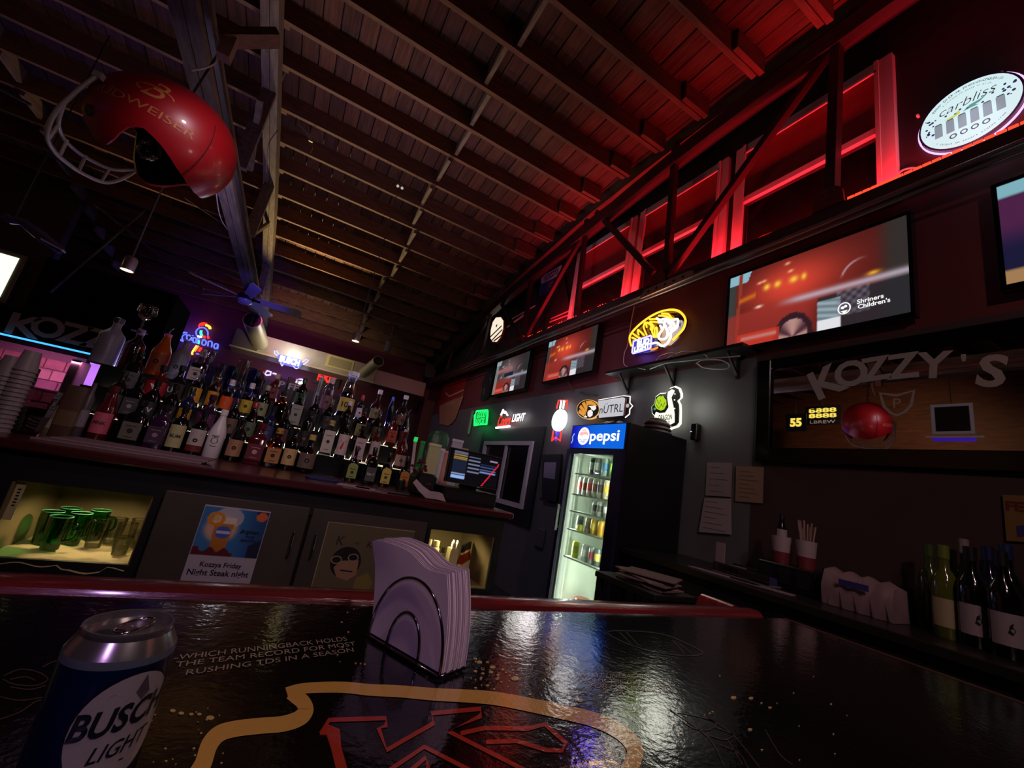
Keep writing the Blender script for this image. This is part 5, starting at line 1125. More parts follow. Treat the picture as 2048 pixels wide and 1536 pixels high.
B(4, 697, 790, .40, .06, 'cone', 'clear', '#c8b050', 'tallest tapering clear bottle with a round emblem on yellow label', cap='#e8e4f0', lz=(.12, .42), txt='100')
B(4, 725, 800, .22, .028, 'round', 'clear', '#d8ccd8', 'small pale bottle right of the tallest bottle', cap='#b83038')
B(4, 753, 815, .32, .047, 'squat', 'gold', '#7c7c50', 'clear bottle with olive label on the right part of the top step', cap='#e0dce8', lz=(.15, .42))
B(4, 783, 812, .28, .02, 'slim', 'bluec', None, 'thin blue-lit bottle behind the amber one', cap='#3868d0', dy=.05)
B(4, 806, 822, .33, .052, 'squat', 'amber', '#6a4428', 'round shouldered amber bottle at the right end of the top step', cap='#d8d0d0', lz=(.12, .4))
# glassware on the top step
def glassware(label, px_, py_, r, h, m=GC, z=TC, Y_=4.17, up=True, stem=False):
    r *= 1.15; h *= 1.1
    x = A(px_, py_, Y=Y_).x; t = thing('goblet' if stem else 'tall_glass', label, 'glass', loc=(x, Y_, z), group='clear glassware among the bottles')
    if stem: pr = [(r*.8, 0), (r*.8, .005), (.006, .012), (.006, h*.45), (r*.6, h*.55), (r, h*.75), (r*.9, h)]
    else: pr = [(r*.75, 0), (r*.8, .01), (r, h)] if up else [(r, 0), (r*.75, h)]
    MB().lathe(pr, 20, cap=not stem and not up).build('bowl', m, t, world=False, smooth=50)
    MB().tube([(pr[-1][0]*cos(a), pr[-1][0]*sin(a), h) for a in [2*pi*i/20 for i in range(20)]], .0025, 6, closed=True).build('rim', GC, t, world=False, smooth=60)
    return t
glassware('big stemmed goblet standing highest above the left bottles', 268, 690, .055, .20, z=TC+.305, stem=True)
glassware('tall glass catching the beer neon colours', 400, 760, .042, .17, z=TC+.0, Y_=4.17).location.z += .12
for i, (x, y, r, h, m) in enumerate(((430, 770, .03, .2, GC), (452, 772, .035, .2, GB), (474, 770, .038, .27, GC), (495, 785, .036, .22, GB), (560, 790, .034, .2, GC), (578, 790, .04, .22, GC), (632, 795, .022, .28, GC))):
    glassware(['clear glass just right of the white-labelled top bottle', 'violet lit glass second from the white-labelled top bottle', 'tallest violet lit glass in the middle of the top step', 'violet lit glass left of the red-stoppered bottle', 'clear glass left of the white lettered glass', 'glass with white letters below the white neon', 'narrow clear glass by the white board'][i], x, y, r, h, m, Y_=4.17)
c = A(578, 772, Y=4.12); M = FB((c.x, 4.122, c.z)); b = MB(); b.text('P FF', 0, 0, width=.16, height=.055, z=0, bold=.02)
b.build('glass_lettering', mat('pale_letters', '#b8b4b0', .5), [o for o in sc.objects if o.get('label', '').startswith('glass with white letters')][0], M=None)
gl = [o for o in sc.objects if o.name.startswith('glass_lettering')][-1]; gl.data.transform(ROOTM[gl.parent.name].inverted() @ M @ ROOTM[gl.parent.name])
a = A(628, 812, Y=4.24); c = A(643, 752, Y=4.24)
MB().box((a.x-.015, 4.26, TC+.001), (a.x+.02, 4.27, c.z)).build('white_board', mat('white_board', '#c8c0c4', .5), None, origin=(a.x, 4.26, TC), label='narrow white board standing left of the red exit sign', cat='board')
# left end of the counter: cup stacks, glass jar, papers
CUPM = mat('plastic_cup', '#8c7c84', .45)
for i, (px_, py_, n) in enumerate(((22, 870, 15), (-12, 870, 13))):
    p = A(px_, py_, Z=CZ); x, y = p.x, min(p.y, 3.0); y = 3.0; x = A(px_, 800, Y=y).x
    for k in range(n):
        t = thing('plastic_cup', 'pale plastic cup in the %s stack at the far left' % ('right-hand' if i == 0 else 'left-hand'), 'cup', loc=(x, y, CZ+k*.022), group='%s stack of plastic cups' % ('right-hand' if i == 0 else 'left-hand'))
        MB().lathe([(.045, 0.0), (.032, .105)], 16).build('wall', CUPM, t, world=False, smooth=50)
        MB().tube([(.045*cos(a_), .045*sin(a_), .003) for a_ in [2*pi*q/16 for q in range(16)]], .0035, 6, closed=True).build('rim', CUPM, t, world=False, smooth=60)
a = A(22, 740, Y=3.02); t = thing('dark_label_box', 'black box with pale letters above the cup stack', 'box', loc=(a.x, 3.1, a.z))
MB().bbox((a.x-.11, 3.09, a.z-.06), (a.x+.05, 3.16, a.z+.04), .004).build('box', BLACKM, t); b = MB(); b.text('EM', 0, 0, width=.1, z=0, bold=.03); b.xf(FB((a.x-.03, 3.088, a.z-.01))).build('lettering', mat('box_letter', '#8a8088', .5), t)
x = A(66, 820, Y=3.1).x; t = thing('glass_jar', 'large faceted glass jar at the left end of the counter', 'jar', loc=(x, 3.1, CZ))
MB().lathe([(.05, 0), (.065, .02), (.075, .1), (.08, .2), (.085, .24)], 10, cap=False).build('wall', glass('jar_glass', '#9a9090', gloss=.14), t, world=False); MB().lathe([(.045, .002), (.06, .03), (.068, .14)], 12).build('contents', mat('jar_contents', '#3a3228', .8, noise=.5, nscale=40), t, world=False)
MB().tube([(.085*cos(a_), .085*sin(a_), .24) for a_ in [2*pi*q/16 for q in range(16)]], .004, 6, closed=True).build('rim', GC, t, world=False, smooth=60)
x = A(115, 830, Y=3.3).x
for i, (px_, py_, w_, h, c_, lab) in enumerate(((112, 830, .03, .17, '#6a5848', 'brown squeeze bottle right of the glass jar'), (148, 810, .05, .3, '#4a3428', 'tall brown carton between the jar and the bottles'), (178, 800, .028, .34, '#3c3038', 'dark slim bottle left of the pink-labelled one'))):
    x = A(px_, py_, Y=3.45).x; t = thing('carton' if i == 1 else 'bottle', lab, 'carton' if i == 1 else 'bottle', loc=(x, 3.45, CZ))
    MB().lathe([(w_*.95, 0), (w_, .01), (w_, h*.7), (w_*.45 if i != 1 else w_, h*.82), (w_*.4 if i != 1 else w_*.98, h)], 16, e=6 if i == 1 else 2).build('body', mat('clutter_%d' % i, c_, .4), t, world=False, smooth=40)
    MB().lathe([(w_*1.02, h*.2), (w_*1.02, h*.5)], 14, e=6 if i == 1 else 2, cap=False).build('label', mat('clutlab_%d' % i, ('#9a8c80', '#5c4430', '#786c78')[i], .5), t, world=False, smooth=40)
# menus stacked along the counter front
for i in range(4):
    p0 = A(235, 893, Z=CZ); 
    b = MB().box((-1.05+.03*i, 2.86+.012*i, CZ+.001+i*.007), (-.36+.012*i, 3.06+.01*i, CZ+.0075+i*.007))
    b.build('menu_card', mat('menu_%d' % (i % 2), ('#8a7078', '#6c545c')[i % 2], .7), None, origin=(-.7, 2.95, CZ+i*.007), label=['lowest menu card of the pile along the counter front', 'second lowest menu card of the counter pile', 'second highest menu card of the counter pile', 'topmost menu card of the pile along the counter front'][i], cat='menu', group='menu cards piled on the counter front')
t = thing('towel_strip', 'dark blue folded cloth on the counter edge below the crown bottle', 'cloth', loc=(.2, 3.0, CZ))
p = A(650, 952, Y=3.05); MB().lathe([(.11, 0), (.115, .008), (.11, .016), (.09, .02)], 18, e=3, c=(p.x, 3.05, CZ+.001), sy=.5).build('fold', mat('cloth_blue', '#1c2050', .7), t, smooth=40)
for i, (x0_, y0_, lab) in enumerate(((703, 970, 'white card lying in front of the green-labelled bottle'), (745, 981, 'white card lying below the yellow-labelled bottle'))):
    p = A(x0_, y0_, Z=CZ); MB().box((-.1, -.09, .001), (.1, .09, .004)).build('card', mat('card_%d' % i, '#a88894', .7), None, M=FT((p.x, 2.92 if i == 0 else 2.86, CZ), -12), label=lab, cat='card')
p = A(788, 989, Z=CZ); MB().tube([(-.11, 0, .008), (.11, .02, .008)], .007, 8).build('pen', mat('pen_dark', '#3a343c', .3), None, M=FT((p.x, 2.80, CZ), -6), label='dark pen lying on the counter edge right of the cards', cat='pen')
# crumpled receipt
t = thing('receipt', 'crumpled pinkish receipt curling over the counter edge left of the register', 'paper', loc=(.95, 2.8, CZ))
b = MB(); px_s = [(826, 962), (838, 985), (850, 990), (870, 998), (892, 1003)]
L_ = [A(x, y, Y=2.85) for x, y in ((833, 958), (846, 972), (860, 982), (878, 984), (886, 988))]; R2 = [A(x, y, Y=2.76) for x, y in ((826, 965), (838, 982), (852, 996), (872, 998), (891, 1004))]
b.v = [tuple(p) for pr in zip(L_, R2) for p in pr]; b.f = [(2*i, 2*i+1, 2*i+3, 2*i+2) for i in range(4)]
for q in range(len(b.v)): x, y, z = b.v[q]; b.v[q] = (x, y, max(z, CZ+.004) if y > 2.7 else z)
n0 = len(b.v); b.v += [(x, y, z-.002) for x, y, z in b.v]; b.f += [tuple(i+n0 for i in f)[::-1] for f in list(b.f)]
b.build('paper', mat('receipt_pink', '#b098a0', .8), t)
# ---------------------------------------------------------------- register
t = thing('pos_terminal', 'touch screen register with glowing order list and a red line reflection', 'register', loc=(1.3, 2.95, CZ))
M = FB((1.27, 2.9, .052), 0, -4)
MB().bbox((-.215, -.12, -.03), (.215, .125, 0), .006).xf(M).build('housing', mat('pos_housing', '#141216', .25), t)
b = MB(); b.ribbon([(-.212, -.117), (.212, -.117), (.212, .122), (-.212, .122)], .007, .0, .003, closed=True); b.xf(M).build('chrome_edge', mat('pos_edge', '#77757c', .25, metal=.8), t)
def pos(u, v):
    c = (.035, .03, .05)
    if .05 < u < .33:
        if v > .9: c = (.35, .35, .45)
        elif .70 < v < .88: c = (.66, .54, .28) if int(v*34) % 2 else (.25, .2, .12)
        elif .3 < v: c = (.10, .12, .20)
        elif .24 < v < .29: c = (.5, .55, .7)
        elif .12 < v < .22: c = (.55, .68, .9)
    if .36 < u < .60 and .35 < v < .88 and int(v*24) % 3 == 0: c = (.42, .44, .55)
    if .62 < u < .95 and .40 < v < .72: c = lerp3((.14, .18, .32), (.5, .58, .8), .5+.5*sin(v*60)) if int(v*22) % 2 else c
    if .8 < u < .96 and .84 < v < .88: c = (.6, .5, .6)
    d = abs((u-.70)-(v-.02)*.38/1.0*1.0)
    if d < .012 and v < .85: c = (.95, .12, .25)
    return c
o = picture('screen', vmat('pos_picture', emit=1.0, rough=.1), t, .395, .22, 66, 40, pos, z=.0015); o.data.transform(ROOTM[t.name].inverted() @ M)
MB().bbox((1.05, 2.86, CZ+.001), (1.475, 3.22, CZ+.10), .006).build('cash_drawer', mat('drawer_black', '#131114', .4), t)
MB().box((1.07, 2.855, CZ+.02), (1.455, 2.861, CZ+.08)).build('drawer_front', mat('drawer_front', '#1c1a1c', .4), t)
MB().beam((1.27, 2.96, CZ+.1), (1.27, 2.93, .02), .12, .05).build('stand', BLACKM, t)
MB().box((1.16, 2.86, -.085), (1.40, 2.88, -.073)).build('tray_edge', CHROME, t)
t = thing('receipt_printer', 'black receipt printer left of the register screen', 'printer', loc=(.97, 3.05, CZ))
MB().bbox((.88, 2.98, CZ+.001), (1.035, 3.18, CZ+.16), .02).build('housing', BLACKM, t); MB().cbox((.975, 2.978, CZ+.09), (.018, .002, .006)).build('badge', mat('printer_badge', '#6a1828', .5), t)
# clutter behind the register
CL = [((842, 905), (856, 930), .02, '#2e8a44', 'upright green notebook standing behind the right-hand bottles'), ((870, 898), (850, 870), .03, '#b8b084', 'cream card box behind the printer'), ((880, 905), (858, 885), .02, '#c0b8c4', 'white card beside the cream box'),
      ((893, 912), (872, 890), .05, '#c48078', 'pink lidded tub behind the printer'), ((915, 890), (900, 862), .02, '#b0a8b4', 'tilted white clipboard sheet above the register'), ((923, 905), (905, 890), .04, '#8a7a5c', 'stack of tan papers above the register screen')]
for i, (c_, q, dd, col, lab) in enumerate(CL):
    Yc = 3.35+.04*i; c = A(*c_, Y=Yc); q = A(*q, Y=Yc); hw_, hh_ = (.018, .05, .04, .055, .05, .06)[i], (.09, .04, .035, .04, .045, .04)[i]
    z0 = CZ+.001; top = c.z+hh_; b = MB()
    t = thing(['notebook', 'card_box', 'card', 'lidded_tub', 'clipboard', 'paper_stack'][i], lab, ['notebook', 'box', 'card', 'tub', 'clipboard', 'paper'][i], loc=(c.x, Yc, z0))
    b.bbox((c.x-hw_, Yc, z0), (c.x+hw_, Yc+dd, top), .003).build('body', mat('clut_'+col, col, .6), t)
    MB().bbox((c.x-hw_*1.05, Yc-.004, top-.02), (c.x+hw_*1.05, Yc+dd+.004, top+.003), .002).build('lid' if i in (1, 3) else 'top_edge', mat('clutt_'+col, tuple(min(1, v*1.15) for v in [int(col[1:][k:k+2], 16)/255 for k in (0, 2, 4)]), .6), t)
a = A(829, 935, Y=3.42); c = A(836, 880, Y=3.42)
t = thing('marker_pen', 'white stick with a glowing green end right of the bottles', 'stick', loc=tuple(a)); MB().beam((a.x, 3.42, CZ), (c.x-.02, 3.42, c.z-.02), .02, .02).build('stick', mat('stick_white', '#b8a8ac', .5), t); MB().beam((c.x-.02, 3.42, c.z-.018), (c.x-.018, 3.42, c.z+.02), .026, .026).build('tip', glow('tip_green', '#20d860', .8), t)
t = thing('flower_posy', 'small bunch of dark red blossoms behind the printer', 'flowers', loc=(.85, 3.3, CZ))
rr = random.Random(5)
MB().lathe([(.03, 0), (.035, .07)], 12, c=(.86, 3.3, CZ+.001)).build('pot', BLACKM, t)
for i in range(14):
    p = A(838+rr.uniform(-14, 14), 932+rr.uniform(-12, 12), Y=3.28+rr.uniform(0, .05)); MB().lathe([(.002, -.01), (.014, -.004), (.016, .004), (.004, .012)], 8, c=tuple(p)).build('blossom', mat('blossom', '#6a1c2c', .6), t, smooth=60)
t = thing('green_plastic_bag', 'crumpled green bag on the counter against the far wall corner', 'bag', loc=(1.4, 3.9, CZ)); c = A(880, 868, Y=3.75)
MB().lathe([(.08, 0), (.1, .02), (.1, c.z-CZ-.03), (.07, c.z-CZ+.02), (.02, c.z-CZ+.03)], 14, c=(c.x, 3.75, CZ+.001), sy=.5).build('bag', mat('bag_green', '#1c4a2c', .4, bump=.6, bscale=30), t, smooth=60)
t = thing('small_bottle', 'tiny pale salt shaker at the right end of the back bar', 'shaker', loc=(1.50, 3.0, CZ))
MB().lathe([(.012, 0), (.012, .06), (.008, .07)], 12).build('body', mat('shaker_pale', '#c8bcb0', .4), t, world=False, smooth=40); MB().lathe([(.013, .07), (.013, .085), (.006, .09)], 12).build('cap', CHROME, t, world=False, smooth=40)
# ---------------------------------------------------------------- signs on the back wall
def FBs(p): return FB(p)
M = FB((-2.0, FY-.06, 1.8)); ox, oy, s = 340, 630, 6.827
t = thing('parrot_neon_sign', 'blue neon script beer sign with a coloured parrot on the plum wall', 'neon sign', M=M)
NB2 = glow('neon_blue2', '#4a60ff', 2.4); NT = glow('neon_teal', '#40e0c0', 1.8); NY2 = glow('neon_yel2', '#ffd040', 2.0)
def nn(pts, m, r=.017, closed=False, smooth=True): return neon(M, pts, r, m, 'neon_tube', t, closed, smooth, ox=ox, oy=oy, s=s)
nn([(240, 250), (185, 245), (140, 285), (145, 340), (190, 362)], NB2); nn([(235, 275), (195, 275), (170, 305), (180, 345)], NB2, .010)
nn([(260, 275), (235, 290), (240, 335), (275, 345), (285, 300), (262, 275)], NB2, .012)
nn([(305, 355), (300, 300), (325, 285)], NB2, .012); nn([(345, 310), (320, 325), (322, 370), (352, 378), (362, 335), (345, 312)], NB2, .014); nn([(370, 395), (380, 330), (410, 330)], NB2, .014); nn([(450, 350), (440, 400), (480, 415), (500, 370)], NB2, .014); nn([(450, 350), (470, 340), (500, 370)], NB2, .014)
nn([(520, 430), (530, 365), (575, 375), (570, 445)], NB2, .014); nn([(655, 400), (615, 400), (605, 450), (640, 460), (660, 405), (650, 470)], NB2, .014)
nn([(370, 290), (360, 230), (400, 185), (470, 180), (515, 225), (520, 280)], NB2, .014)
nn([(400, 170), (415, 130), (460, 115), (510, 125)], NR, .017); nn([(430, 150), (480, 130)], NR, .015); nn([(490, 140), (540, 165), (550, 195)], NY2, .025); nn([(430, 215), (425, 255), (440, 285)], NT, .024); nn([(470, 290), (480, 320)], NR, .02); nn([(520, 290), (530, 325)], NR, .02)
nn([(380, 295), (440, 305)], NW, .02); nn([(400, 350), (395, 400)], NT, .016); nn([(370, 420), (310, 510), (310, 545)], NY2, .018); nn([(395, 425), (340, 500)], NO, .016); nn([(430, 450), (395, 500)], NR, .022); nn([(360, 530), (400, 540)], NB2, .012)
for q in (-.15, .15): MB().tube([(q, 0, .03), (q, 0, -.06)], .008, 6).build('standoff', STEEL, t, world=False)
point('parrot_glow', (-2.3, FY-.35, 1.75), 9, (.12, .1, 1), .15)
M = FB((-.3, FY-1.3, 1.75)); t = thing('white_open_neon', 'dazzling white neon with blue end loops in front of the duct', 'neon sign', M=M)
MB().prism(LPs(M, [(1460, 560), (1500, 540), (1600, 560), (1780, 610), (1810, 660), (1780, 715), (1700, 700), (1500, 650)], ox, oy, s), -.02, 0).build('backing', glow('neon_backing', '#7a88ff', .9), t, world=False)
b = MB(); p = LP(M, ox+1635/s, oy+628/s); b.text('BUSCH', 0, 0, width=.36, height=.13, z=.03, bold=.05, M=Matrix.Translation((p[0], p[1], 0))); b.build('lettering', glow('neon_white_hot', '#ffffff', 6), t, world=False)
nn([(1470, 560), (1430, 530), (1425, 490), (1455, 490), (1485, 540)], NBW, .012, smooth=False); nn([(1800, 650), (1860, 610), (1895, 615), (1870, 650), (1820, 680)], NBW, .012, smooth=False)
nn([(1510, 655), (1530, 700), (1545, 670)], NBW, .01); nn([(1680, 700), (1720, 735), (1760, 720)], NBW, .01)
point('white_neon_glow', (-.3, FY-1.5, 1.72), 9, (.85, .88, 1), .15)
M = FB((-.5, FY-.06, 1.5)); t = thing('blue_loop_neon', 'blue neon hand outlines low on the plum wall', 'neon sign', M=M)
nn([(1290, 800), (1330, 765), (1380, 780), (1370, 820), (1320, 825)], NBW, .02, True, False); nn([(1400, 800), (1450, 810), (1470, 860)], NBW, .018); nn([(1720, 905), (1770, 930), (1810, 920)], NW, .03); nn([(1720, 890), (1800, 880), (1830, 920)], NBW, .018)
p = LP(M, ox+1430/s, oy+830/s); MB().tube([(p[0], p[1], .03), (p[0], p[1], -.06)], .008, 6).build('standoff', STEEL, t, world=False)
point('blue_loop_glow', (-.35, FY-.4, 1.45), 5, (.12, .1, 1), .15)
M = FB((.5, FY-.1, 1.75)); t = thing('exit_sign', 'red glowing exit sign on the back wall above the bottles', 'sign', M=M)
p = LP(M, 655, 757); MB().box((p[0]-.28, p[1]-.17, -.099), (p[0]+.28, p[1]+.15, 0)).build('housing', mat('exit_housing', '#3a3030', .5), t, world=False)
b = MB(); b.text('EXIT', p[0], p[1], width=.42, height=.2, z=.004, bold=.06); b.build('lettering', glow('exit_red', '#ff2818', 1.7), t, world=False)
# ================================================================== LAMPS, FAN, HELMET
def pendant(label, px_, Y_, px_top=None):
    c = A(*px_, Y=Y_); t = thing('pendant_lamp', label, 'lamp', loc=(c.x, Y_, c.z), group='chrome pendant spot lamps')
    top = zj(Y_)+.19
    MB().tube([(0, 0, .07), (0, 0, top-c.z)], .006, 6).build('stem', mat('stem_metal', '#5a504c', .4, metal=.5), t, world=False)
    MB().lathe([(.046, -.05), (.048, .05), (.03, .075), (.012, .08)], 20, cap=False).build('shade', mat('lamp_shade', '#c0b4b4', .25, metal=.7), t, world=False, smooth=40)
    MB().lathe([(.04, -.047), (.036, -.035), (.02, -.03)], 16).build('bulb', glow('bulb_warm', '#fff0a0', 4), t, world=False, smooth=60)
    MB().lathe([(.045, top-c.z-.02), (.05, top-c.z)], 16).build('canopy', mat('canopy_metal', '#8a8080', .4, metal=.6), t, world=False)
    spot('pendant_spot', (c.x, Y_, c.z-.055), (c.x, Y_, c.z-2), 10, (1, .85, .55), 80, .7, .03)
    return t
pendant('left chrome pendant lamp hanging by the black bulkhead', (258, 530), 4.4)
pendant('right chrome pendant lamp hanging above the bottles', (713, 675), 5.3)
c = A(800, 374, Y=3.95); t = thing('cable_clip', 'small bright twin bulb fitting on the ceiling above the right pendant', 'lamp', loc=tuple(c))
MB().tube([c, A(797, 345, Y=3.95)], .005, 6).build('stem', STEEL, t)
for dx in (-.022, .022): MB().lathe([(.004, -.014), (.014, -.006), (.012, .008), (.004, .014)], 10, c=(c.x+dx, c.y, c.z)).build('bulb', mat('bulb_pale', '#d8d0c8', .15, emit='#fff0e0', es=.35), t, smooth=60)
a0 = A(595, 245, Z=3.575); yq = a0.y; c = A(620, 295, Y=yq); t = thing('cable_clip', 'grey wire clip dangling under the joists right of the timber truss', 'clip', loc=tuple(c))
MB().tube(bez([a0+Vector((0, 0, .02)), a0, A(610, 262, Y=yq), A(618, 275, Y=yq)], 4), .005, 6).build('wire', GCAB, t); MB().cbox(A(622, 281, Y=yq), (.022, .012, .016)).build('clip', STEEL, t); MB().tube(bez([A(623, 286, Y=yq), A(625, 296, Y=yq), A(621, 306, Y=yq)], 4), .006, 6).build('hook', CHROME, t)
# ceiling fan
hub = A(492, 596, X=-1.04); t = thing('ceiling_fan', 'five blade ceiling fan lit blue at the end of the purple beam', 'fan', loc=tuple(hub))
BLD = mat('fan_blade', '#c8c0b8', .4)
MB().lathe([(.02, .06), (.09, .055), (.11, .02), (.105, -.03), (.02, -.03)], 20, c=tuple(hub)).build('motor', mat('fan_motor', '#1a1822', .35), t, smooth=40)
MB().lathe([(.01, -.105), (.06, -.095), (.095, -.06), (.1, -.035)], 20, c=tuple(hub)).build('light_bowl', mat('fan_bowl', '#a8a0b0', .3), t, smooth=50)
MB().tube([(hub.x, hub.y, hub.z+.06), (hub.x, hub.y, 2.06)], .014, 8).build('downrod', mat('rod_black', '#15131a', .4), t)
MB().lathe([(.05, 2.02-hub.z), (.06, 2.03-hub.z), (.06, 2.049-hub.z)], 16, c=tuple(hub)).build('canopy', MATS['fan_motor'], t, smooth=40)
for k, an in enumerate((4, 76, 148, 220, 292)):
    a = radians(an-8); R = Matrix.Translation(hub) @ Matrix.Rotation(a, 4, 'Z') @ Matrix.Rotation(radians(-24), 4, 'X')
    bl = MB().prism([(.15, -.06), (.70, -.08), (.75, -.06), (.76, .055), (.73, .075), (.15, .06)], -.004, .004).xf(R).build('blade', BLD, t)
    MB().box((.09, -.02, -.012), (.19, .02, -.005)).xf(R).build('blade_iron', MATS['fan_motor'], bl)
# red helmet lamp
REDH = mat('helmet_red', '#98101a', .38, coat=.2, noise=.06, nscale=2); INH = mat('helmet_inside', '#160507', .5); MASK = mat('face_mask', '#b0a4a2', .3)
def edge(ph):   # lower edge elevation (degrees below the crown pole) by azimuth, 0 = face
    a = abs((math.degrees(ph)+180) % 360-180)
    return interp([(0, 76), (26, 76), (40, 84), (50, 112), (60, 134), (72, 140), (84, 131), (94, 114), (104, 107), (118, 112), (140, 124), (160, 131), (180, 133)], a)
def helmet(label, M, S=1.0):
    t = thing('helmet_lamp', label, 'helmet', M=M)
    na, nt_ = 72, 26; ax, ay, az = .335*S, .265*S, .29*S
    def pt(ph, th, k=1.0):
        flap = 1+.10*max(0, cos((abs((ph+pi) % (2*pi)-pi))-radians(62)))**6*sstep(85, 125, math.degrees(th))
        return (ax*k*sin(th)*cos(ph)*flap, ay*k*sin(th)*sin(ph), az*k*cos(th))
    def shell(k):
        b = MB(); b.v.append(pt(0, 0, k))
        for j in range(1, nt_+1):
            for i in range(na):
                ph = 2*pi*i/na; b.v.append(pt(ph, radians(edge(ph))*j/nt_, k))
        for i in range(na): b.f.append((0, 1+i, 1+(i+1) % na))
        for j in range(nt_-1):
            for i in range(na): p = 1+j*na; b.f.append((p+i, p+na+i, p+na+(i+1) % na, p+(i+1) % na))
        return b
    o = shell(1.0).build('shell', REDH, t, world=False, smooth=180)
    b = shell(.955); b.f = [f[::-1] for f in b.f]; b.build('lining', INH, t, world=False, smooth=180)
    b = MB()
    for i in range(na):
        ph = 2*pi*i/na; b.v += [pt(ph, radians(edge(ph)), 1.0), pt(ph, radians(edge(ph)), .955)]
    b.f = [(2*i, 2*((i+1) % na), 2*((i+1) % na)+1, 2*i+1) for i in range(na)]; b.build('rim', mat('helmet_rim', '#c0343a', .3), t, world=False, smooth=180)
    # seam near the back, ear holes, letters, mask
    P = [pt(radians(148), radians(q), 1.004) for q in range(62, 128, 4)]; MB().tube(P, .0022*S, 6).build('seam', mat('seam_dark', '#3c060a', .5), t, world=False)
    for sgn in (1, -1):
        c = Vector(pt(sgn*radians(62), radians(112), 1.003)); n_ = Vector((c.x/ax**2, c.y/ay**2, c.z/az**2)).normalized(); R = n_.to_track_quat('Z', 'Y').to_matrix().to_4x4()
        MB().disc((0, 0), .026*S, -.006, .004, 20).xf(Matrix.Translation(c) @ R).build('ear_hole', BLACKM, t, world=False)
        def wrap(x, y, k=1.006):   # x along the side (towards the face), y up
            ph = sgn*(radians(98)-x/(.30*S)); th = radians(88)-y/(.29*S); return pt(ph, th, k)
        b = MB(); b.text('BUDWEISER', -.01*S, -.005*S, width=.42*S, height=.038*S, z=0)
        b.v = [wrap(p[0] if sgn < 0 else -p[0]*-1 if False else p[0]*(-sgn)*-1, p[1]) if False else wrap(-p[0] if sgn < 0 else -p[0], p[1]) for p in b.v]; b.build('lettering', mat('helmet_gold', '#b8703c', .5), t, world=False)
        b = MB(); b.text('B', -.0*S, .11*S, height=.11*S, z=0, shear=.2); b.ribbon([(.075*S*cos(a), .095*S+.03*S*sin(a)) for a in [2*pi*i/20 for i in range(14)]], .007*S, 0, 0)
        b.v = [wrap(-p[0], p[1]) for p in b.v]; b.build('emblem', MATS['helmet_gold'], t, world=False)
    def mk(pts, r=.0085): return MB().tube(bez([tuple(q*S for q in p) for p in pts], 5), r*S, 8).build('mask_bar', MASK, t, world=False, smooth=60)
    mk([(.17, .262, .04), (.205, .258, -.08), (.235, .245, -.20), (.262, .19, -.295), (.29, .09, -.325), (.295, 0, -.33), (.29, -.09, -.325), (.262, -.19, -.295), (.235, -.245, -.20), (.205, -.258, -.08), (.17, -.262, .04)], .0095)
    mk([(.222, .252, -.14), (.262, .18, -.215), (.30, .08, -.243), (.305, 0, -.25), (.30, -.08, -.243), (.262, -.18, -.215), (.222, -.252, -.14)])
    for y in (-.17, -.06, .06, .17): mk([(.305-y*y*1.3, y, -.245+abs(y)*.12), (.292-y*y*.9, y, -.328+abs(y)*.1)], .007)
    for y in (-.26, .26): MB().cbox((.165*S, y*S, .045*S), (.018*S, .012*S, .014*S)).build('mask_clip', MASK, t, world=False)
    MB().tube([(0, 0, az), (0, 0, az+.35*S)], .006, 6).build('hanging_cord', BLACKM, t, world=False)
    MB().lathe([(.002, -.07), (.04, -.055), (.055, -.015), (.04, .03), (.018, .05), (.018, .09)], 16, c=(.03*S, 0, -.08*S)).build('bulb', glass('bulb_glass', '#e8e0dc', gloss=.15), t, world=False, smooth=60)
    MB().lathe([(.02, 0), (.024, .09*S), (.02, .3*S)], 12, c=(.03*S, 0, .0)).build('bulb_holder', STEEL, t, world=False, smooth=60)
    return t
HM = Matrix(((-.9581, -.2457, .1472, -.997), (.2292, -.9659, -.1208, 2.72), (.1719, -.082, .9817, 1.462), (0, 0, 0, 1)))
helmet('big red football helmet lamp with white face mask hanging at upper left', HM, 1.038)
spot('helmet_spot', (.3, 1.0, .7), (-.7, 2.7, 1.25), 8, (1, .6, .7), 45, .8, .1)
# things only the mirror shows: lit score board and a pale window frame on the far left side
def FL_(p): return Matrix(((0, 0, 1, p[0]), (1, 0, 0, p[1]), (0, 1, 0, p[2]), (0, 0, 0, 1)))
M = FL_(mirrored(1592, 845, -4.2))
t = thing('score_board', 'small hanging score board showing yellow number fifty five in the mirror', 'score board', M=M)
MB().box((-.22, -.2, -.03), (.22, .2, 0)).build('housing', BLACKM, t, world=False); b = MB(); b.text('55', 0, 0, height=.2, z=.002, bold=.05); b.v = [(-x, y, z) for x, y, z in b.v]; b.build('digits', glow('digit_yellow', '#ffe860', 1.6), t, world=False)
MB().tube([(0, .2, -.01), (0, 1.0, -.01)], .008, 6).build('hanger', STEEL, t, world=False)
M = FL_(mirrored(1645, 826, -4.4)); t = thing('score_board', 'wide hanging score board with two rows of yellow segments in the mirror', 'score board', M=M)
MB().box((-.35, -.26, -.03), (.35, .16, 0)).build('housing', BLACKM, t, world=False); b = MB(); b.text('8888', 0, .06, width=.55, height=.1, z=.002, bold=.03); b.text('8888', 0, -.06, width=.55, height=.1, z=.002, bold=.03); b.build('digits', MATS['digit_yellow'], t, world=False)
b = MB(); b.text('LBREW', 0, -.2, width=.5, height=.07, z=.002); b.v = [(-x, y, z) for x, y, z in b.v]; b.build('lettering', mat('sb_letter', '#c0b8b0', .5, emit='#c0b8b0', es=.3), t, world=False)
MB().tube([(0, .16, -.01), (0, 1.0, -.01)], .008, 6).build('hanger', STEEL, t, world=False)
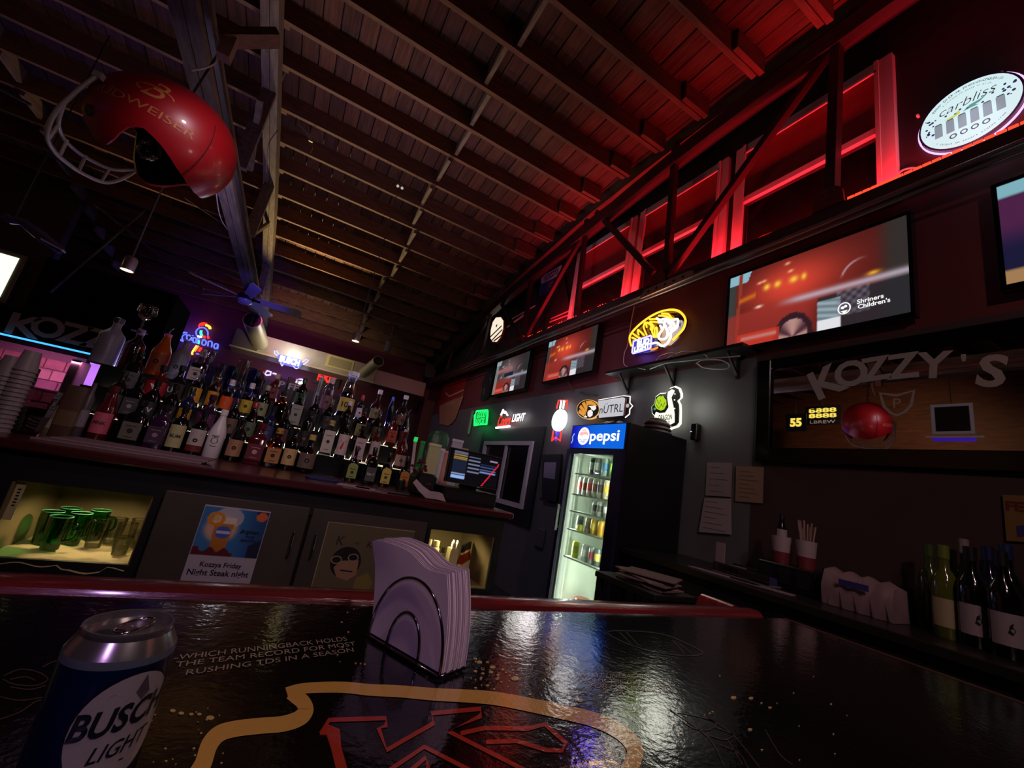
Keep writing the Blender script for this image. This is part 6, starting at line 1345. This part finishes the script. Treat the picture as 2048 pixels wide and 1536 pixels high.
M = FL_(mirrored(1905, 838, -2.4)); t = thing('framed_board', 'pale square frame over a violet light bar in the mirror', 'frame', M=M)
b = MB(); b.ribbon([(-.2, -.2), (.2, -.2), (.2, .2), (-.2, .2)], .05, 0, .02, closed=True); b.build('frame', mat('frame_pale', '#b0a4ac', .5, emit='#b0a4ac', es=.12), t, world=False)  # faint glow put into the frame material, the frame is no lamp
MB().box((-.19, -.19, -.01), (.19, .19, .0)).build('panel', BLACKM, t, world=False); MB().box((-.3, -.27, 0), (.3, -.25, .02)).build('ledge', MATS['frame_pale'], t, world=False); MB().box((-.22, -.32, 0), (.22, -.28, .015)).build('light_bar', glow('violet_bar', '#3818c0', .9), t, world=False)
MB().tube([(0, .2, 0), (0, 1.5, 0)], .006, 6).build('hanger', STEEL, t, world=False)
# speaker-like hanging lamp at the far left (chrome tube, blue light put into its colour)
a = A(12, 432, Y=5.0); c = A(128, 503, Y=5.0); t = thing('tube_lamp', 'slanted chrome tube fixture catching blue light at the far left', 'lamp', loc=tuple(a))
MB().tube([A(10, 432, Y=5), A(22, 440, Y=5), A(45, 443, Y=5), A(80, 470, Y=5), A(125, 503, Y=5)], [.03, .035, .035, .045, .03], 12).build('tube', mat('chrome_blue_lit', '#9a96d0', .2, metal=.8), t, smooth=60)
MB().beam(A(85, 480, Y=4.97), A(128, 503, Y=4.97), .01, .07, (0, 1, 0)).build('end_face', mat('tube_end', '#d8d0a8', .4), t)
MB().tube([A(30, 436, Y=5), (A(30, 436, Y=5).x, 5, zj(5)+.05)], .005, 6).build('hanger', BLACKM, t)
# ================================================================== FRONT BAR
BZ = -.27
bt = thing('front_bar', 'black glossy painted bar top with a red wood rail in the foreground', 'bar', loc=(.2, .5, BZ-.05))
BT = mat('bar_gloss', '#060506', .09, spec=.8, bump=.0, coat=.6)
nt = BT.node_tree; pb = nt.nodes['Principled BSDF']; tc = nt.nodes.new('ShaderNodeTexCoord')
n1 = nt.nodes.new('ShaderNodeTexNoise'); n1.inputs['Scale'].default_value = 90; n1.inputs['Detail'].default_value = 4
n2 = nt.nodes.new('ShaderNodeTexNoise'); n2.inputs['Scale'].default_value = 14; n2.inputs['Detail'].default_value = 2
ad = nt.nodes.new('ShaderNodeMath'); ad.operation = 'ADD'
nt.links.new(tc.outputs['Object'], n1.inputs[0]); nt.links.new(tc.outputs['Object'], n2.inputs[0]); nt.links.new(n1.outputs[0], ad.inputs[0]); nt.links.new(n2.outputs[0], ad.inputs[1])
bp = nt.nodes.new('ShaderNodeBump'); bp.inputs['Strength'].default_value = .22; bp.inputs['Distance'].default_value = .002
nt.links.new(ad.outputs[0], bp.inputs['Height']); nt.links.new(bp.outputs[0], pb.inputs['Normal']); nt.links.new(bp.outputs[0], pb.inputs['Coat Normal'])
def barmat(name, c):
    m = BT.copy(); m.name = name; m.node_tree.nodes['Principled BSDF'].inputs['Base Color'].default_value = srgb(c); return m
MB().box((-2.6, .14, BZ-.05), (1.575, .87, BZ)).build('bar_top', BT, bt)
RAIL = mat('rail_wood', '#5a181c', .2, noise=.35, nscale=5, stretch=(.5, 8, 8), coat=.6, bump=.15, bscale=60)
def rail(pts, wd, z0, z1):
    b = MB(); rg = []
    for (x, y), (nx_, ny_) in pts:
        pr = [(-.5, 0), (-.48, .55), (-.36, .9), (-.2, 1), (.1, 1), (.34, .8), (.47, .45), (.5, 0)]
        rg.append([(x+nx_*wd*u, y+ny_*wd*u, z0+(z1-z0)*v) for u, v in pr])
    return b.rings(rg)
rail([((-2.6, .918), (0, 1)), ((1.49, .918), (0, 1)), ], .095, BZ-.055, BZ+.012).build('rail', RAIL, bt, smooth=40)
rail([((1.47, .965), (-1, 0)), ((1.47, 1.09), (-1, 0))], .07, BZ-.055, BZ+.006).build('rail', RAIL, bt, smooth=40)
MB().box((1.575, .14, BZ-.05), (1.60, .87, BZ+.001)).build('edge_strip', mat('edge_wood', '#3a261c', .3, coat=.3), bt)
MB().box((-2.55, .25, FL), (1.55, .9, BZ-.051)).build('bar_front', mat('bar_body', '#140f10', .5), bt)
# painted artwork
YEL = barmat('paint_mustard', '#c09048'); RDP = barmat('paint_red', '#9c3020'); WHP = barmat('paint_chalk', '#948070'); SPK = barmat('paint_speck', '#b89a6a')
Z_ = BZ+.0006
def bq(x, y): p = A(x, y, Z=BZ); return (p.x, p.y)
def pribbon(pts, wpx, m, name, n=8, smooth=True, z=.0006, closed=False):
    P = [Vector((x, y, 0)) for x, y in pts]
    if smooth: P = bez(P, n, closed)
    L, R = [], []
    m_ = len(P)
    for i in range(m_):
        d = P[(i+1) % m_ if closed else min(i+1, m_-1)]-P[i-1 if (closed or i) else 0]; d.normalize(); nn_ = Vector((-d.y, d.x, 0))
        w_ = (wpx[0]+(wpx[1]-wpx[0])*i/(m_-1) if isinstance(wpx, tuple) else wpx)/2
        L.append(bq(*(P[i]+nn_*w_).xy)); R.append(bq(*(P[i]-nn_*w_).xy))
    b = MB()
    for l, r in zip(L, R): b.v += [(l[0], l[1], BZ+z), (r[0], r[1], BZ+z)]
    b.f = [(2*i+1, 2*i, (2*i+2) % (2*m_), (2*i+3) % (2*m_)) if False else (2*i, 2*i+1, 2*((i+1) % m_)+1, 2*((i+1) % m_)) for i in range(m_ if closed else m_-1)]
    o = b.build(name, m, bt); return o
pribbon([(385, 1560), (405, 1530), (418, 1492), (438, 1469), (470, 1459), (520, 1453), (565, 1449), (598, 1438), (611, 1422), (606, 1406), (592, 1394), (582, 1386)], (34, 30), YEL, 'painted_border')
pribbon([(573, 1386), (600, 1379), (640, 1376), (690, 1376), (740, 1381), (800, 1384), (870, 1390), (930, 1393), (990, 1398), (1060, 1411), (1120, 1424), (1180, 1438), (1225, 1456), (1256, 1478), (1270, 1503), (1264, 1528), (1255, 1550)], (20, 34), YEL, 'painted_border', z=.0007)
f = lambda L: [(400+x/1.862, 1280+y/1.862) for x, y in L]
pribbon(f([(450, 352), (480, 300), (692, 293), (692, 322), (665, 332), (695, 412), (870, 312), (862, 275), (1045, 258), (1045, 285), (925, 342), (1215, 490)]), 9, RDP, 'painted_letter_outline', smooth=False)
b = MB(); P = [bq(*q) for q in f([(445, 355), (478, 318), (520, 335), (525, 400), (553, 500), (510, 500), (488, 410), (470, 355)])]; P.reverse()
b.prism(P, BZ+.0002, BZ+.0008).build('painted_letter_side', RDP, bt)
pribbon(f([(700, 490), (835, 400), (1010, 490)]), 9, RDP, 'painted_letter_outline', smooth=False)
pribbon(f([(770, 500), (840, 440), (850, 480)]), 9, RDP, 'painted_letter_outline', smooth=False)
pribbon(f([(970, 350), (1060, 330), (1220, 332), (1285, 316), (1362, 385), (1348, 414), (1290, 412), (1180, 378), (1065, 382)]), 9, RDP, 'painted_letter_outline', smooth=False)
def btext(t_, p0, p1, hpx, m, name='painted_words', bold=0):
    """words painted on the bar top along the line p0-p1"""
    a = Vector(bq(*p0)); c = Vector(bq(*p1)); up = Vector(bq(p0[0]+hpx*.35, p0[1]-hpx))-a; vv, ff = textmesh(t_, 0, bold)
    xs = [v[0] for v in vv]; ys = [v[1] for v in vv]; x0, W = min(xs), max(xs)-min(xs); y0, H = min(ys), max(ys)-min(ys)
    b = MB(); b.v = [tuple((a+(c-a)*((v[0]-x0)/W)+up*((v[1]-y0)/H)).to_3d()+Vector((0, 0, BZ+.0008))) for v in vv]; b.f = list(ff); return b.build(name, m, bt)
btext('-WHICH RUNNINGBACK HOLDS', (347, 1322), (695, 1282), 11, WHP); btext('THE TEAM RECORD FOR MOST', (349, 1336), (712, 1292), 11, WHP); btext('RUSHING TDS IN A SEASON', (370, 1352), (708, 1304), 11, WHP)
btext('WHAT LINEBACKER', (1155, 1356), (1300, 1358), 9, WHP); btext('HOLDS THE TEAM RECORD', (1162, 1366), (1350, 1374), 9, WHP); btext('FOR MOST SACKS IN', (1180, 1376), (1345, 1386), 9, WHP); btext('A GAME', (1205, 1388), (1270, 1392), 8, WHP)
DIM = barmat('paint_dim', '#4a4440')
pribbon([(1215, 1266), (1250, 1262), (1320, 1268), (1370, 1286), (1405, 1306), (1380, 1312), (1320, 1306), (1260, 1290)], 2.2, DIM, 'painted_football', closed=True)
for q in ([(1238, 1264), (1262, 1288)], [(1250, 1262), (1276, 1290)], [(1345, 1280), (1372, 1312)], [(1352, 1282), (1384, 1308)]): pribbon(q, 2, DIM, 'painted_football_stripe', smooth=False)
SKT = barmat('paint_sketch', '#43302a')
for q in ([(1340, 1420), (1370, 1440), (1420, 1480), (1450, 1536)], [(1350, 1425), (1390, 1432), (1430, 1445), (1420, 1460), (1390, 1458), (1360, 1440)], [(1400, 1430), (1460, 1465), (1520, 1536)], [(1430, 1455), (1465, 1470), (1450, 1480), (1420, 1472)], [(1440, 1490), (1480, 1510), (1500, 1545)], [(1455, 1480), (1485, 1530)], [(1530, 1460), (1560, 1510), (1585, 1530)]):
    pribbon(q, 2.2, SKT, 'painted_player_sketch')
for q in ([(8, 1352), (40, 1340), (75, 1345), (95, 1360), (70, 1372), (30, 1370), (5, 1360)], [(20, 1375), (60, 1380), (90, 1372)], [(0, 1395), (40, 1402), (90, 1395)], [(85, 1335), (105, 1325), (125, 1322)], [(0, 1440), (40, 1425), (70, 1405), (90, 1400)], [(20, 1360), (50, 1355), (70, 1362)]):
    pribbon(q, 2.4, SKT, 'painted_face_sketch')
rr = random.Random(11); b = MB()
pts = [(420, 1437, 7), (398, 1430, 4), (382, 1430, 4), (362, 1428, 5), (345, 1423, 5), (1160, 1402, 5), (958, 1325, 5), (950, 1318, 3), (985, 1335, 5), (982, 1345, 4), (1030, 1358, 7), (1005, 1340, 3), (975, 1372, 3), (1467, 1396, 5), (1502, 1397, 4), (1540, 1416, 3), (1500, 1460, 4), (1362, 1468, 3)]
pts += [(rr.uniform(940, 1060), rr.uniform(1320, 1390), rr.uniform(1.2, 3)) for _ in range(34)]+[(rr.uniform(300, 460), rr.uniform(1410, 1530), rr.uniform(1, 2.6)) for _ in range(24)]+[(rr.uniform(640, 730), rr.uniform(1215, 1345), rr.uniform(1, 2.2)) for _ in range(10)]+[(rr.uniform(1350, 1700), rr.uniform(1350, 1530), rr.uniform(1, 2.4)) for _ in range(16)]
for x, y, r in pts:
    q = [bq(x+r*cos(a)*1.2, y+r*sin(a)*.6) for a in [2*pi*i/8 for i in range(8)]]; q.reverse(); b.prism(q, BZ+.0003, BZ+.0009)
b.build('paint_speck', SPK, bt, kind='stuff')
# ---------------------------------------------------------------- can
cp = A(262, 1243, Z=-.15); CX, CY = cp.x, cp.y
t = thing('beer_can', 'open blue and silver beer can on the bar at lower left', 'can', loc=(CX, CY, BZ))
SILV = mat('can_silver', '#a8a0a2', .22, metal=.9); BLUEC = mat('can_blue', '#0a1c4a', .3, metal=.55, coat=.3)
R = .0328
MB().lathe([(.024, .001), (.029, .004), (R, .012), (R, .104)], 48).build('body', BLUEC, t, world=False, smooth=40)
MB().lathe([(R*.995, .1055), (R*.95, .1085), (.0272, .1155)], 48, cap=False).build('shoulder', SILV, t, world=False, smooth=60)
MB().lathe([(R+.00015, .1005), (R+.0001, .104), (R*.995+.0001, .1057)], 48, cap=False).build('grey_band', mat('can_band', '#6c7484', .3, metal=.5), t, world=False, smooth=60)
MB().lathe([(.0272, .1155), (.0275, .1185), (.0270, .120), (.0255, .1198), (.0248, .1165), (.0242, .1150)], 48, cap=False).build('rim', SILV, t, world=False, smooth=60)
lid = MB().lathe([(.0243, .1150), (.0236, .1142), (.02, .1146), (.0005, .1148)], 48).build('lid', SILV, t, world=False, smooth=60)
va = atan2(-CY, -CX)    # towards the camera
Rv = Matrix.Rotation(va+pi/2, 4, 'Z')
oa = radians(212)
MB().disc((.011*cos(oa), .011*sin(oa)), .009, .1149, .1152, 20, sy=.75).xf(Rv).build('opening', BLACKM, lid, world=False)
Rt = Rv @ Matrix.Rotation(radians(35), 4, 'Z') @ Matrix.Translation((.004, 0, .1165)) @ Matrix.Rotation(radians(-9), 4, 'Y')
MB().tube(bez([(-.013, 0, 0), (-.010, .0062, 0), (0, .0075, 0), (.009, .0055, 0), (.012, 0, 0), (.009, -.0055, 0), (0, -.0075, 0), (-.010, -.0062, 0)], 5, True), .0011, 8, closed=True).xf(Rt).build('pull_tab', CHROME, lid, world=False, smooth=60)
MB().box((-.008, -.005, -.0006), (-.001, .005, .0004)).xf(Rt).build('tab_web', SILV, lid, world=False); MB().lathe([(.0028, .1148), (.003, .1165), (.001, .117)], 12).build('rivet', SILV, lid, world=False, smooth=40)
def wrapc(b, k=.0006, off=0):
    Rr = R+k
    b.v = [(Rr*sin(p[0]/R+off), -Rr*cos(p[0]/R+off), p[1]+.016) for p in b.v]; return b.xf(Rv)
def dense_disc(cx_, cz_, rx, rz, n=36, m=8):
    b = MB(); b.v.append((cx_, cz_, 0))
    for j in range(1, m+1):
        for i in range(n): a = 2*pi*i/n; b.v.append((cx_+rx*j/m*cos(a), cz_+rz*j/m*sin(a), 0))
    for i in range(n): b.f.append((0, 1+i, 1+(i+1) % n))
    for j in range(m-1):
        for i in range(n): p = 1+j*n; b.f.append((p+i, p+n+i, p+n+(i+1) % n, p+(i+1) % n))
    return b
OFF = .52
LZ = .013
wrapc(dense_disc(0, .047, .031, .035), .0002, OFF).build('label_rim', mat('can_navy', '#060c20', .35, metal=.3), t, world=False, smooth=60)
wrapc(dense_disc(0, .0465, .0295, .0335), .0004, OFF).build('label_oval', mat('can_label', '#a09496', .35, metal=.25), t, world=False, smooth=60)
b = MB()
for q in ([(-.022, .060), (-.012, .070), (-.004, .064), (.004, .078), (.014, .066), (.022, .070), (.024, .060)],):
    b.prism(q, 0, 0)
wrapc(b, .0006, OFF).build('mountain', mat('can_mountain', '#bdb2b4', .35), t, world=False)
b = MB(); b.prism([(.004, .078), (.009, .066), (.005, .062), (.0, .068)], 0, 0); wrapc(b, .0008, OFF).build('mountain_shade', mat('can_mtn2', '#6a5c60', .35), t, world=False)
b = MB(); vv, ff = textmesh('BUSCH', .15, .03); xs = [v[0] for v in vv]; W = max(xs)-min(xs); b.v = [((v[0]-min(xs))/W*.055-.029, .0435+v[1]*.0215+((v[0]-min(xs))/W)*.006, 0) for v in vv]; b.f = list(ff)
wrapc(b, .0009, OFF).build('lettering', mat('can_ink', '#0a0c1c', .35), t, world=False)
b = MB(); vv, ff = textmesh('LIGHT', .3, .01); xs = [v[0] for v in vv]; W = max(xs)-min(xs); b.v = [((v[0]-min(xs))/W*.034-.015, .0290+v[1]*.0135+((v[0]-min(xs))/W)*.003, 0) for v in vv]; b.f = list(ff)
b.ribbon([(-.010, .0245), (.006, .0255)], .001, 0, 0); wrapc(b, .0009, OFF).build('lettering', MATS['can_ink'], t, world=False)
# ---------------------------------------------------------------- napkin holder
P0 = Vector((.193, .721, BZ)); P1 = Vector((.264, .579, BZ)); d = (P1-P0).normalized(); nrm = Vector((-d.y, d.x, 0)); 
if nrm.x < 0: nrm = -nrm
HF = Matrix(((d.x, 0, -nrm.x, (P0.x+P1.x)/2), (d.y, 0, -nrm.y, (P0.y+P1.y)/2), (0, 1, 0, BZ), (0, 0, 0, 1)))     # local x along the face, y up, z towards the camera
if HF.to_3x3().determinant() < 0: HF = Matrix(((-d.x, 0, -nrm.x, (P0.x+P1.x)/2), (-d.y, 0, -nrm.y, (P0.y+P1.y)/2), (0, 1, 0, BZ), (0, 0, 0, 1)))
sg = 1 if (HF.to_3x3() @ Vector((1, 0, 0))).dot(d) > 0 else -1
t = thing('napkin_holder', 'double arch chrome wire napkin holder on the bar', 'napkin holder', M=HF)
HC = mat('holder_chrome', '#8a8090', .12, metal=1)
def arch(w_, h, z, r=.0021):
    pts = [(-w_, .004, z)]+[(-w_*cos(a)*(1), h*sin(a)**.9+.004 if sin(a) > 0 else .004, z) for a in [pi*i/28 for i in range(1, 28)]]+[(w_, .004, z)]
    return MB().tube(pts, r, 8).build('wire_arch', HC, t, world=False, smooth=60)
DPT = .052
for z in (.002, -DPT): arch(.078, .103, z); arch(.034, .056, z)
b = MB(); b.tube([(-.078, .004, .002), (.078, .004, .002), (.078, .004, -DPT), (-.078, .004, -DPT)], .0022, 8, closed=True); b.build('base_wire', HC, t, world=False, smooth=60)
for x in (-.034, .034): MB().tube([(x, .004, .002), (x, .004, -DPT)], .002, 8).build('cross_wire', HC, t, world=False, smooth=60)
NAP = mat('napkin_paper', '#d8c4cc', .85)
rr = random.Random(4)
NN = 17
for i in range(NN):
    z = -.0035-i*(DPT-.006)/(NN-1); dx = -.004*sg*0+rr.uniform(-.002, .002)+sg*.0*i; w2 = .0785; h0 = .007; lift = rr.uniform(-.002, .004)+.0003*i
    b = MB(); nx, ny = 14, 8; th = .0011
    for s_ in (0, 1):
        for j in range(ny+1):
            for k in range(nx+1):
                u = k/nx; v = j/ny; xx = (u-.5)*2*w2*sg+dx
                top = .140-.014*sstep(.45, .8, u)+.002*sin(u*7)+lift*.7-.004*sstep(.12, 0, u); yy = h0+(top-h0)*v
                bow = .0012*sin(u*5+i*.5)*v+(.004*(i-NN/2)/NN)*sstep(.7, 1, v)*sstep(.45, 0, u)*-2.2
                xx += sg*(-.026*v*v-.016*v*sstep(.35, 0, u)); b.v.append((xx, yy, z+bow+(th if s_ else 0)))
    N1 = (nx+1)*(ny+1)
    for j in range(ny):
        for k in range(nx):
            a = j*(nx+1)+k; q = (a, a+1, a+nx+2, a+nx+1); b.f.append(tuple(p+N1 for p in (q if sg > 0 else q[::-1]))); b.f.append(q[::-1] if sg > 0 else q)
    per = [k for k in range(nx+1)]+[(j+1)*(nx+1)-1 for j in range(1, ny+1)]+[ny*(nx+1)+k for k in range(nx-1, -1, -1)]+[j*(nx+1) for j in range(ny-1, 0, -1)]
    for p, q in zip(per, per[1:]+per[:1]): b.f.append((p, q, q+N1, p+N1) if sg > 0 else (q, p, p+N1, q+N1))
    o = b.build('napkin', NAP, None, M=HF, smooth=50, label='folded pale lilac paper napkin standing in the wire holder', cat='napkin', group='napkins in the wire holder')
# ================================================================== RIGHT WORK COUNTER
KZ = -.298
t = thing('side_counter', 'dark work counter along the right wall below the mirror', 'counter', loc=(2.6, .6, FL))
MB().bbox((2.30, NY+.02, KZ-.04), (WX-.001, 2.38, KZ), .004).build('worktop', mat('side_top', '#1c1618', .3, noise=.2), t)
MB().box((2.36, NY+.02, FL), (WX-.001, 2.36, KZ-.041)).build('cabinet_body', mat('side_body', '#131114', .5), t)
for k in range(6): MB().bbox((2.345, -2.9+k*.86, -1.15), (2.359, -2.1+k*.86, KZ-.08), .003).build('door', mat('side_door', '#1a171a', .4), t)
# papers on a lower ledge right of the cooler
t = thing('paper_pile', 'pile of loose pinkish papers right of the cooler foot', 'papers', loc=(2.1, 1.9, -.55))
PZ = -.50; c = A(1300, 1150, Y=1.75)
lt = thing('low_table', 'small low black table holding loose papers beside the cooler', 'table', loc=(c.x, 1.75, FL)); PZ = c.z-.05
MB().bbox((c.x-.17, 1.55, PZ-.03), (c.x+.14, 2.0, PZ), .004).build('tabletop', BLACKM, lt)
for sx_ in (-.15, .12):
    for yy in (1.58, 1.97): MB().box((c.x+sx_-.015, yy-.015, FL), (c.x+sx_+.015, yy+.015, PZ-.03)).build('leg', BLACKM, lt)
for i, (dx, dy, rz) in enumerate(((0, 0, 8), (.02, .03, -14), (-.02, -.01, 20), (.0, .02, -5), (.015, .0, 30))):
    MB().box((-.11, -.14, 0), (.11, .14, .006)).xf(Matrix.Translation((c.x+dx, 1.75+dy, PZ+.001+i*.012)) @ Matrix.Rotation(radians(rz), 4, 'Z') @ Matrix.Rotation(radians((i % 2)*3), 4, 'X')).build('sheet', mat('pile_%d' % (i % 2), ('#6a5450', '#7c6460')[i % 2], .8), t)
ox, oy, s = 1350, 880, 2.934
def W_(x, y, X): return A(ox+x/s, oy+y/s, X=X)
def wine(label, x, y, X, h, r, gcol, lcol, emb=True, base=None, cap='#14101a'):
    c = W_(x, y, X); t = thing('wine_bottle', label, 'bottle', loc=(X, c.y, KZ), group='wine bottles on the side counter')
    MB().lathe([(r*.95, 0), (r, .005), (r, h*.58), (r*.8, h*.66), (r*.4, h*.75), (r*.36, h*.98), (r*.42, h*.985), (r*.42, h)], 20).build('body', mat('wine_'+gcol, gcol, .1, coat=.3), t, world=False, smooth=45)
    R_ = Matrix.Rotation(atan2(-X, c.y)*-1*0+atan2(c.y, X)*0+radians(-68), 4, 'Z')
    if lcol: MB().lathe([(r*1.012, h*.12), (r*1.012, h*.42)], 12, cap=False, a0=-pi/2-1.1, a1=-pi/2+1.1).xf(R_).build('label', mat('winelab_'+lcol, lcol, .6), t, world=False, smooth=60)
    if emb:
        b = MB(); b.prism([(-.006, h*.24), (.006, h*.22), (.016, h*.27), (.008, h*.30), (.012, h*.34), (0, h*.31), (-.002, h*.27)], 0, 0); b.v = [((r*1.02)*sin(p[0]/r), -(r*1.02)*cos(p[0]/r), p[1]) for p in b.v]; b.xf(R_).build('emblem', mat('wine_emblem', '#241c28', .5), t, world=False)
    MB().lathe([(r*.43, h*.86), (r*.44, h+.002), (r*.3, h+.004)], 14).build('capsule', mat('winecap_'+cap, cap, .4), t, world=False, smooth=45)
wine('green wine bottle with cream label, leftmost of the wine bottles', 1590, 950, 2.62, .37, .046, '#4a5018', '#96886a', False, cap='#5c6a24')
wine('dark wine bottle with white horse-like emblem label, middle one', 1757, 1040, 2.60, .38, .048, '#0c0b12', '#8c7c84')
wine('dark wine bottle with white emblem label at the right edge', 1945, 1080, 2.56, .38, .048, '#0c0b12', '#8c7c84')
wine('green wine bottle behind the leftmost one', 1500, 860, 2.80, .37, .045, '#33401a', None, False, cap='#3c4a20')
wine('blue-black wine bottle behind the middle one', 1850, 850, 2.82, .40, .048, '#10122c', '#6a6068', False, cap='#141a4a')
wine('black wine bottle at the back by the tan notice', 1960, 850, 2.84, .42, .048, '#0c0c10', None, False, cap='#1a2a5a')
wine('tall bottle with pale sleeve behind the middle wine bottle', 1705, 760, 2.86, .42, .04, '#1a181c', None, False, cap='#8a7c80')
# box of bar supplies: translucent bag
t = thing('plastic_bag', 'crumpled translucent bag with blue print on the side counter', 'bag', loc=tuple((2.6, 1.15, KZ)))
b = MB(); rg = []
a = W_(868, 930, 2.55); c = W_(1290, 1040, 2.55); zt_ = W_(1000, 770, 2.55).z
for k in range(15):
    u = k/14; y = a.y+(c.y-a.y)*u; h_ = (zt_-KZ)*(1+.05*sin(k*1.7)-.08*u); wv = .012*sin(k*2.1); rg.append([(2.54+wv, y, KZ+.002), (2.53-wv, y+.004*sin(k), KZ+h_*.5), (2.56+wv, y, KZ+h_*.93), (2.62, y, KZ+h_), (2.68, y, KZ+h_*.92), (2.70, y, KZ+.002)])
b.rings(rg).build('bag', mat('bag_pink', '#7c6468', .5, noise=.12, nscale=14, bump=.8, bscale=16), t, smooth=70)
m_ = W_(1050, 850, 2.525); MB().box((2.515, m_.y-.06, m_.z-.015), (2.52, m_.y+.06, m_.z+.012)).build('print', mat('bag_blue', '#2c2a6a', .5), t)
# caddy with napkins, straws; bottle behind
def caddy(label, x, y, X, w_, h, col, name='straw_caddy'):
    c = W_(x, y, X); t = thing(name, label, 'caddy', loc=(X, c.y, KZ)); return c, t
c, t = caddy('black organizer box holding napkins and straws on the side counter', 720, 800, 2.72, .1, .1, '')
MB().bbox((2.62, c.y-.14, KZ+.001), (2.84, c.y+.17, KZ+.13), .006).build('box', mat('organizer', '#0c0a0e', .3), t)
for i in range(3): MB().box((2.615, c.y-.12+i*.1, KZ+.03), (2.6195, c.y-.05+i*.1, KZ+.11)).build('slot', mat('organizer_slot', '#17151a', .3), t)
MB().box((2.616, c.y+.02, KZ+.045), (2.6185, c.y+.035, KZ+.05)).build('badge', mat('org_badge', '#b0a8b0', .4), t)
for i, (x, y, nm) in enumerate(((625, 600, 'first'), (770, 620, 'second'))):
    q = W_(x, y, 2.70); t = thing('paper_cup', ['white paper cup with red base holding a slim dark bottle', 'white paper cup with red base stuffed with straws'][i], 'cup', loc=(2.70, q.y, KZ+.131))
    hh_ = .125
    hh_ = .15; MB().lathe([(.04, 0), (.052, hh_)], 18, c=(0, 0, 0), cap=False).build('wall', mat('cup_white', '#a08c90', .6), t, world=False, smooth=60); MB().lathe([(.0405, .001), (.0455, hh_*.42)], 18, cap=False).xf(Matrix.Scale(1.012, 4)).build('red_base', mat('cup_red', '#6a1c22', .6), t, world=False, smooth=60); MB().lathe([(.04, 0), (.04, .003)], 18).build('bottom', MATS['cup_white'], t, world=False)
    if i == 1:
        for k in range(12):
            a_ = k*2.4; MB().tube([(.015*cos(a_), .015*sin(a_), .01), (.042*cos(a_), .042*sin(a_), .23+.03*sin(k*1.9))], .005, 6).build('straw', mat('straw_%d' % (k % 2), ('#9a7c6c', '#8a7074')[k % 2], .6), t, world=False)
q = W_(625, 520, 2.70); t = thing('slim_bottle', 'slim dark bottle with pale label standing in the left paper cup', 'bottle', loc=(2.70, q.y, KZ+.136))
MB().lathe([(.026, 0), (.028, .18), (.02, .21), (.014, .235), (.014, .255)], 14).build('body', BLACKG, t, world=False, smooth=45); MB().lathe([(.0287, .14), (.0287, .185)], 12, cap=False, a0=-pi/2-2, a1=-pi/2+.7).build('label', mat('slim_lab', '#9a8a90', .6), t, world=False, smooth=60); MB().lathe([(.0145, .245), (.0145, .27)], 12).build('cap', BLACKM, t, world=False)
# glasses upside down behind
for i in range(7):
    q = W_(900+i*75, 640+i*22, 2.84); tumbler(['first', 'second', 'third', 'fourth', 'fifth', 'sixth', 'seventh'][i]+' dim upturned glass from the left behind the plastic bag', 2.84, q.y, KZ, .035, .15, GC, 'upturned glasses on the side counter', up=False)
# paper tray and long papers at the left end of the counter
q = W_(370, 720, 2.5); t = thing('napkin_tray', 'clear plastic tray with folded cards at the left end of the side counter', 'tray', loc=(2.6, q.y, KZ))
MB().box((2.50, q.y-.18, KZ+.001), (2.70, q.y+.16, KZ+.008)).build('base', mat('tray_grey', '#6c6064', .4), t)
for lo, hi in (((2.50, q.y-.18, KZ+.008), (2.506, q.y+.16, KZ+.06)), ((2.694, q.y-.18, KZ+.008), (2.70, q.y+.16, KZ+.06))): MB().box(lo, hi).build('side', glass('tray_glass', '#a89ca0', gloss=.1), t)
MB().box((2.52, q.y-.16, KZ+.009), (2.68, q.y+.05, KZ+.045)).build('card', mat('tray_card', '#34305c', .5), t); MB().box((2.52, q.y+.06, KZ+.009), (2.68, q.y+.14, KZ+.05)).build('card', mat('tray_card2', '#7c6c70', .6), t)
q2 = W_(265, 640, 2.62); MB().box((2.62, q2.y-.03, KZ+.001), (2.63, q2.y+.03, KZ+.17)).build('tag_card', mat('tag_card', '#8c7c80', .6), None, origin=(2.62, q2.y, KZ), label='small upright pale card at the left end of the side counter', cat='card')
for i, (x, y, l, rz) in enumerate(((280, 760, .2, 84), (480, 815, .16, 78))):
    q = W_(x, y, 2.4); MB().box((-l, -.03, .001), (l, .03, .005)).build('paper_strip', mat('strip_lilac', '#80707a', .7), None, M=FT((2.40+.03*i, q.y, KZ), -rz), label=['long pale paper strip on the left front edge of the side counter', 'second pale paper strip further right on the side counter'][i], cat='paper')
# ================================================================== lift everything so the floor is at z = 0
for o in sc.objects:
    if o.parent is None: o.location.z += EYE
